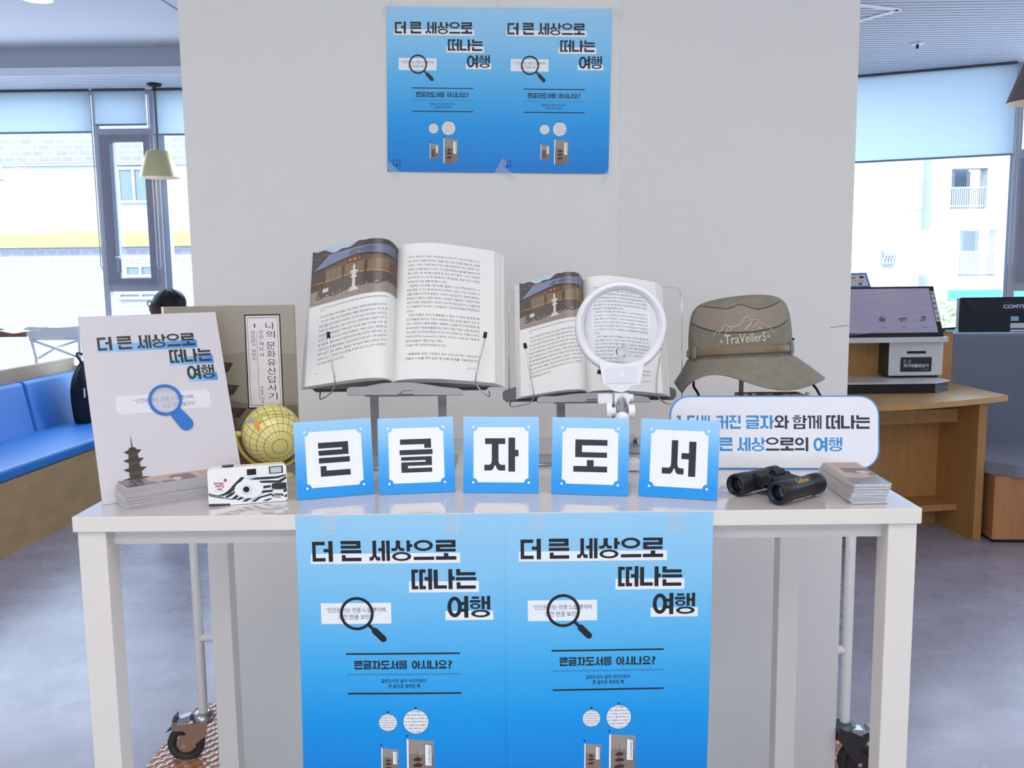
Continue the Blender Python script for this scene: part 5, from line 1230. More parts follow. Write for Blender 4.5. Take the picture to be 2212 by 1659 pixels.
M().ball(hatp(*C4(1095, 525)), 0.0026, 8).build('eyelet', tipm, t)
cord = mat('cord_black', rgb(22, 22, 26), 0.6)
a0, a1 = P(1499, 836, YH - 0.02), P(1752, 826, YH - 0.01)
m = M(); m.tube([a0 + Vector((0.0, 0.0, 0.01)), a0, P(1510, 856, YH - 0.025), P(1530, 925, YH - 0.02), P(1575, 990, YH - 0.01), Vector((hc.x, YH - 0.005, ZT + 0.008)), P(1720, 985, YH - 0.01), P(1772, 880, YH - 0.02), P(1767, 846, YH - 0.02), a1, a1 + Vector((-0.006, 0, 0.012))], 0.0024, 7, 0, 6); m.build('chin_cord', cord, t)
# stand
sxp = P(1601, 845, YH + 0.01).x
t = thing('hat_stand', 'slim grey post holding the sun hat', 'stand', (sxp, YH + 0.01, ZT))
M().cyl((sxp, YH + 0.01, ZT + 0.005), (sxp, YH + 0.01, hc.z + 0.085), 0.0045, n=16).build('post', grey_pl, t)
M().lathe([(0.0, 0.006), (0.045, 0.005), (0.047, 0.0006), (0.0, 0.0006)], Fr((sxp, YH + 0.01, ZT)), 32).build('stand_base', grey_pl, t)
M().lathe([(0.0, 0.006), (0.03, 0.0), (0.04, -0.012), (0.0, -0.012)], Fr((sxp, YH + 0.01, hc.z + 0.085)), 28).build('head_rest', grey_pl, t)
# pale wooden box behind the slogan sign
y0 = 1.60; xa_, xb_ = P(1604, 1015, y0).x, P(1745, 1015, y0).x; zt2 = P(1670, 851, y0).z
wood_p = mat('raw_pine', rgb(208, 174, 138), 0.6, noise=(24, 0.14, (1, 1, 9)))
t = thing('pine_box', 'small raw pine box with a ragged top edge, mostly hidden behind the slogan sign', 'box', ((xa_ + xb_) / 2, y0 + 0.04, ZT))
m = M(); hz_ = zt2 - 0.006
m.box(xa_, xb_, y0, y0 + 0.008, ZT + 0.0006, hz_); m.build('front_panel', wood_p, t)
M().box(xa_, xb_, y0 + 0.062, y0 + 0.07, ZT + 0.0006, hz_).build('rear_panel', wood_p, t)
for q in (xa_, xb_ - 0.008): M().box(q, q + 0.008, y0 + 0.0081, y0 + 0.0619, ZT + 0.0006, hz_).build('side_panel', wood_p, t)
m = M(); n_ = 16
for i in range(n_):
    a = xa_ + (xb_ - xa_) * i / n_; m.cyl((a + 0.0045, y0 + 0.004, hz_), (a + 0.0045, y0 + 0.004, hz_ + random.Random(i).uniform(0.003, 0.0075)), 0.0042, n=8)
m.build('ragged_rim', wood_p, t)

# ================================================================== BINOCULARS
rub = mat('binocular_rubber', rgb(26, 28, 34), 0.42, bump=(300, 0.15)); rub2 = mat('binocular_matt', rgb(34, 36, 44), 0.55); gold_i = mat('gold_ink', rgb(190, 150, 84), 0.4)
cg = mat('coated_glass', rgb(20, 34, 66), 0.06, spec=1.0, coat=1.0)
def B(x, y, z): return G(1520 + x * 0.217, 960 + y * 0.217, z)
rB = 0.0165
c1 = G(1520 + 722 * 0.217, 960 + 487 * 0.217, ZT + rB + 0.001); c2 = G(1520 + 310 * 0.217, 960 + 405 * 0.217, ZT + rB + 0.001)
ax = (G(1520 + 1140 * 0.217, 960 + 395 * 0.217, ZT + rB - 0.001) - c1); ax.z = 0; ax.normalize()
t = thing('binoculars', 'compact black binoculars with gold lettering on the near barrel', 'binoculars', (c1 + c2) / 2 - Vector((0, 0, rB)) + ax * 0.04)
sd = Vector((ax.y, -ax.x, 0))
for i, c in enumerate((c1, c2)):
    fr = Fr(c, sd, Vector((0, 0, 1)), ax)
    m = M(); m.lathe([(rB * 0.72, 0.010), (rB * 0.74, 0.0), (rB * 0.96, 0.0), (rB, 0.003), (rB, 0.026), (rB * 0.93, 0.030), (rB * 0.93, 0.070), (rB * 0.86, 0.074), (rB * 0.86, 0.078), (rB * 0.97, 0.082), (rB * 0.97, 0.098), (rB * 0.78, 0.104), (0.0, 0.104)], fr, 40)
    bo = m.build('barrel', rub, t)
    M().lathe([(0.0, 0.0085), (rB * 0.5, 0.0092), (rB * 0.74, 0.0115)], fr, 32).build('objective_lens', cg, bo)
    if i == 0:
        p = Print().text('Galileo', 0, 0, 1, 1, 0, 1, 0.02); m = M(); rr = rB * 0.93 + 0.0007
        p.put(m, lambda a, b, h: fr(rr * math.cos(R(58) + (b - 0.5) * -0.52), rr * math.sin(R(58) + (b - 0.5) * -0.52), 0.034 + a * 0.030), 0)
        m.build('gold_lettering', gold_i, bo)
mid = (c1 + c2) / 2; hw = (c1 - c2).dot(sd) / 2; off = (c1 - c2).dot(ax) / 2
fr = Fr(mid, sd, ax, (0, 0, 1))
def arm(s):
    x0_, x1_ = (0.006, abs(hw) - rB * 0.3) if s > 0 else (-abs(hw) + rB * 0.3, -0.006)
    o = off if s > 0 else -off
    m = M(); m.hexa([fr(x0_, 0.030, -0.004), fr(x1_, 0.030 + o * 0.6, -0.006), fr(x1_, 0.075 + o * 0.6, -0.006), fr(x0_, 0.070, -0.004), fr(x0_, 0.030, 0.016), fr(x1_, 0.030 + o * 0.6, 0.012), fr(x1_, 0.075 + o * 0.6, 0.012), fr(x0_, 0.070, 0.016)])
    return m
arm(1).build('bridge_arm', rub2, t, bevel=0.003); arm(-1).build('bridge_arm', rub2, t, bevel=0.003)
M().cyl(fr(0, 0.026, 0.009), fr(0, 0.076, 0.009), 0.0075, n=20).build('hinge', rub2, t)
M().cyl(fr(0, 0.040, 0.0165), fr(0, 0.062, 0.0165), 0.0065, n=24).build('focus_wheel', rub, t)

# ================================================================== BOOK CART BEHIND THE CENTRE WALL
white_tube = mat('cart_white', rgb(232, 230, 228), 0.35)
tyre = mat('tyre_grey', rgb(62, 60, 62), 0.6); hubm = mat('hub_zinc', rgb(186, 160, 140), 0.3, 0.9); zinc = mat('zinc_plate', rgb(190, 192, 196), 0.25, 1.0)
tyre_k = mat('tyre_black', rgb(38, 38, 36), 0.55); forkk = mat('fork_dark', rgb(52, 46, 48), 0.45)
t = thing('book_cart', 'white tube book cart on casters, its posts showing on both sides under the table', 'cart', (0, 2.62, 0))
wl, wr = G(405, 1641, 0), G(1852, 1662, 0)
def caster(px_, py_, wc, dark, rw_, parts_px):
    """wheel beside the post, fork, ring, brake; flat parts outlined where the photo shows them"""
    c = Vector((wc.x, wc.y, rw_)); g = M()
    tm, fm, hm = (tyre_k, forkk, forkk) if dark else (tyre, hubm, hubm)
    g.lathe([(rw_ * 0.58, -0.012), (rw_ * 0.86, -0.015), (rw_ * 0.97, -0.010), (rw_, 0.0), (rw_ * 0.97, 0.010), (rw_ * 0.86, 0.015), (rw_ * 0.58, 0.012), (rw_ * 0.58, -0.012)], Fr(c, (1, 0, 0), (0, 0, 1), (0, -1, 0)), 48)
    wh = g.build('caster_wheel', tm, t)
    M().cyl(c + Vector((0, 0.010, 0)), c + Vector((0, -0.008, 0)), rw_ * (0.68 if dark else 0.5), n=36).build('wheel_hub', hm, wh)
    M().cyl(c + Vector((0, 0.02, 0)), c + Vector((0, -0.026, 0)), rw_ * 0.12, n=16).build('axle_bolt', zinc, wh)
    yf_ = c.y - 0.019; yb3 = c.y + 0.019
    fr = Fr((0, yf_, 0), (1, 0, 0), (0, 0, 1), (0, -1, 0))
    for nm, m_, h0, h1, pts in parts_px:
        q = [P(a, b, yf_) for a, b in pts]; M().prism([(v.x, v.z) for v in q][::-1], fr, h0, h1, 0, 0).build(nm, m_, t, bevel=0.001)
    pz = P(433, 1540, py_).z if not dark else P(1831, 1561, py_).z
    rg = M(); rg.lathe([(0.010, pz + 0.004), (0.017, pz + 0.006), (0.030, pz - 0.003), (0.032, pz - 0.016), (0.027, pz - 0.024), (0.0, pz - 0.024)], Fr((px_, py_, 0)), 36)
    rg.build('swivel_ring', zinc if not dark else mat('ring_grey', rgb(96, 104, 110), 0.4, 0.6), t)
    return pz
wr = G(1849, 1681.5, 0)
brake_m = mat('brake_grey', rgb(96, 98, 104), 0.4, 0.5)
plx = P(436, 1530, wl.y).x; prx = P(1828, 1550, wr.y).x
yl, yr = wl.y + 0.01, wr.y + 0.012
rl_, rr_ = 39.5 * (Vector((wl.x, wl.y, 0.05)) - EYE).dot(CW) / CF, 41.8 * (Vector((wr.x, wr.y, 0.05)) - EYE).dot(CW) / CF
zl = caster(plx, yl, wl, False, rl_, [('caster_fork', hubm, 0.0, 0.003, [(370, 1567), (447, 1560), (446, 1588), (424, 1606), (413, 1614), (402, 1617), (392, 1612), (393, 1602), (401, 1592), (402, 1585), (397, 1579), (377, 1579), (371, 1573)]),
    ('brake_plate', zinc, -0.03, -0.001, [(369, 1566), (371, 1560), (383, 1555), (408, 1547), (412, 1558), (408, 1563)]), ('brake_lever', brake_m, -0.02, 0.004, [(372, 1560), (375, 1548), (381, 1543), (380, 1552), (382, 1561)]), ('brake_pedal', brake_m, -0.03, -0.004, [(356, 1585), (366, 1573), (372, 1570), (374, 1577)])])
zr = caster(prx, yr, wr, True, rr_, [('caster_fork', forkk, 0.0, 0.003, [(1813, 1574), (1830, 1581), (1863, 1591), (1870, 1584), (1878, 1583), (1880, 1595), (1871, 1605), (1861, 1616), (1858, 1640), (1850, 1650), (1842, 1645), (1823, 1614), (1811, 1598), (1811, 1590)]),
    ('brake_plate', zinc, -0.03, -0.001, [(1838, 1576), (1866, 1578), (1866, 1590), (1845, 1586)]), ('brake_lever', zinc, -0.03, 0.001, [(1873, 1580), (1879, 1573), (1885, 1575), (1884, 1578), (1898, 1581), (1896, 1592), (1888, 1593)]), ('brake_pedal', brake_m, -0.03, 0.004, [(1880, 1594), (1888, 1597), (1899, 1596), (1899, 1599), (1882, 1598)])])
M().cyl((plx, yl, zl), (plx, yl, 1.0), 0.0135, n=20).build('post', white_tube, t); M().cyl((prx, yr, zr), (prx, yr, 1.0), 0.0135, n=20).build('post', white_tube, t)
yb2 = 3.0
for q in (plx, prx):
    M().cyl((q, yb2, 0.03), (q, yb2, 1.0), 0.0135, n=16).build('post', white_tube, t)
    M().cyl((q, yb2, 0.052), (q, yb2 + 0.022, 0.052), 0.05, n=28).build('caster_wheel', tyre, t)
    M().cyl((q, yl, 0.98), (q, yb2, 0.98), 0.0125, n=14).build('side_rail', white_tube, t)
zt3 = P(440, 1377, yl).z
M().cyl((plx, yl, zt3), (prx, yr, zt3), 0.0115, n=14).build('cross_tube', white_tube, t)
M().cyl((plx, yb2, zt3), (prx, yb2, zt3), 0.0115, n=14).build('cross_tube', white_tube, t)
for zz in (zt3 + 0.05, zt3 + 0.42):
    M().hexa([(plx + 0.03, yl + 0.02, zz - 0.02), (prx - 0.03, yr + 0.02, zz - 0.02), (prx - 0.03, yb2 - 0.02, zz - 0.13), (plx + 0.03, yb2 - 0.02, zz - 0.13), (plx + 0.03, yl + 0.02, zz - 0.016), (prx - 0.03, yr + 0.02, zz - 0.016), (prx - 0.03, yb2 - 0.02, zz - 0.126), (plx + 0.03, yb2 - 0.02, zz - 0.126)]).build('slanted_shelf', white_tube, t)
# brown mat with a scaly clear cover under the casters
scale = mat('scaly_brown_cover', rgb(200, 140, 104), 0.16, spec=0.7, coat=1.0)
def scaly(x, y):
    """height of overlapping fish-scale bubbles"""
    best = 0.0; sx, sy = 0.037, 0.021
    for r_i in (math.floor(y / sy) - 1, math.floor(y / sy), math.floor(y / sy) + 1):
        o = 0.5 * (r_i % 2); k_ = round(x / sx - o)
        for kk in (k_ - 1, k_, k_ + 1):
            dx, dy = (x - (kk + o) * sx) / (sx * 0.52), (y - r_i * sy) / (sy * 1.05); d2 = dx * dx + dy * dy
            if d2 < 1: best = max(best, 0.010 * math.sqrt(1 - d2) * (0.75 - 0.25 * dy))
    return best
def scaly_mat(lbl, quad, nx, ny):
    A_, B_, C_, D_ = quad                              # near-left, near-right, far-right, far-left
    def f(u, v):
        p0 = A_.lerp(B_, u); p1 = D_.lerp(C_, u); q = p0.lerp(p1, v); return Vector((q.x, q.y, 0.003 + scaly(q.x, q.y)))
    m = M(); m.grid(f, nx, ny, 0); bot = [A_, B_, C_, D_]; m.hexa([Vector((a.x, a.y, 0.0005)) for a in bot] + [Vector((a.x, a.y, 0.003)) for a in bot])
    tag(m.build('floor_mat', scale, at=Vector((A_.x, A_.y, 0))), lbl, 'mat', 'scaly brown mats')
q = [G(318, 1659, 0.001), G(432, 1524, 0.001)]; dv = (q[0] - q[1]) * 0.35
nl = q[0] + dv
scaly_mat('glossy brown scaly mat under the left caster of the cart', [Vector((nl.x, nl.y, 0)), Vector((-0.72, nl.y, 0)), Vector((-0.72, q[1].y, 0)), Vector((q[1].x, q[1].y, 0))], 110, 190)
q = [G(1800, 1605, 0.001), G(1884, 1659, 0.001)]
scaly_mat('glossy brown scaly mat under the right caster of the cart', [Vector((0.72, q[1].y - 0.12, 0)), Vector((q[1].x + 0.07, q[1].y - 0.12, 0)), Vector((q[0].x + 0.05, q[0].y + 0.03, 0)), Vector((0.72, q[0].y + 0.03, 0))], 90, 120)
q = P(1803, 1566, wr.y + 0.06); red = mat('warning_red', rgb(130, 36, 52), 0.5)
m = M(); m.prism([(-0.08, -0.03), (0.016, -0.045), (-0.012, 0.055), (-0.03, 0.10)], Fr((q.x, q.y, q.z), (1, 0, 0), (0, 0, 1), (0, -1, 0)), 0, 0.002, 0)
m.prism([(-0.078, -0.018), (0.002, -0.028), (-0.018, 0.04), (-0.03, 0.07)], Fr((q.x, q.y, q.z), (1, 0, 0), (0, 0, 1), (0, -1, 0)), 0.0021, 0.0024, 1)
for k in range(3): m.prism([(-0.075, -0.012 + k * 0.016), (-0.006 - k * 0.006, -0.017 + k * 0.016), (-0.008 - k * 0.006, -0.009 + k * 0.016), (-0.075, -0.004 + k * 0.016)], Fr((q.x, q.y, q.z), (1, 0, 0), (0, 0, 1), (0, -1, 0)), 0.0025, 0.0027, 0)
m.build('warning_tag', [red, mat('tag_white', rgb(222, 214, 214), 0.5)], t)

# ================================================================== LEFT BENCH
oak = mat('bench_oak', rgb(196, 160, 112), 0.45, noise=(5, 0.10, (9, 1.0, 3)))
oak_l = mat('ledge_oak', rgb(188, 162, 130), 0.35, noise=(5, 0.08, (9, 1.0, 3)))
blue = mat('bench_blue', rgb(48, 132, 218), 0.42, bump=(160, 0.05))
A, Bq = G(0, 1208.5, 0), G(153, 1132.6, 0)
d = (Bq - A).normalized(); BN = Fr(A, d, (-d.y, d.x, 0))
zs0, zs1 = 0.375, 0.44
sb_ = G(0, 952.7, zs1); depth = (sb_ - A).dot(BN.y)
def bn(px_, py_, off): q = I(px_, py_, BN(0, off), BN.y); return (q - A).dot(d), q.z
za = bn(0, 835.6, depth + 0.04)[1]; zl_ = bn(0, 799.5, depth + 0.12)[1]
t = thing('bench', 'blue upholstered bench with a pale oak front along the left windows', 'bench', BN(0, depth / 2, 0))
x0, x1 = -1.6, 1.85
M().box(x0, x1, 0.0, depth + 0.12, 0.0, zs0 - 0.001, 0, BN).build('bench_base', oak, t)
M().box(x0, x1, depth + 0.10, depth + 0.135, zs0, zl_, 0, BN).build('back_ledge', oak_l, t, bevel=0.003)
js = bn(54, 822, depth + 0.02)[0]
for a, b_ in ((x0, js), (js + 0.006, x1)):
    M().box(a, b_, -0.012, depth, zs0 + 0.001, zs1, 0, BN).build('seat_cushion', blue, t, bevel=0.022, seg=4) if a == x0 else None
    f_ = Fr(BN(0, depth, zs1), d, (BN.y + Vector((0, 0, 0)))); 
    m = M(); q0, q1, q2, q3 = BN(a, depth - 0.03, zs1 - 0.02), BN(b_, depth - 0.03, zs1 - 0.02), BN(b_, depth + 0.098, zs1 - 0.02), BN(a, depth + 0.098, zs1 - 0.02)
    m.hexa([q0, q1, q2, q3, BN(a, depth + 0.035, za), BN(b_, depth + 0.035, za), BN(b_, depth + 0.098, za), BN(a, depth + 0.098, za)])
    m.build('back_cushion', blue, t, bevel=0.02, seg=4)
# stretch the one seat cushion over the whole bench
for o in bpy.data.objects:
    if o.name.startswith('seat_cushion') and o.parent == t:
        for v in o.data.vertices:
            q = v.co + WL[t.name]
            if abs((q - A).dot(d) - js) < 1e-3: v.co += d * (x1 - js)
# dark bag leaning on the bench
bagm = mat('bag_navy', rgb(22, 26, 44), 0.75, bump=(90, 0.3))
bc = bn(176, 905, depth - 0.10)[0]
t = thing('backpack', 'dark navy backpack slumped on the blue bench behind the title board', 'bag', BN(bc + 0.02, depth - 0.12, zs1))
m = M(); bz = zs1 + 0.0015
def bagp(u, v):
    a = 2 * math.pi * u; r = math.sin(math.pi * min(1, 0.06 + 0.94 * v)) ** 0.45 if v > 0.5 else 1.0 - 0.18 * (1 - v * 2) ** 2
    return BN(bc + 0.03 + 0.17 * r * math.cos(a) + 0.03 * v, depth - 0.155 + 0.105 * r * math.sin(a) * (1 - 0.25 * v) + 0.02 * v, bz + 0.40 * v + 0.012 * math.sin(5 * a + 4 * v))
m.grid(bagp, 36, 16, 0); m.poly([bagp(i / 36, 0) for i in range(36)]); m.build('bag_body', bagm, t)
pq = bagp(0.62, 0.55); zq = I(172, 849, pq, BN.y)
M().box(-0.008, 0.008, -0.004, 0.0, -0.03, 0.03, 0, Fr(zq - BN.y * 0.03, d, BN.y)).build('zip_puller', mat('puller_pale', rgb(200, 190, 182), 0.4), t)
M().tube([bagp(0.6, 0.9), BN(bc, depth - 0.1, bz + 0.44), BN(bc + 0.06, depth - 0.1, bz + 0.44), bagp(0.9, 0.9)], 0.008, 8, 0, 5).build('grab_handle', bagm, t)

# ================================================================== WINDOW BAR, CHAIR, READER
wal = mat('bar_walnut', rgb(150, 108, 90), 0.4, noise=(5, 0.1, (1, 9, 3)))
yb_ = 6.35; zb = P(30, 711, yb_).z; xb1 = P(56, 722, yb_).x
t = thing('window_bar', 'brown wooden bar shelf under the left windows', 'counter', ((xb1 - 5.5) / 2, 6.5, 0))
M().box(-5.5, xb1, yb_, 6.66, zb - 0.055, zb).build('bar_top', wal, t, bevel=0.004)
for q in (-5.3, -3.8): M().box(q, q + 0.04, 6.56, 6.62, 0, zb - 0.056).build('bar_leg', sash_m, t)
pp_ = mat('loose_paper', rgb(214, 232, 240), 0.5)
for k, (a, b_) in enumerate(((10, 716), (36, 722))):
    q = G(a, b_ - 4, zb + 0.002); m = M(); m.grid(lambda u, v: q + Vector((0.21 * (u - 0.5), 0.25 * (v - 0.5), 0.0006 + 0.018 * math.sin(3 * u + k) ** 2)), 8, 6)
    tag(m.build('paper_sheet', pp_, at=q, solid=0.0006), 'pale curled paper %s on the brown window bar' % ('at the far left' if k == 0 else 'next to the white chair'), 'paper', 'papers on the window bar')
yc = 6.37
cwm = mat('chair_white', rgb(240, 242, 248), 0.4); cx0, cx1 = P(62, 720, yc).x, P(170, 720, yc).x; z1, z0, zx = P(115, 705, yc).z, P(115, 735, yc).z, P(115, 774, yc).z
t = thing('folding_chair', 'pale folding bar chair with crossed braces near the left window', 'chair', ((cx0 + cx1) / 2, yc + 0.2, 0))
m = M(); m.grid(lambda u, v: Vector((cx0 + (cx1 - cx0) * u, yc + 0.02 * math.sin(math.pi * u), z0 + (z1 - z0) * v - 0.01 * math.sin(math.pi * u) * v)), 16, 4); m.build('back_panel', cwm, t, solid=0.006)
for q in (cx0, cx1):
    M().tube([(q + (0.04 if q == cx0 else 0.0), yc, 0), (q + (0.04 if q == cx0 else 0.0), yc, zx), (q, yc, z1)], 0.011, 8).build('leg', cwm, t); M().tube([(q + (0.04 if q == cx0 else 0), yc + 0.3, 0), (q + (0.04 if q == cx0 else 0), yc + 0.3, zx - 0.05)], 0.011, 8).build('leg', cwm, t)
M().tube([(cx0 + 0.02, yc, z0), ((cx0 + cx1) / 2, yc - 0.01, (zx + z0) / 2 + 0.01), (cx1, yc, zx)], 0.009, 8).build('cross_brace', cwm, t); M().tube([(cx1, yc + 0.012, z0), ((cx0 + cx1) / 2, yc + 0.02, (zx + z0) / 2 + 0.01), (cx0 + 0.05, yc + 0.012, zx)], 0.009, 8).build('cross_brace', cwm, t)
M().box(cx0 + 0.03, cx1, yc, yc + 0.3, zx - 0.08, zx - 0.05).build('seat', cwm, t)

def skin_body(name, verts, edges, radii, m, parent, sub=2, loc=None):
    me = bpy.data.meshes.new(name); off = WL[parent.name]
    me.from_pydata([tuple(Vector(v) - off) for v in verts], edges, []); me.materials.append(m)
    o = bpy.data.objects.new(name, me); COL.objects.link(o); o.parent = parent; WL[o.name] = off
    o.modifiers.new('Skin', 'SKIN'); sv = me.skin_vertices[0].data
    for i, r in enumerate(radii): sv[i].radius = (r, r) if not isinstance(r, tuple) else r; sv[i].use_root = i == 0
    s = o.modifiers.new('Sub', 'SUBSURF'); s.levels = s.render_levels = sub
    return o
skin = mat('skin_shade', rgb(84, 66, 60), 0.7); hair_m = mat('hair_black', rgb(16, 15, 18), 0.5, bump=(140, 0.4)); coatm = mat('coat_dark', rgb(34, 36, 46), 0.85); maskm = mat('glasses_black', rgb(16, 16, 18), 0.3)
HY = 5.7; hp_ = P(365, 652, HY)                       # head centre; the person faces left (-x)
t = thing('person', 'person with short dark hair and glasses sitting by the window, face turned to the left', 'person', (hp_.x, HY, 0))
hx, hy, hz = hp_.x, HY, hp_.z
V3 = lambda a, b, c: (hx + a, hy + b, hz + c)
sh = hz - 0.27; hip = hz - 0.74
vs = [V3(0.06, 0, -0.74), V3(0.05, 0, -0.55), V3(0.04, 0, -0.36), V3(0.03, 0, -0.25), V3(0.0, 0, -0.13), V3(-0.058, 0, -0.04), V3(0.0, 0, -0.005),            # 0-6 pelvis..head
      V3(0.04, -0.17, -0.29), V3(0.02, -0.22, -0.52), V3(-0.20, -0.17, -0.60), V3(-0.29, -0.15, -0.60),                                                    # 7-10 arm towards the viewer
      V3(0.04, 0.17, -0.29), V3(0.02, 0.22, -0.52), V3(-0.20, 0.17, -0.60), V3(-0.29, 0.15, -0.60),                                                        # 11-14
      V3(0.0, 0.02, -0.78), V3(-0.16, 0.36, -0.76), (hx - 0.15, hy + 0.36, 0.09), (hx - 0.22, hy + 0.48, 0.04),                                       # 15-18 leg
      V3(0.14, 0.06, -0.78), V3(0.04, 0.42, -0.76), (hx + 0.05, hy + 0.42, 0.09), (hx - 0.0, hy + 0.55, 0.04),
      V3(-0.128, 0, -0.03), V3(-0.105, 0, -0.08)]                                                                                                        # 23 nose/cheek, 24 chin
ed = [(0, 1), (1, 2), (2, 3), (3, 4), (4, 5), (5, 6), (3, 7), (7, 8), (8, 9), (9, 10), (3, 11), (11, 12), (12, 13), (13, 14), (0, 15), (15, 16), (16, 17), (17, 18), (0, 19), (19, 20), (20, 21), (21, 22), (5, 23), (4, 24)]
ra_ = [0.13, 0.125, 0.13, 0.10, 0.05, 0.074, 0.07, 0.06, 0.045, 0.036, 0.026, 0.06, 0.045, 0.036, 0.026, 0.085, 0.065, 0.045, 0.035, 0.085, 0.065, 0.045, 0.035, 0.024, 0.026]
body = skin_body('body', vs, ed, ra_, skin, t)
m = M()
def hairp(u, v):                                      # cap of hair, fuller at the back of the head
    a = 2 * math.pi * u; back = max(0, math.cos(a)); e_ = math.pi * v * (0.46 + 0.24 * back + 0.06 * abs(math.sin(a)))
    s_ = math.sin(min(e_, math.pi * 0.56)); zz = math.cos(e_)
    return Vector(V3(0.005 + (0.104 if math.cos(a) < 0 else 0.10) * s_ * math.cos(a), 0.088 * s_ * math.sin(a), -0.006 + 0.085 * zz + 0.002 * math.sin(9 * a)))
m.grid(hairp, 48, 18); m.build('hair', hair_m, t)
m = M()
for s_ in (-1, 1):
    m.tube([V3(-0.106 + 0.004 * math.cos(R(k)), s_ * 0.035 + 0.024 * math.cos(R(k)), -0.008 + 0.019 * math.sin(R(k))) for k in range(0, 361, 30)], 0.0028, 6)
    m.tube([V3(-0.104, s_ * 0.058, 0.0), V3(-0.02, s_ * 0.078, 0.0), V3(0.0, s_ * 0.078, -0.012)], 0.0026, 6)
m.tube([V3(-0.106, -0.012, -0.004), V3(-0.112, 0, 0.0), V3(-0.106, 0.012, -0.004)], 0.0026, 6)
m.build('glasses', maskm, t)
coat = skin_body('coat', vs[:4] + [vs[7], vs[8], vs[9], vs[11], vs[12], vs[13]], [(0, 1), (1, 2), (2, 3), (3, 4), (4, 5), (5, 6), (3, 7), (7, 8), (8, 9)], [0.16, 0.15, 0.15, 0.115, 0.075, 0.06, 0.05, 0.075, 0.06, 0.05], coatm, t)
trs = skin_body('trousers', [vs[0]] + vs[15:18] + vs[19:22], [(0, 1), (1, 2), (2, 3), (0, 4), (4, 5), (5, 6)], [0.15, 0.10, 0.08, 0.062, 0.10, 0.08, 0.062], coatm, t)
m = M()
for s_ in (-1, 1):
    for k in range(4):
        o_ = (k - 1.5) * 0.018; m.tube([V3(-0.29, s_ * 0.15 + o_, -0.60), V3(-0.335, s_ * 0.15 + o_ * 1.1, -0.603), V3(-0.36 - 0.006 * (k in (1, 2)), s_ * 0.15 + o_ * 1.1, -0.618)], [0.0095, 0.0085, 0.0075], 8)
    m.tube([V3(-0.275, s_ * 0.15 + 0.03 * -s_, -0.60), V3(-0.30, s_ * 0.15 - 0.048 * s_, -0.606), V3(-0.322, s_ * 0.15 - 0.05 * s_, -0.615)], [0.011, 0.010, 0.009], 8)
m.build('fingers', skin, t)
m = M()
for qx, qy in ((-0.185, 0.42), (0.025, 0.485)):
    sf = Fr((hx + qx, hy + qy, 0), (0.87, 0.5, 0), (-0.5, 0.87, 0)); m.hexa([sf(-0.045, -0.12, 0), sf(0.045, -0.12, 0), sf(0.045, 0.15, 0), sf(-0.045, 0.15, 0), sf(-0.035, -0.12, 0.1), sf(0.035, -0.12, 0.1), sf(0.035, 0.13, 0.05), sf(-0.035, 0.13, 0.05)])
m.build('shoes', black, t, bevel=0.01)
sz_ = hz - 0.91
t = thing('stool', 'plain stool under the person by the window', 'stool', (hx + 0.06, hy, 0))
M().cyl((hx + 0.05, hy, sz_ - 0.04), (hx + 0.05, hy, sz_), 0.19, n=32).build('seat', sash_m, t)
for k in range(4): a = R(45 + 90 * k); M().cyl((hx + 0.05 + 0.2 * math.cos(a), hy + 0.2 * math.sin(a), 0), (hx + 0.05 + 0.12 * math.cos(a), hy + 0.12 * math.sin(a), sz_ - 0.04), 0.013, n=10).build('leg', sash_m, t)

# ================================================================== RIGHT SIDE: DESK, KIOSK, SOFA, MONITOR
desk_m = mat('desk_beech', rgb(190, 140, 84), 0.42, noise=(5, 0.09, (9, 9, 0.8)))
desk_t = mat('desk_top_beech', rgb(206, 160, 100), 0.32, noise=(5, 0.08, (1.2, 9, 3)))
f0, f1, fb_ = G(2101, 1166.5, 0), G(2123, 1167.5, 0), G(2011, 1125.7, 0)
ed_ = (fb_ - f0); dlen = ed_.length; ed_.normalize(); es = Vector((ed_.y, -ed_.x, 0))
zd = P(2110, 868, f0.y).z                             # underside of the top
DK = Fr(f0, es, ed_)
t = thing('kiosk_desk', 'beech desk with a bowed top carrying the book-return kiosk', 'desk', DK(-0.5, dlen / 2, 0))
pw_ = (f1 - f0).dot(es)
M().box(0, pw_, 0, dlen, 0, zd, 0, DK).build('side_panel', desk_m, t, bevel=0.002)
M().box(-1.25, -1.25 + pw_, 0, dlen, 0, zd, 0, DK).build('side_panel', desk_m, t, bevel=0.002)
M().box(-1.25 + pw_, 0, dlen - 0.03, dlen, 0, zd, 0, DK).build('back_panel', desk_m, t)
zz0, zz1 = P(1966, 1080, fb_.y).z, P(1966, 1072, fb_.y).z
M().box(-1.25 + pw_, -0.001, dlen - 0.22, dlen - 0.031, zz0, zz1 + 0.012, 0, DK).build('foot_shelf', desk_m, t)
m0_ = I(2067, 883, DK(0, 0.17), ed_).z; m1_ = I(2067, 911, DK(0, 0.17), ed_).z
M().box(-1.25 + pw_, -0.001, 0.17, 0.19, m1_, m0_, 0, DK).build('front_rail', desk_m, t)
zt4 = zd + 0.028; tr, tb = G(2178, 854, zt4), G(2054, 827, zt4)
a_ = (tr - f0); xr_ = a_.dot(es); yr_ = a_.dot(ed_)
bow = [(xr_, yr_)] + [(xr_ - (xr_ + 1.32) * k / 12, yr_ - 0.16 * math.sin(math.pi * k / 12 * 0.95) - 0.02 * k / 12) for k in range(1, 13)]
b2 = (tb - f0); bow = bow + [(-1.32, b2.dot(ed_)), (b2.dot(es), b2.dot(ed_))]; yb4 = b2.dot(ed_)
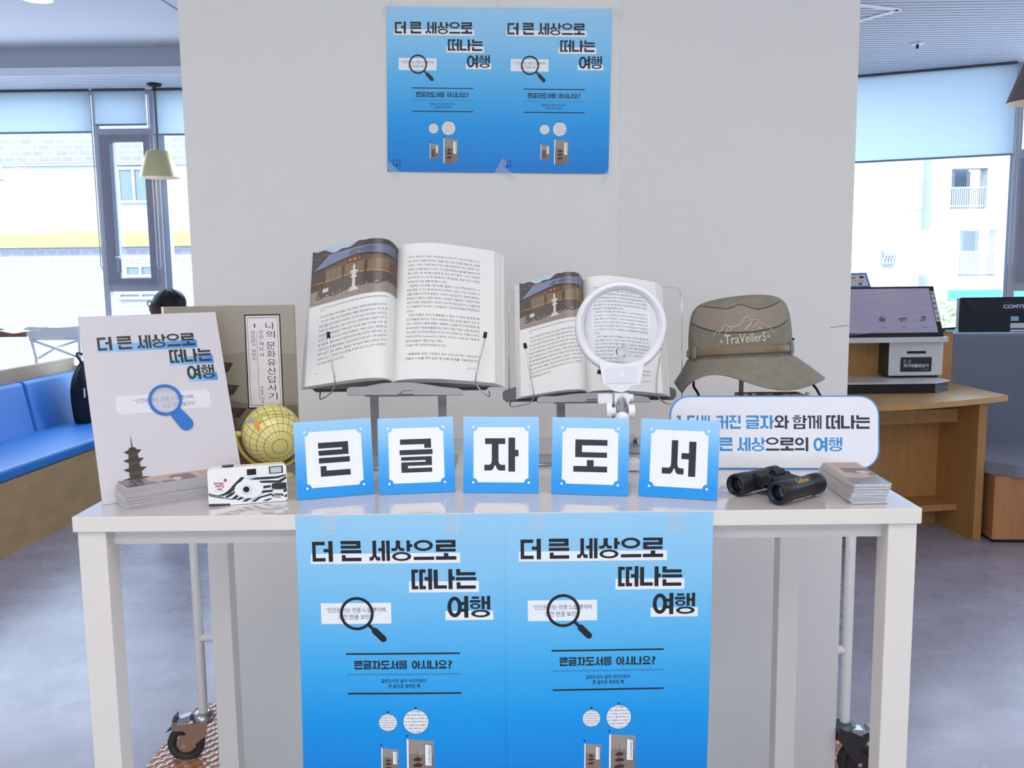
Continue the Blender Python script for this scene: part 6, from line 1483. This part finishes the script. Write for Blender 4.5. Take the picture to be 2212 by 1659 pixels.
M().prism(bow, Fr(DK(0, 0, 0), es, ed_), zd, zt4, 0, 0).build('desk_top', desk_t, t, bevel=0.003)
hb = I(1835, 722, DK(0, yb4), ed_).z
M().box(-1.32, b2.dot(es) + 0.0, yb4 + 0.001, yb4 + 0.022, 0, hb, 0, DK).build('back_screen', desk_m, t)
# self-service kiosk
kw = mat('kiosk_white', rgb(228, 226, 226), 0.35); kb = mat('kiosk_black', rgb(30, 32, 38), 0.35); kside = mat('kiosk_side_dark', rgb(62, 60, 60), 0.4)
yk = 4.93
K = lambda a, b, y=yk: P(a, b, y)
kz0 = zt4 + 0.0008
t = thing('return_kiosk', 'self-service book-return kiosk with a tilted touch screen and white printer box', 'kiosk', (K(1930, 840).x, yk + 0.1, kz0))
x_l, x_r = K(1745, 840).x, K(2027, 840).x; zb1 = K(1900, 828, yk - 0.16).z
bp = [(x_l, yk - 0.20), (K(1991, 840).x - 0.02, yk - 0.20), (x_r, yk - 0.11), (x_r, yk + 0.17), (x_l, yk + 0.17)]
M().prism(bp, W0, kz0, zb1, 0, 0).build('kiosk_base', kb, t); M().prism([(a + (0.006 if a == x_r else 0), b) for a, b in bp], W0, zb1 + 0.0002, zb1 + 0.006, 0, 0).build('book_plate', kw, t)
M().box(x_l + 0.05, K(1890, 815).x, yk - 0.17, yk - 0.02, zb1 + 0.0062, zb1 + 0.0066).build('scan_mark', mat('scan_beige', rgb(206, 198, 184), 0.5), t)
xq0, xq1 = K(1920, 780).x, K(2037, 780).x; zq0, zq1 = zb1 + 0.018, K(1980, 738).z
M().box(xq0, xq1, yk, yk + 0.16, zq0, zq1).build('printer_box', kw, t, bevel=0.006)
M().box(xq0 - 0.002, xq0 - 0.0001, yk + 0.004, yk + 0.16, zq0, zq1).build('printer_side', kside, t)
M().box(xq0 + 0.02, xq1 - 0.02, yk + 0.01, yk + 0.15, zb1 + 0.0064, zq0).build('printer_foot', kb, t)
M().box(K(1959, 762).x, K(2000, 762).x, yk - 0.0008, yk - 0.0001, K(1970, 764).z, K(1970, 758.5).z).build('receipt_slot', kb, t)
lx0, lx1, lz0, lz1 = K(1944.5, 790).x, K(2012, 790).x, K(1980, 803).z, K(1980, 771.5).z
m = M(); m.prism(rounded(lx0, lz0, lx1, lz1, 0.006, 4), Fr((0, yk, 0), (1, 0, 0), (0, 0, 1), (0, -1, 0)), 0.0001, 0.001)
p = Print(); u_ = lambda a, b: (a, b)
p.text('자가대출반납기', 0.10, 0.46, 0.90, 0.70, 1, 1, 0.03); p.text('도서관', 0.66, 0.80, 0.90, 0.86, 1, 1)
p.line([(0.12, 0.18), (0.12, 0.40), (0.31, 0.40), (0.31, 0.18)], 0.02, 1, 1); p.line([(0.12, 0.18), (0.16, 0.18)], 0.02, 1, 1); p.line([(0.27, 0.18), (0.31, 0.18)], 0.02, 1, 1); p.poly(ell(0.18, 0.27, 0.012, 0.03, 10), 1, 1); p.poly(ell(0.25, 0.27, 0.012, 0.03, 10), 1, 1)
p.put(m, lambda a, b, h: Vector((lx0 + (lx1 - lx0) * a, yk - 0.0012 - h, lz1 - (lz1 - lz0) * b)), 0.0002)
m.build('name_panel', [mat('panel_slate', rgb(48, 54, 66), 0.35), mat('panel_lettering', rgb(226, 228, 234), 0.5)], t)
tz0, tz1 = K(1980, 737, yk - 0.05).z, K(1980, 728.5, yk - 0.05).z
M().box(x_l, K(2038, 732).x, yk - 0.06, yk + 0.18, zq1 + 0.0005, max(tz1, zq1 + 0.012)).build('screen_tray', kw, t, bevel=0.003)
# tilted screen
s0 = P(2040, 728, yk - 0.03); s1 = P(2024.5, 617.6, yk + 0.125); sL = 0.62
sy = (s1 - s0); sy.x = 0; sh_ = sy.length; sy.normalize(); SF = Fr(s0, (1, 0, 0), sy, Vector((1, 0, 0)).cross(sy))
M().box(-sL, 0, 0.0, sh_, -0.03, 0, 0, SF).build('screen_housing', kb, t, bevel=0.004)
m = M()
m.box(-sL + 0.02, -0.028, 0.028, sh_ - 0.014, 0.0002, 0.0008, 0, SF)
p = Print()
for k in range(6):                                    # painted bands standing for the window blinds reflected in the screen
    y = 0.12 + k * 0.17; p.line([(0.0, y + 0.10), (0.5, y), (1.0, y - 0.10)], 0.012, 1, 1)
for cx, kind in ((0.50, 0), (0.69, 1), (0.88, 2)):
    cy = 0.70
    if kind == 0: p.poly([(cx - 0.035, cy - 0.03), (cx + 0.035, cy - 0.03), (cx + 0.025, cy + 0.05), (cx - 0.025, cy + 0.05)], 2, 2); p.poly([(cx - 0.01, cy - 0.03), (cx + 0.01, cy - 0.03), (cx, cy - 0.09)], 3, 2)
    if kind == 1: p.line([(cx - 0.04, cy - 0.01), (cx + 0.03, cy - 0.02)], 0.025, 3, 2); p.ring(cx + 0.03, cy, 0.014, 0.04, 0.005, 0.014, 3, 2, 20); p.poly([(cx - 0.03, cy + 0.01), (cx + 0.01, cy + 0.01), (cx, cy + 0.05), (cx - 0.02, cy + 0.05)], 2, 2)
    if kind == 2: p.ring(cx, cy - 0.02, 0.016, 0.045, 0.005, 0.014, 3, 2, 20); p.poly([(cx + 0.005, cy - 0.06), (cx + 0.03, cy - 0.07), (cx + 0.03, cy + 0.0), (cx + 0.015, cy + 0.01)], 2, 2); p.line([(cx - 0.035, cy + 0.03), (cx + 0.01, cy + 0.03)], 0.015, 3, 2)
    p.text(('대출', '대출조회', '반납')[kind], cx - 0.02, 0.86, cx + 0.02, 0.90, 3, 2)
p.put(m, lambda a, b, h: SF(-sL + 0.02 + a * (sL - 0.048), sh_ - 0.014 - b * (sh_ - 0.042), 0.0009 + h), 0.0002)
m.build('display', [mat('display_lilac', rgb(120, 118, 138), 0.2, emit=rgb(156, 150, 172), estr=0.46), mat('display_reflection_band', rgb(112, 112, 140), 0.2, emit=rgb(136, 136, 168), estr=0.46), mat('display_red', rgb(150, 92, 96), 0.3), mat('display_ink', rgb(70, 70, 100), 0.3)], t)  # lilac glow and bands put the reflected window light into the colour
m = M(); m.box(-0.024, -0.004, sh_ * 0.30, sh_ * 0.90, 0.0003, 0.0008, 0, SF)
p = Print()
for k, c in enumerate('도서반납기입'): p.text(c, 0.1, 0.03 + k * 0.165, 0.9, 0.03 + k * 0.165 + 0.10, 1, 1, 0.03)
p.put(m, lambda a, b, h: SF(-0.024 + 0.02 * a, sh_ * (0.90 - 0.60 * b), 0.0009 + h), 0.0002); m.build('side_label', [kw, ink], t)
q = SF(-0.30, sh_, -0.015)
c0, c1, c2 = P(1880, 622, q.y + 0.01), P(1872, 590.5, q.y + 0.04), P(1790, 590.5, q.y + 0.04); 
t = thing('notice_holder', 'small blue-edged notice standing on top of the kiosk screen', 'sign', SF(-0.27, sh_ + 0.001, -0.015))
fy = Vector((0, 0.28, 1)).normalized(); NF = Fr((c2.x, q.y, SF(-0.3, sh_ + 0.0015, -0.012).z), (1, 0, 0), fy, Vector((1, 0, 0)).cross(fy)); nw = c0.x - NF.o.x; nh = (c1.z - c0.z) * 1.05
m = M(); m.prism([(0, 0), (nw, 0), (nw - 0.02, nh), (0.02, nh)], NF, -0.004, 0, 0); m.prism([(0.014, 0.010), (nw - 0.014, 0.010), (nw - 0.028, nh - 0.012), (0.03, nh - 0.012)], NF, 0.0001, 0.0006, 1)
p = Print(); p.text('이용안내', 0.3, 0.25, 0.62, 0.42, 2, 1, 0.02); p.text('이 기기를', 0.6, 0.5, 0.82, 0.62, 2, 1); p.poly(ell(0.78, 0.30, 0.06, 0.08, 12), 2, 1); p.poly(ell(0.74, 0.75, 0.05, 0.09, 12), 3, 1); p.put(m, lambda a, b, h: NF(nw * a, nh * (1 - b), 0.0008 + h), 0.0002)
m.build('notice', [mat('holder_blue', rgb(120, 160, 200), 0.35), kw, ink2, mat('notice_red', rgb(160, 90, 100), 0.5)], t)
# sofa beside the desk
sofa_b = mat('sofa_slate', rgb(126, 132, 148), 0.9, bump=(240, 0.3)); sofa_s = mat('sofa_seat_grey', rgb(138, 138, 148), 0.5)
beech2 = mat('sofa_beech', rgb(196, 140, 90), 0.42, noise=(5, 0.09, (9, 9, 0.8)))
fc_, fl_ = G(2144, 1173, 0), G(2124.5, 1163, 0)
sd_ = fl_ - fc_; sd_ = Vector((0.06, 1.0, 0)).normalized(); se = Vector((sd_.y, -sd_.x, 0)); SO = Fr(fc_, se, sd_)
zs_ = 0.345
qs = G(2136, 949, 0.408); dep = (qs - fc_).dot(sd_)
t = thing('grey_sofa', 'grey sofa bench with a tall slate back and beech base beside the kiosk desk', 'sofa', SO(0.6, dep / 2, 0))
M().box(-0.005, 1.9, 0, dep + 0.12, 0.018, zs_, 0, SO).build('sofa_base', beech2, t, bevel=0.002)
M().box(0.01, 1.89, 0.012, dep + 0.1, 0, 0.0179, 0, SO).build('plinth', black, t)
M().prism([(-0.03, 0.09), (0.09, -0.03), (1.92, -0.03), (1.92, dep), (-0.03, dep)], SO, zs_ + 0.001, 0.408, 0, 0).build('seat_cushion', sofa_s, t, bevel=0.018, seg=4)
zb_t = I(2100, 720, SO(0, dep + 0.02), sd_).z; xl_ = (I(2051, 770, SO(0, dep + 0.05), sd_) - fc_).dot(se)
M().box(xl_, 2.2, dep + 0.002, dep + 0.12, 0.30, zb_t, 0, SO).build('sofa_back', sofa_b, t, bevel=0.025, seg=4)
# monitor seen from behind, on a desk behind the sofa
ym = SO(0, dep + 0.42).y + 0.12
zm0, zm1 = P(2150, 722, ym).z, P(2150, 642, ym).z; xm0 = P(2071, 690, ym).x; xm1 = xm0 + 0.56
t = thing('rear_desk', 'wooden desk behind the grey sofa carrying the black monitor', 'desk', (xm0 + 0.4, ym + 0.1, 0))
zdk = zm0 - 0.10
M().box(P(2040, 722, ym - 0.18).x, xm1 + 0.1, ym - 0.18, ym + 0.12, zdk - 0.03, zdk).build('desk_top', desk_t, t)
for a in (xm0 + 0.05, xm1 + 0.0): 
    for b_ in (ym - 0.15, ym + 0.06): M().box(a, a + 0.04, b_, b_ + 0.04, 0, zdk - 0.0305).build('leg', desk_m, t)
mon = mat('monitor_back', rgb(26, 28, 36), 0.4)
t = thing('monitor', 'black monitor seen from behind above the grey sofa', 'monitor', ((xm0 + xm1) / 2, ym, zdk))
MF = Fr((xm0, ym, zm0 - 0.03), (1, 0, 0), (0, 0, 1), (0, -1, 0)); mw_, mh_ = xm1 - xm0, zm1 - zm0 + 0.03
M().prism(rounded(0, 0, mw_, mh_, 0.010, 4), MF, -0.035, 0, 0, 0).build('rear_shell', mon, t, bevel=0.004)
m = M(); cur = [(0.03, mh_ * 0.93), (0.06, mh_ * 0.72), (0.10, mh_ * 0.66), (mw_ - 0.10, mh_ * 0.66), (mw_ - 0.06, mh_ * 0.72), (mw_ - 0.03, mh_ * 0.93)]
m.prism(cur[::-1], MF, 0.0001, 0.004, 0, 0); m.build('raised_panel', mat('monitor_panel', rgb(34, 36, 44), 0.45), t, bevel=0.002)
p = Print().text('COMTREE', 0, 0, 1, 1, 0, 1, 0.04); tx0 = (P(2166, 662, ym).x - xm0); th0, th1 = P(2166, 666.5, ym).z, P(2166, 658, ym).z
m = M(); p.put(m, lambda a, b, h: Vector((xm0 + tx0 + a * 0.185, ym - 0.0045, th1 - (th1 - th0) * b)), 0); m.build('maker_lettering', mat('letter_silver', rgb(200, 206, 214), 0.4), t)
m = M(); lxx = P(2183, 690, ym).x; m.box(lxx, lxx + 0.05, ym - 0.0012, ym - 0.0002, P(2183, 693, ym).z, P(2183, 683.5, ym).z, 0); m.box(lxx, lxx + 0.12, ym - 0.0012, ym - 0.0002, P(2183, 709, ym).z, P(2183, 698, ym).z, 1); m.box(lxx, lxx + 0.1, ym - 0.0012, ym - 0.0002, P(2183, 716, ym).z, P(2183, 712, ym).z, 1)
m.build('rating_label', [mat('label_blue', rgb(150, 186, 206), 0.5), mat('label_white', rgb(214, 214, 220), 0.5)], t)
M().box(mw_ / 2 - 0.03, mw_ / 2 + 0.03, -0.07, 0.05, -0.06, -0.036, 0, MF).build('stand_neck', mon, t)
M().box(xm0 + mw_ / 2 - 0.12, xm0 + mw_ / 2 + 0.12, ym - 0.05, ym + 0.11, zdk + 0.0005, zdk + 0.012).build('stand_foot', mon, t)
q = P(2048, 716, SO(xl_, dep + 0.20).y)
t = thing('card_holder', 'small dark holder with pale leaflets between the kiosk and the grey sofa', 'holder', (q.x, q.y, q.z - 0.03))
hpz = hb
q = Vector((DK(b2.dot(es) - 0.03, yb4 + 0.012).x, DK(b2.dot(es) - 0.03, yb4 + 0.012).y, hb)); t.location = q; WL[t.name] = q.copy()
M().hexa([q + Vector((-0.05, -0.012, 0.0005)), q + Vector((0.03, -0.012, 0.0005)), q + Vector((0.03, 0.012, 0.0005)), q + Vector((-0.05, 0.012, 0.0005)), q + Vector((-0.05, -0.012, 0.02)), q + Vector((0.045, -0.012, 0.026)), q + Vector((0.045, 0.012, 0.026)), q + Vector((-0.05, 0.012, 0.02))]).build('holder_tray', kb, t)
M().box(-0.02, 0.05, -0.03, -0.0125, 0.0, 0.012, 0, Fr(q + Vector((0, 0, 0.0005)))).build('leaflet_pad', mat('pad_blue', rgb(170, 200, 232), 0.5), t)

# ================================================================== OUTSIDE
out_w = mat('facade_white', rgb(138, 138, 140), 0.8)
def brick(name, c1, c2, mo, sc):
    m = mat(name, c1, 0.85); nt = m.node_tree; b = nt.nodes['Principled BSDF']
    tc = nt.nodes.new('ShaderNodeTexCoord'); mp = nt.nodes.new('ShaderNodeMapping'); mp.inputs['Rotation'].default_value = (R(90), 0, 0)
    br = nt.nodes.new('ShaderNodeTexBrick'); br.inputs['Color1'].default_value = c1; br.inputs['Color2'].default_value = c2; br.inputs['Mortar'].default_value = mo; br.inputs['Scale'].default_value = sc; br.inputs['Mortar Size'].default_value = 0.022
    nt.links.new(tc.outputs['Object'], mp.inputs[0]); nt.links.new(mp.outputs[0], br.inputs['Vector']); nt.links.new(br.outputs['Color'], b.inputs['Base Color'])
    return m
br_lo = brick('brick_pale', rgb(132, 132, 136), rgb(127, 128, 134), rgb(110, 113, 122), 2.4)
br_up = brick('brick_lilac', rgb(104, 102, 118), rgb(112, 110, 124), rgb(128, 128, 136), 2.4)
yel_m = mat('facade_yellow', rgb(140, 136, 74), 0.7); wing = mat('outside_glass', rgb(84, 98, 112), 0.1, spec=0.4)
rail_w = mat('railing_pale', rgb(122, 130, 142), 0.5)
struct(M().box(-70, 70, 7.6, 70, -4.1, -4.0).build('ground', mat('street_grey', rgb(184, 184, 186), 0.9)))
YB = 17.0
bx = lambda a: P(a, 450, YB).x
bz = lambda b: P(200, b, YB).z
t = thing('brick_building', 'sunlit pale brick building with a yellow band, seen through the left windows', 'building', (-9, YB, -4.0))
def bwall(x0, x1, z0, z1, m, nm, y0=0.0, y1=0.4): return M().box(x0, x1, YB + y0, YB + y1, z0, z1).build(nm, m, t)
X0, X1 = -22.0, -2.5
bwall(X0, X1, -4.0, bz(551), br_lo, 'brick_wall'); bwall(X0, X1, bz(550.9), bz(534), br_up, 'brick_course'); bwall(X0, X1, bz(533.9), bz(503), yel_m, 'yellow_band', -0.15)
bwall(X0, X1, bz(502.9), bz(357), out_w, 'white_wall'); bwall(X0, X1, bz(358), bz(354), mat('cornice_grey', rgb(118, 120, 128), 0.7), 'cornice', -0.06, 0.0); bwall(X0, X1, bz(356.9), bz(120), br_up, 'brick_parapet')
def bwin(a0, a1, b0, b1):
    m = M(); x0, x1, z0, z1 = bx(a0), bx(a1), bz(b1), bz(b0); w_ = 0.05
    m.box(x0, x1, YB - 0.06, YB - 0.001, z0, z0 + w_); m.box(x0, x1, YB - 0.06, YB - 0.001, z1 - w_, z1); m.box(x0, x0 + w_, YB - 0.06, YB - 0.001, z0 + w_, z1 - w_); m.box(x1 - w_, x1, YB - 0.06, YB - 0.001, z0 + w_, z1 - w_); xm = (x0 + x1) / 2; m.box(xm - w_ / 2, xm + w_ / 2, YB - 0.06, YB - 0.001, z0 + w_, z1 - w_)
    w_o = m.build('window', out_w, t); M().box(x0 + w_, x1 - w_, YB - 0.03, YB - 0.002, z0 + w_, z1 - w_).build('pane', wing, w_o)
for a0, a1, b0, b1 in ((258, 330, 362, 440), (262, 332, 572, 600), (245, 345, 631, 648)): bwin(a0, a1, b0, b1)
YA = 24.0
ax_ = lambda a: P(a, 450, YA).x
az = lambda b: P(2050, b, YA).z
t = thing('apartment_block', 'white apartment block with railed balconies seen through the right window', 'building', (10, YA, -4.0))
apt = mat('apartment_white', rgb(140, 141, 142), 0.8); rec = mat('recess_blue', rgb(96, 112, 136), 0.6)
wins = ((2053, 2130, 364, 452), (2077, 2156, 498, 597))
m = M(); zA, zB = -4.0, az(250)
lv_ = [zA] + sorted([az(b1) for _, _, _, b1 in wins] + [az(b0) for _, _, b0, _ in wins]) + [zB]
XA0, XA1 = ax_(1870), ax_(2320)
for z0, z1 in zip(lv_, lv_[1:]):
    w_ = [q for q in wins if az(q[3]) <= z0 + 1e-4 and az(q[2]) >= z1 - 1e-4]
    if w_:
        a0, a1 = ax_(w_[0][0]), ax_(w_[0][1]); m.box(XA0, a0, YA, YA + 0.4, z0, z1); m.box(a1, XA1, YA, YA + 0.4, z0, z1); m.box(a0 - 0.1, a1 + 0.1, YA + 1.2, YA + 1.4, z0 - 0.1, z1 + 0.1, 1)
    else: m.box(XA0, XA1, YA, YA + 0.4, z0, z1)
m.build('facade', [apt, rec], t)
for a0, a1, b0, b1 in wins:
    x0, x1, z0, z1 = ax_(a0), ax_(a1), az(b1), az(b0); zm = z0 + (z1 - z0) * 0.55
    M().box(x0 - 0.05, x1 + 0.05, YA + 0.02, YA + 1.19, z0 - 0.12, z0 - 0.001).build('balcony_floor', apt, t)
    wo = M(); 
    for q in (x0, (x0 + x1) / 2 - 0.05, x1 - 0.1): wo.box(q, q + 0.1, YA + 0.9, YA + 0.98, z0, z1)
    wo = wo.build('sliding_door', rail_w, t); M().box(x0 + 0.1, x1 - 0.1, YA + 0.93, YA + 0.95, z0, z1).build('pane', wing, wo)
    M().box(x0 + 0.12, x0 + (x1 - x0) * 0.45, YA + 0.80, YA + 0.84, zm, z1 - 0.25).build('hanging_cloth', out_w, t)
    g = M(); g.box(x0, x1, YA + 0.05, YA + 0.10, zm - 0.04, zm); g.box(x0, x1, YA + 0.05, YA + 0.10, z0 + 0.06, z0 + 0.10)
    n_ = 16
    for k in range(n_ + 1): q = x0 + (x1 - x0 - 0.03) * k / n_; g.box(q, q + 0.03, YA + 0.055, YA + 0.095, z0 + 0.0, zm)
    g.build('balcony_railing', rail_w, t)
M().box(ax_(1992), ax_(2000), YA - 0.5, YA - 0.001, -4, zB).build('drainpipe', mat('pipe_pale', rgb(134, 139, 142), 0.6), t)
M().box(ax_(2000), ax_(2020), YA - 0.12, YA - 0.001, -4, zB).build('grey_pier', mat('pier_pale', rgb(137, 141, 142), 0.8), t)
M().cyl((ax_(2003), YA - 0.25, az(379)), (ax_(2003), YA - 0.01, az(379)), 0.11, n=20).build('vent_cap', rail_w, t)
for k in range(4):
    a = ax_(1911 + k * 6.5); M().tube([(a, YA - 0.08, az(538)), (a + 0.02, YA - 0.1, az(550)), (a - 0.02, YA - 0.1, az(562)), (a, YA - 0.08, az(570))], [0.05, 0.03, 0.045], 8, 0, 4).build('wall_hook', rail_w, t)
M().box(ax_(1840), ax_(1860), YA + 3, YA + 5, -4, zB).build('neighbour_wing', apt, t)
for b0, b1 in ((385, 405), (430, 470), (510, 535), (560, 585)): M().box(ax_(1843), ax_(1857), YA + 2.95, YA + 2.99, az(b1), az(b0)).build('side_window', rec, t)
M().tube([(ax_(1870), YA - 1, az(372)), (ax_(1985), YA - 1, az(366))], 0.012, 5).build('overhead_wire', rail_w, t)
yt = 15.0
q = P(2045, 705, yt); leafm = mat('leaf_green', rgb(96, 116, 72), 0.7)
t = thing('street_tree', 'pale green tree seen low through the right window', 'tree', (q.x, yt, -4.0))
rn = random.Random(2); m = M()
for k in range(420):
    a = rn.uniform(0, 6.28); r = rn.uniform(0.1, 0.9) ** 0.6; c = Vector((q.x + 0.2 + 0.75 * r * math.cos(a), yt + 0.7 * r * math.sin(a), q.z - 0.4 + rn.uniform(-0.9, 1.0) * (1 - 0.4 * r)))
    s = rn.uniform(0.05, 0.10); e1 = Vector((rn.uniform(-1, 1), rn.uniform(-1, 1), rn.uniform(-1, 1))).normalized(); e2 = e1.orthogonal().normalized()
    m.poly([c - e1 * s, c + e2 * s * 0.5, c + e1 * s, c - e2 * s * 0.5])
m.build('foliage', leafm, t)
M().tube([(q.x + 0.2, yt, -4.0), (q.x + 0.22, yt, -1.5), (q.x + 0.2, yt, q.z - 0.6)], [0.09, 0.07, 0.05], 8, 0, 4).build('trunk', mat('bark', rgb(110, 96, 84), 0.9), t)
yf = 18.0; fz0, fz1 = P(2100, 645, yf).z, P(2100, 626, yf).z
tag(M().box(P(2050, 640, yf).x, P(2420, 640, yf).x, yf, yf + 0.06, fz0 - 0.05, fz1).build('street_fence', mat('fence_teal', rgb(56, 112, 126), 0.6), at=(P(2100, 640, yf).x, yf, -4)), 'teal street fence panel below the apartment block', 'fence')

_lc = LET.data; bpy.data.objects.remove(LET); bpy.data.curves.remove(_lc); bpy.data.scenes.remove(TMP)
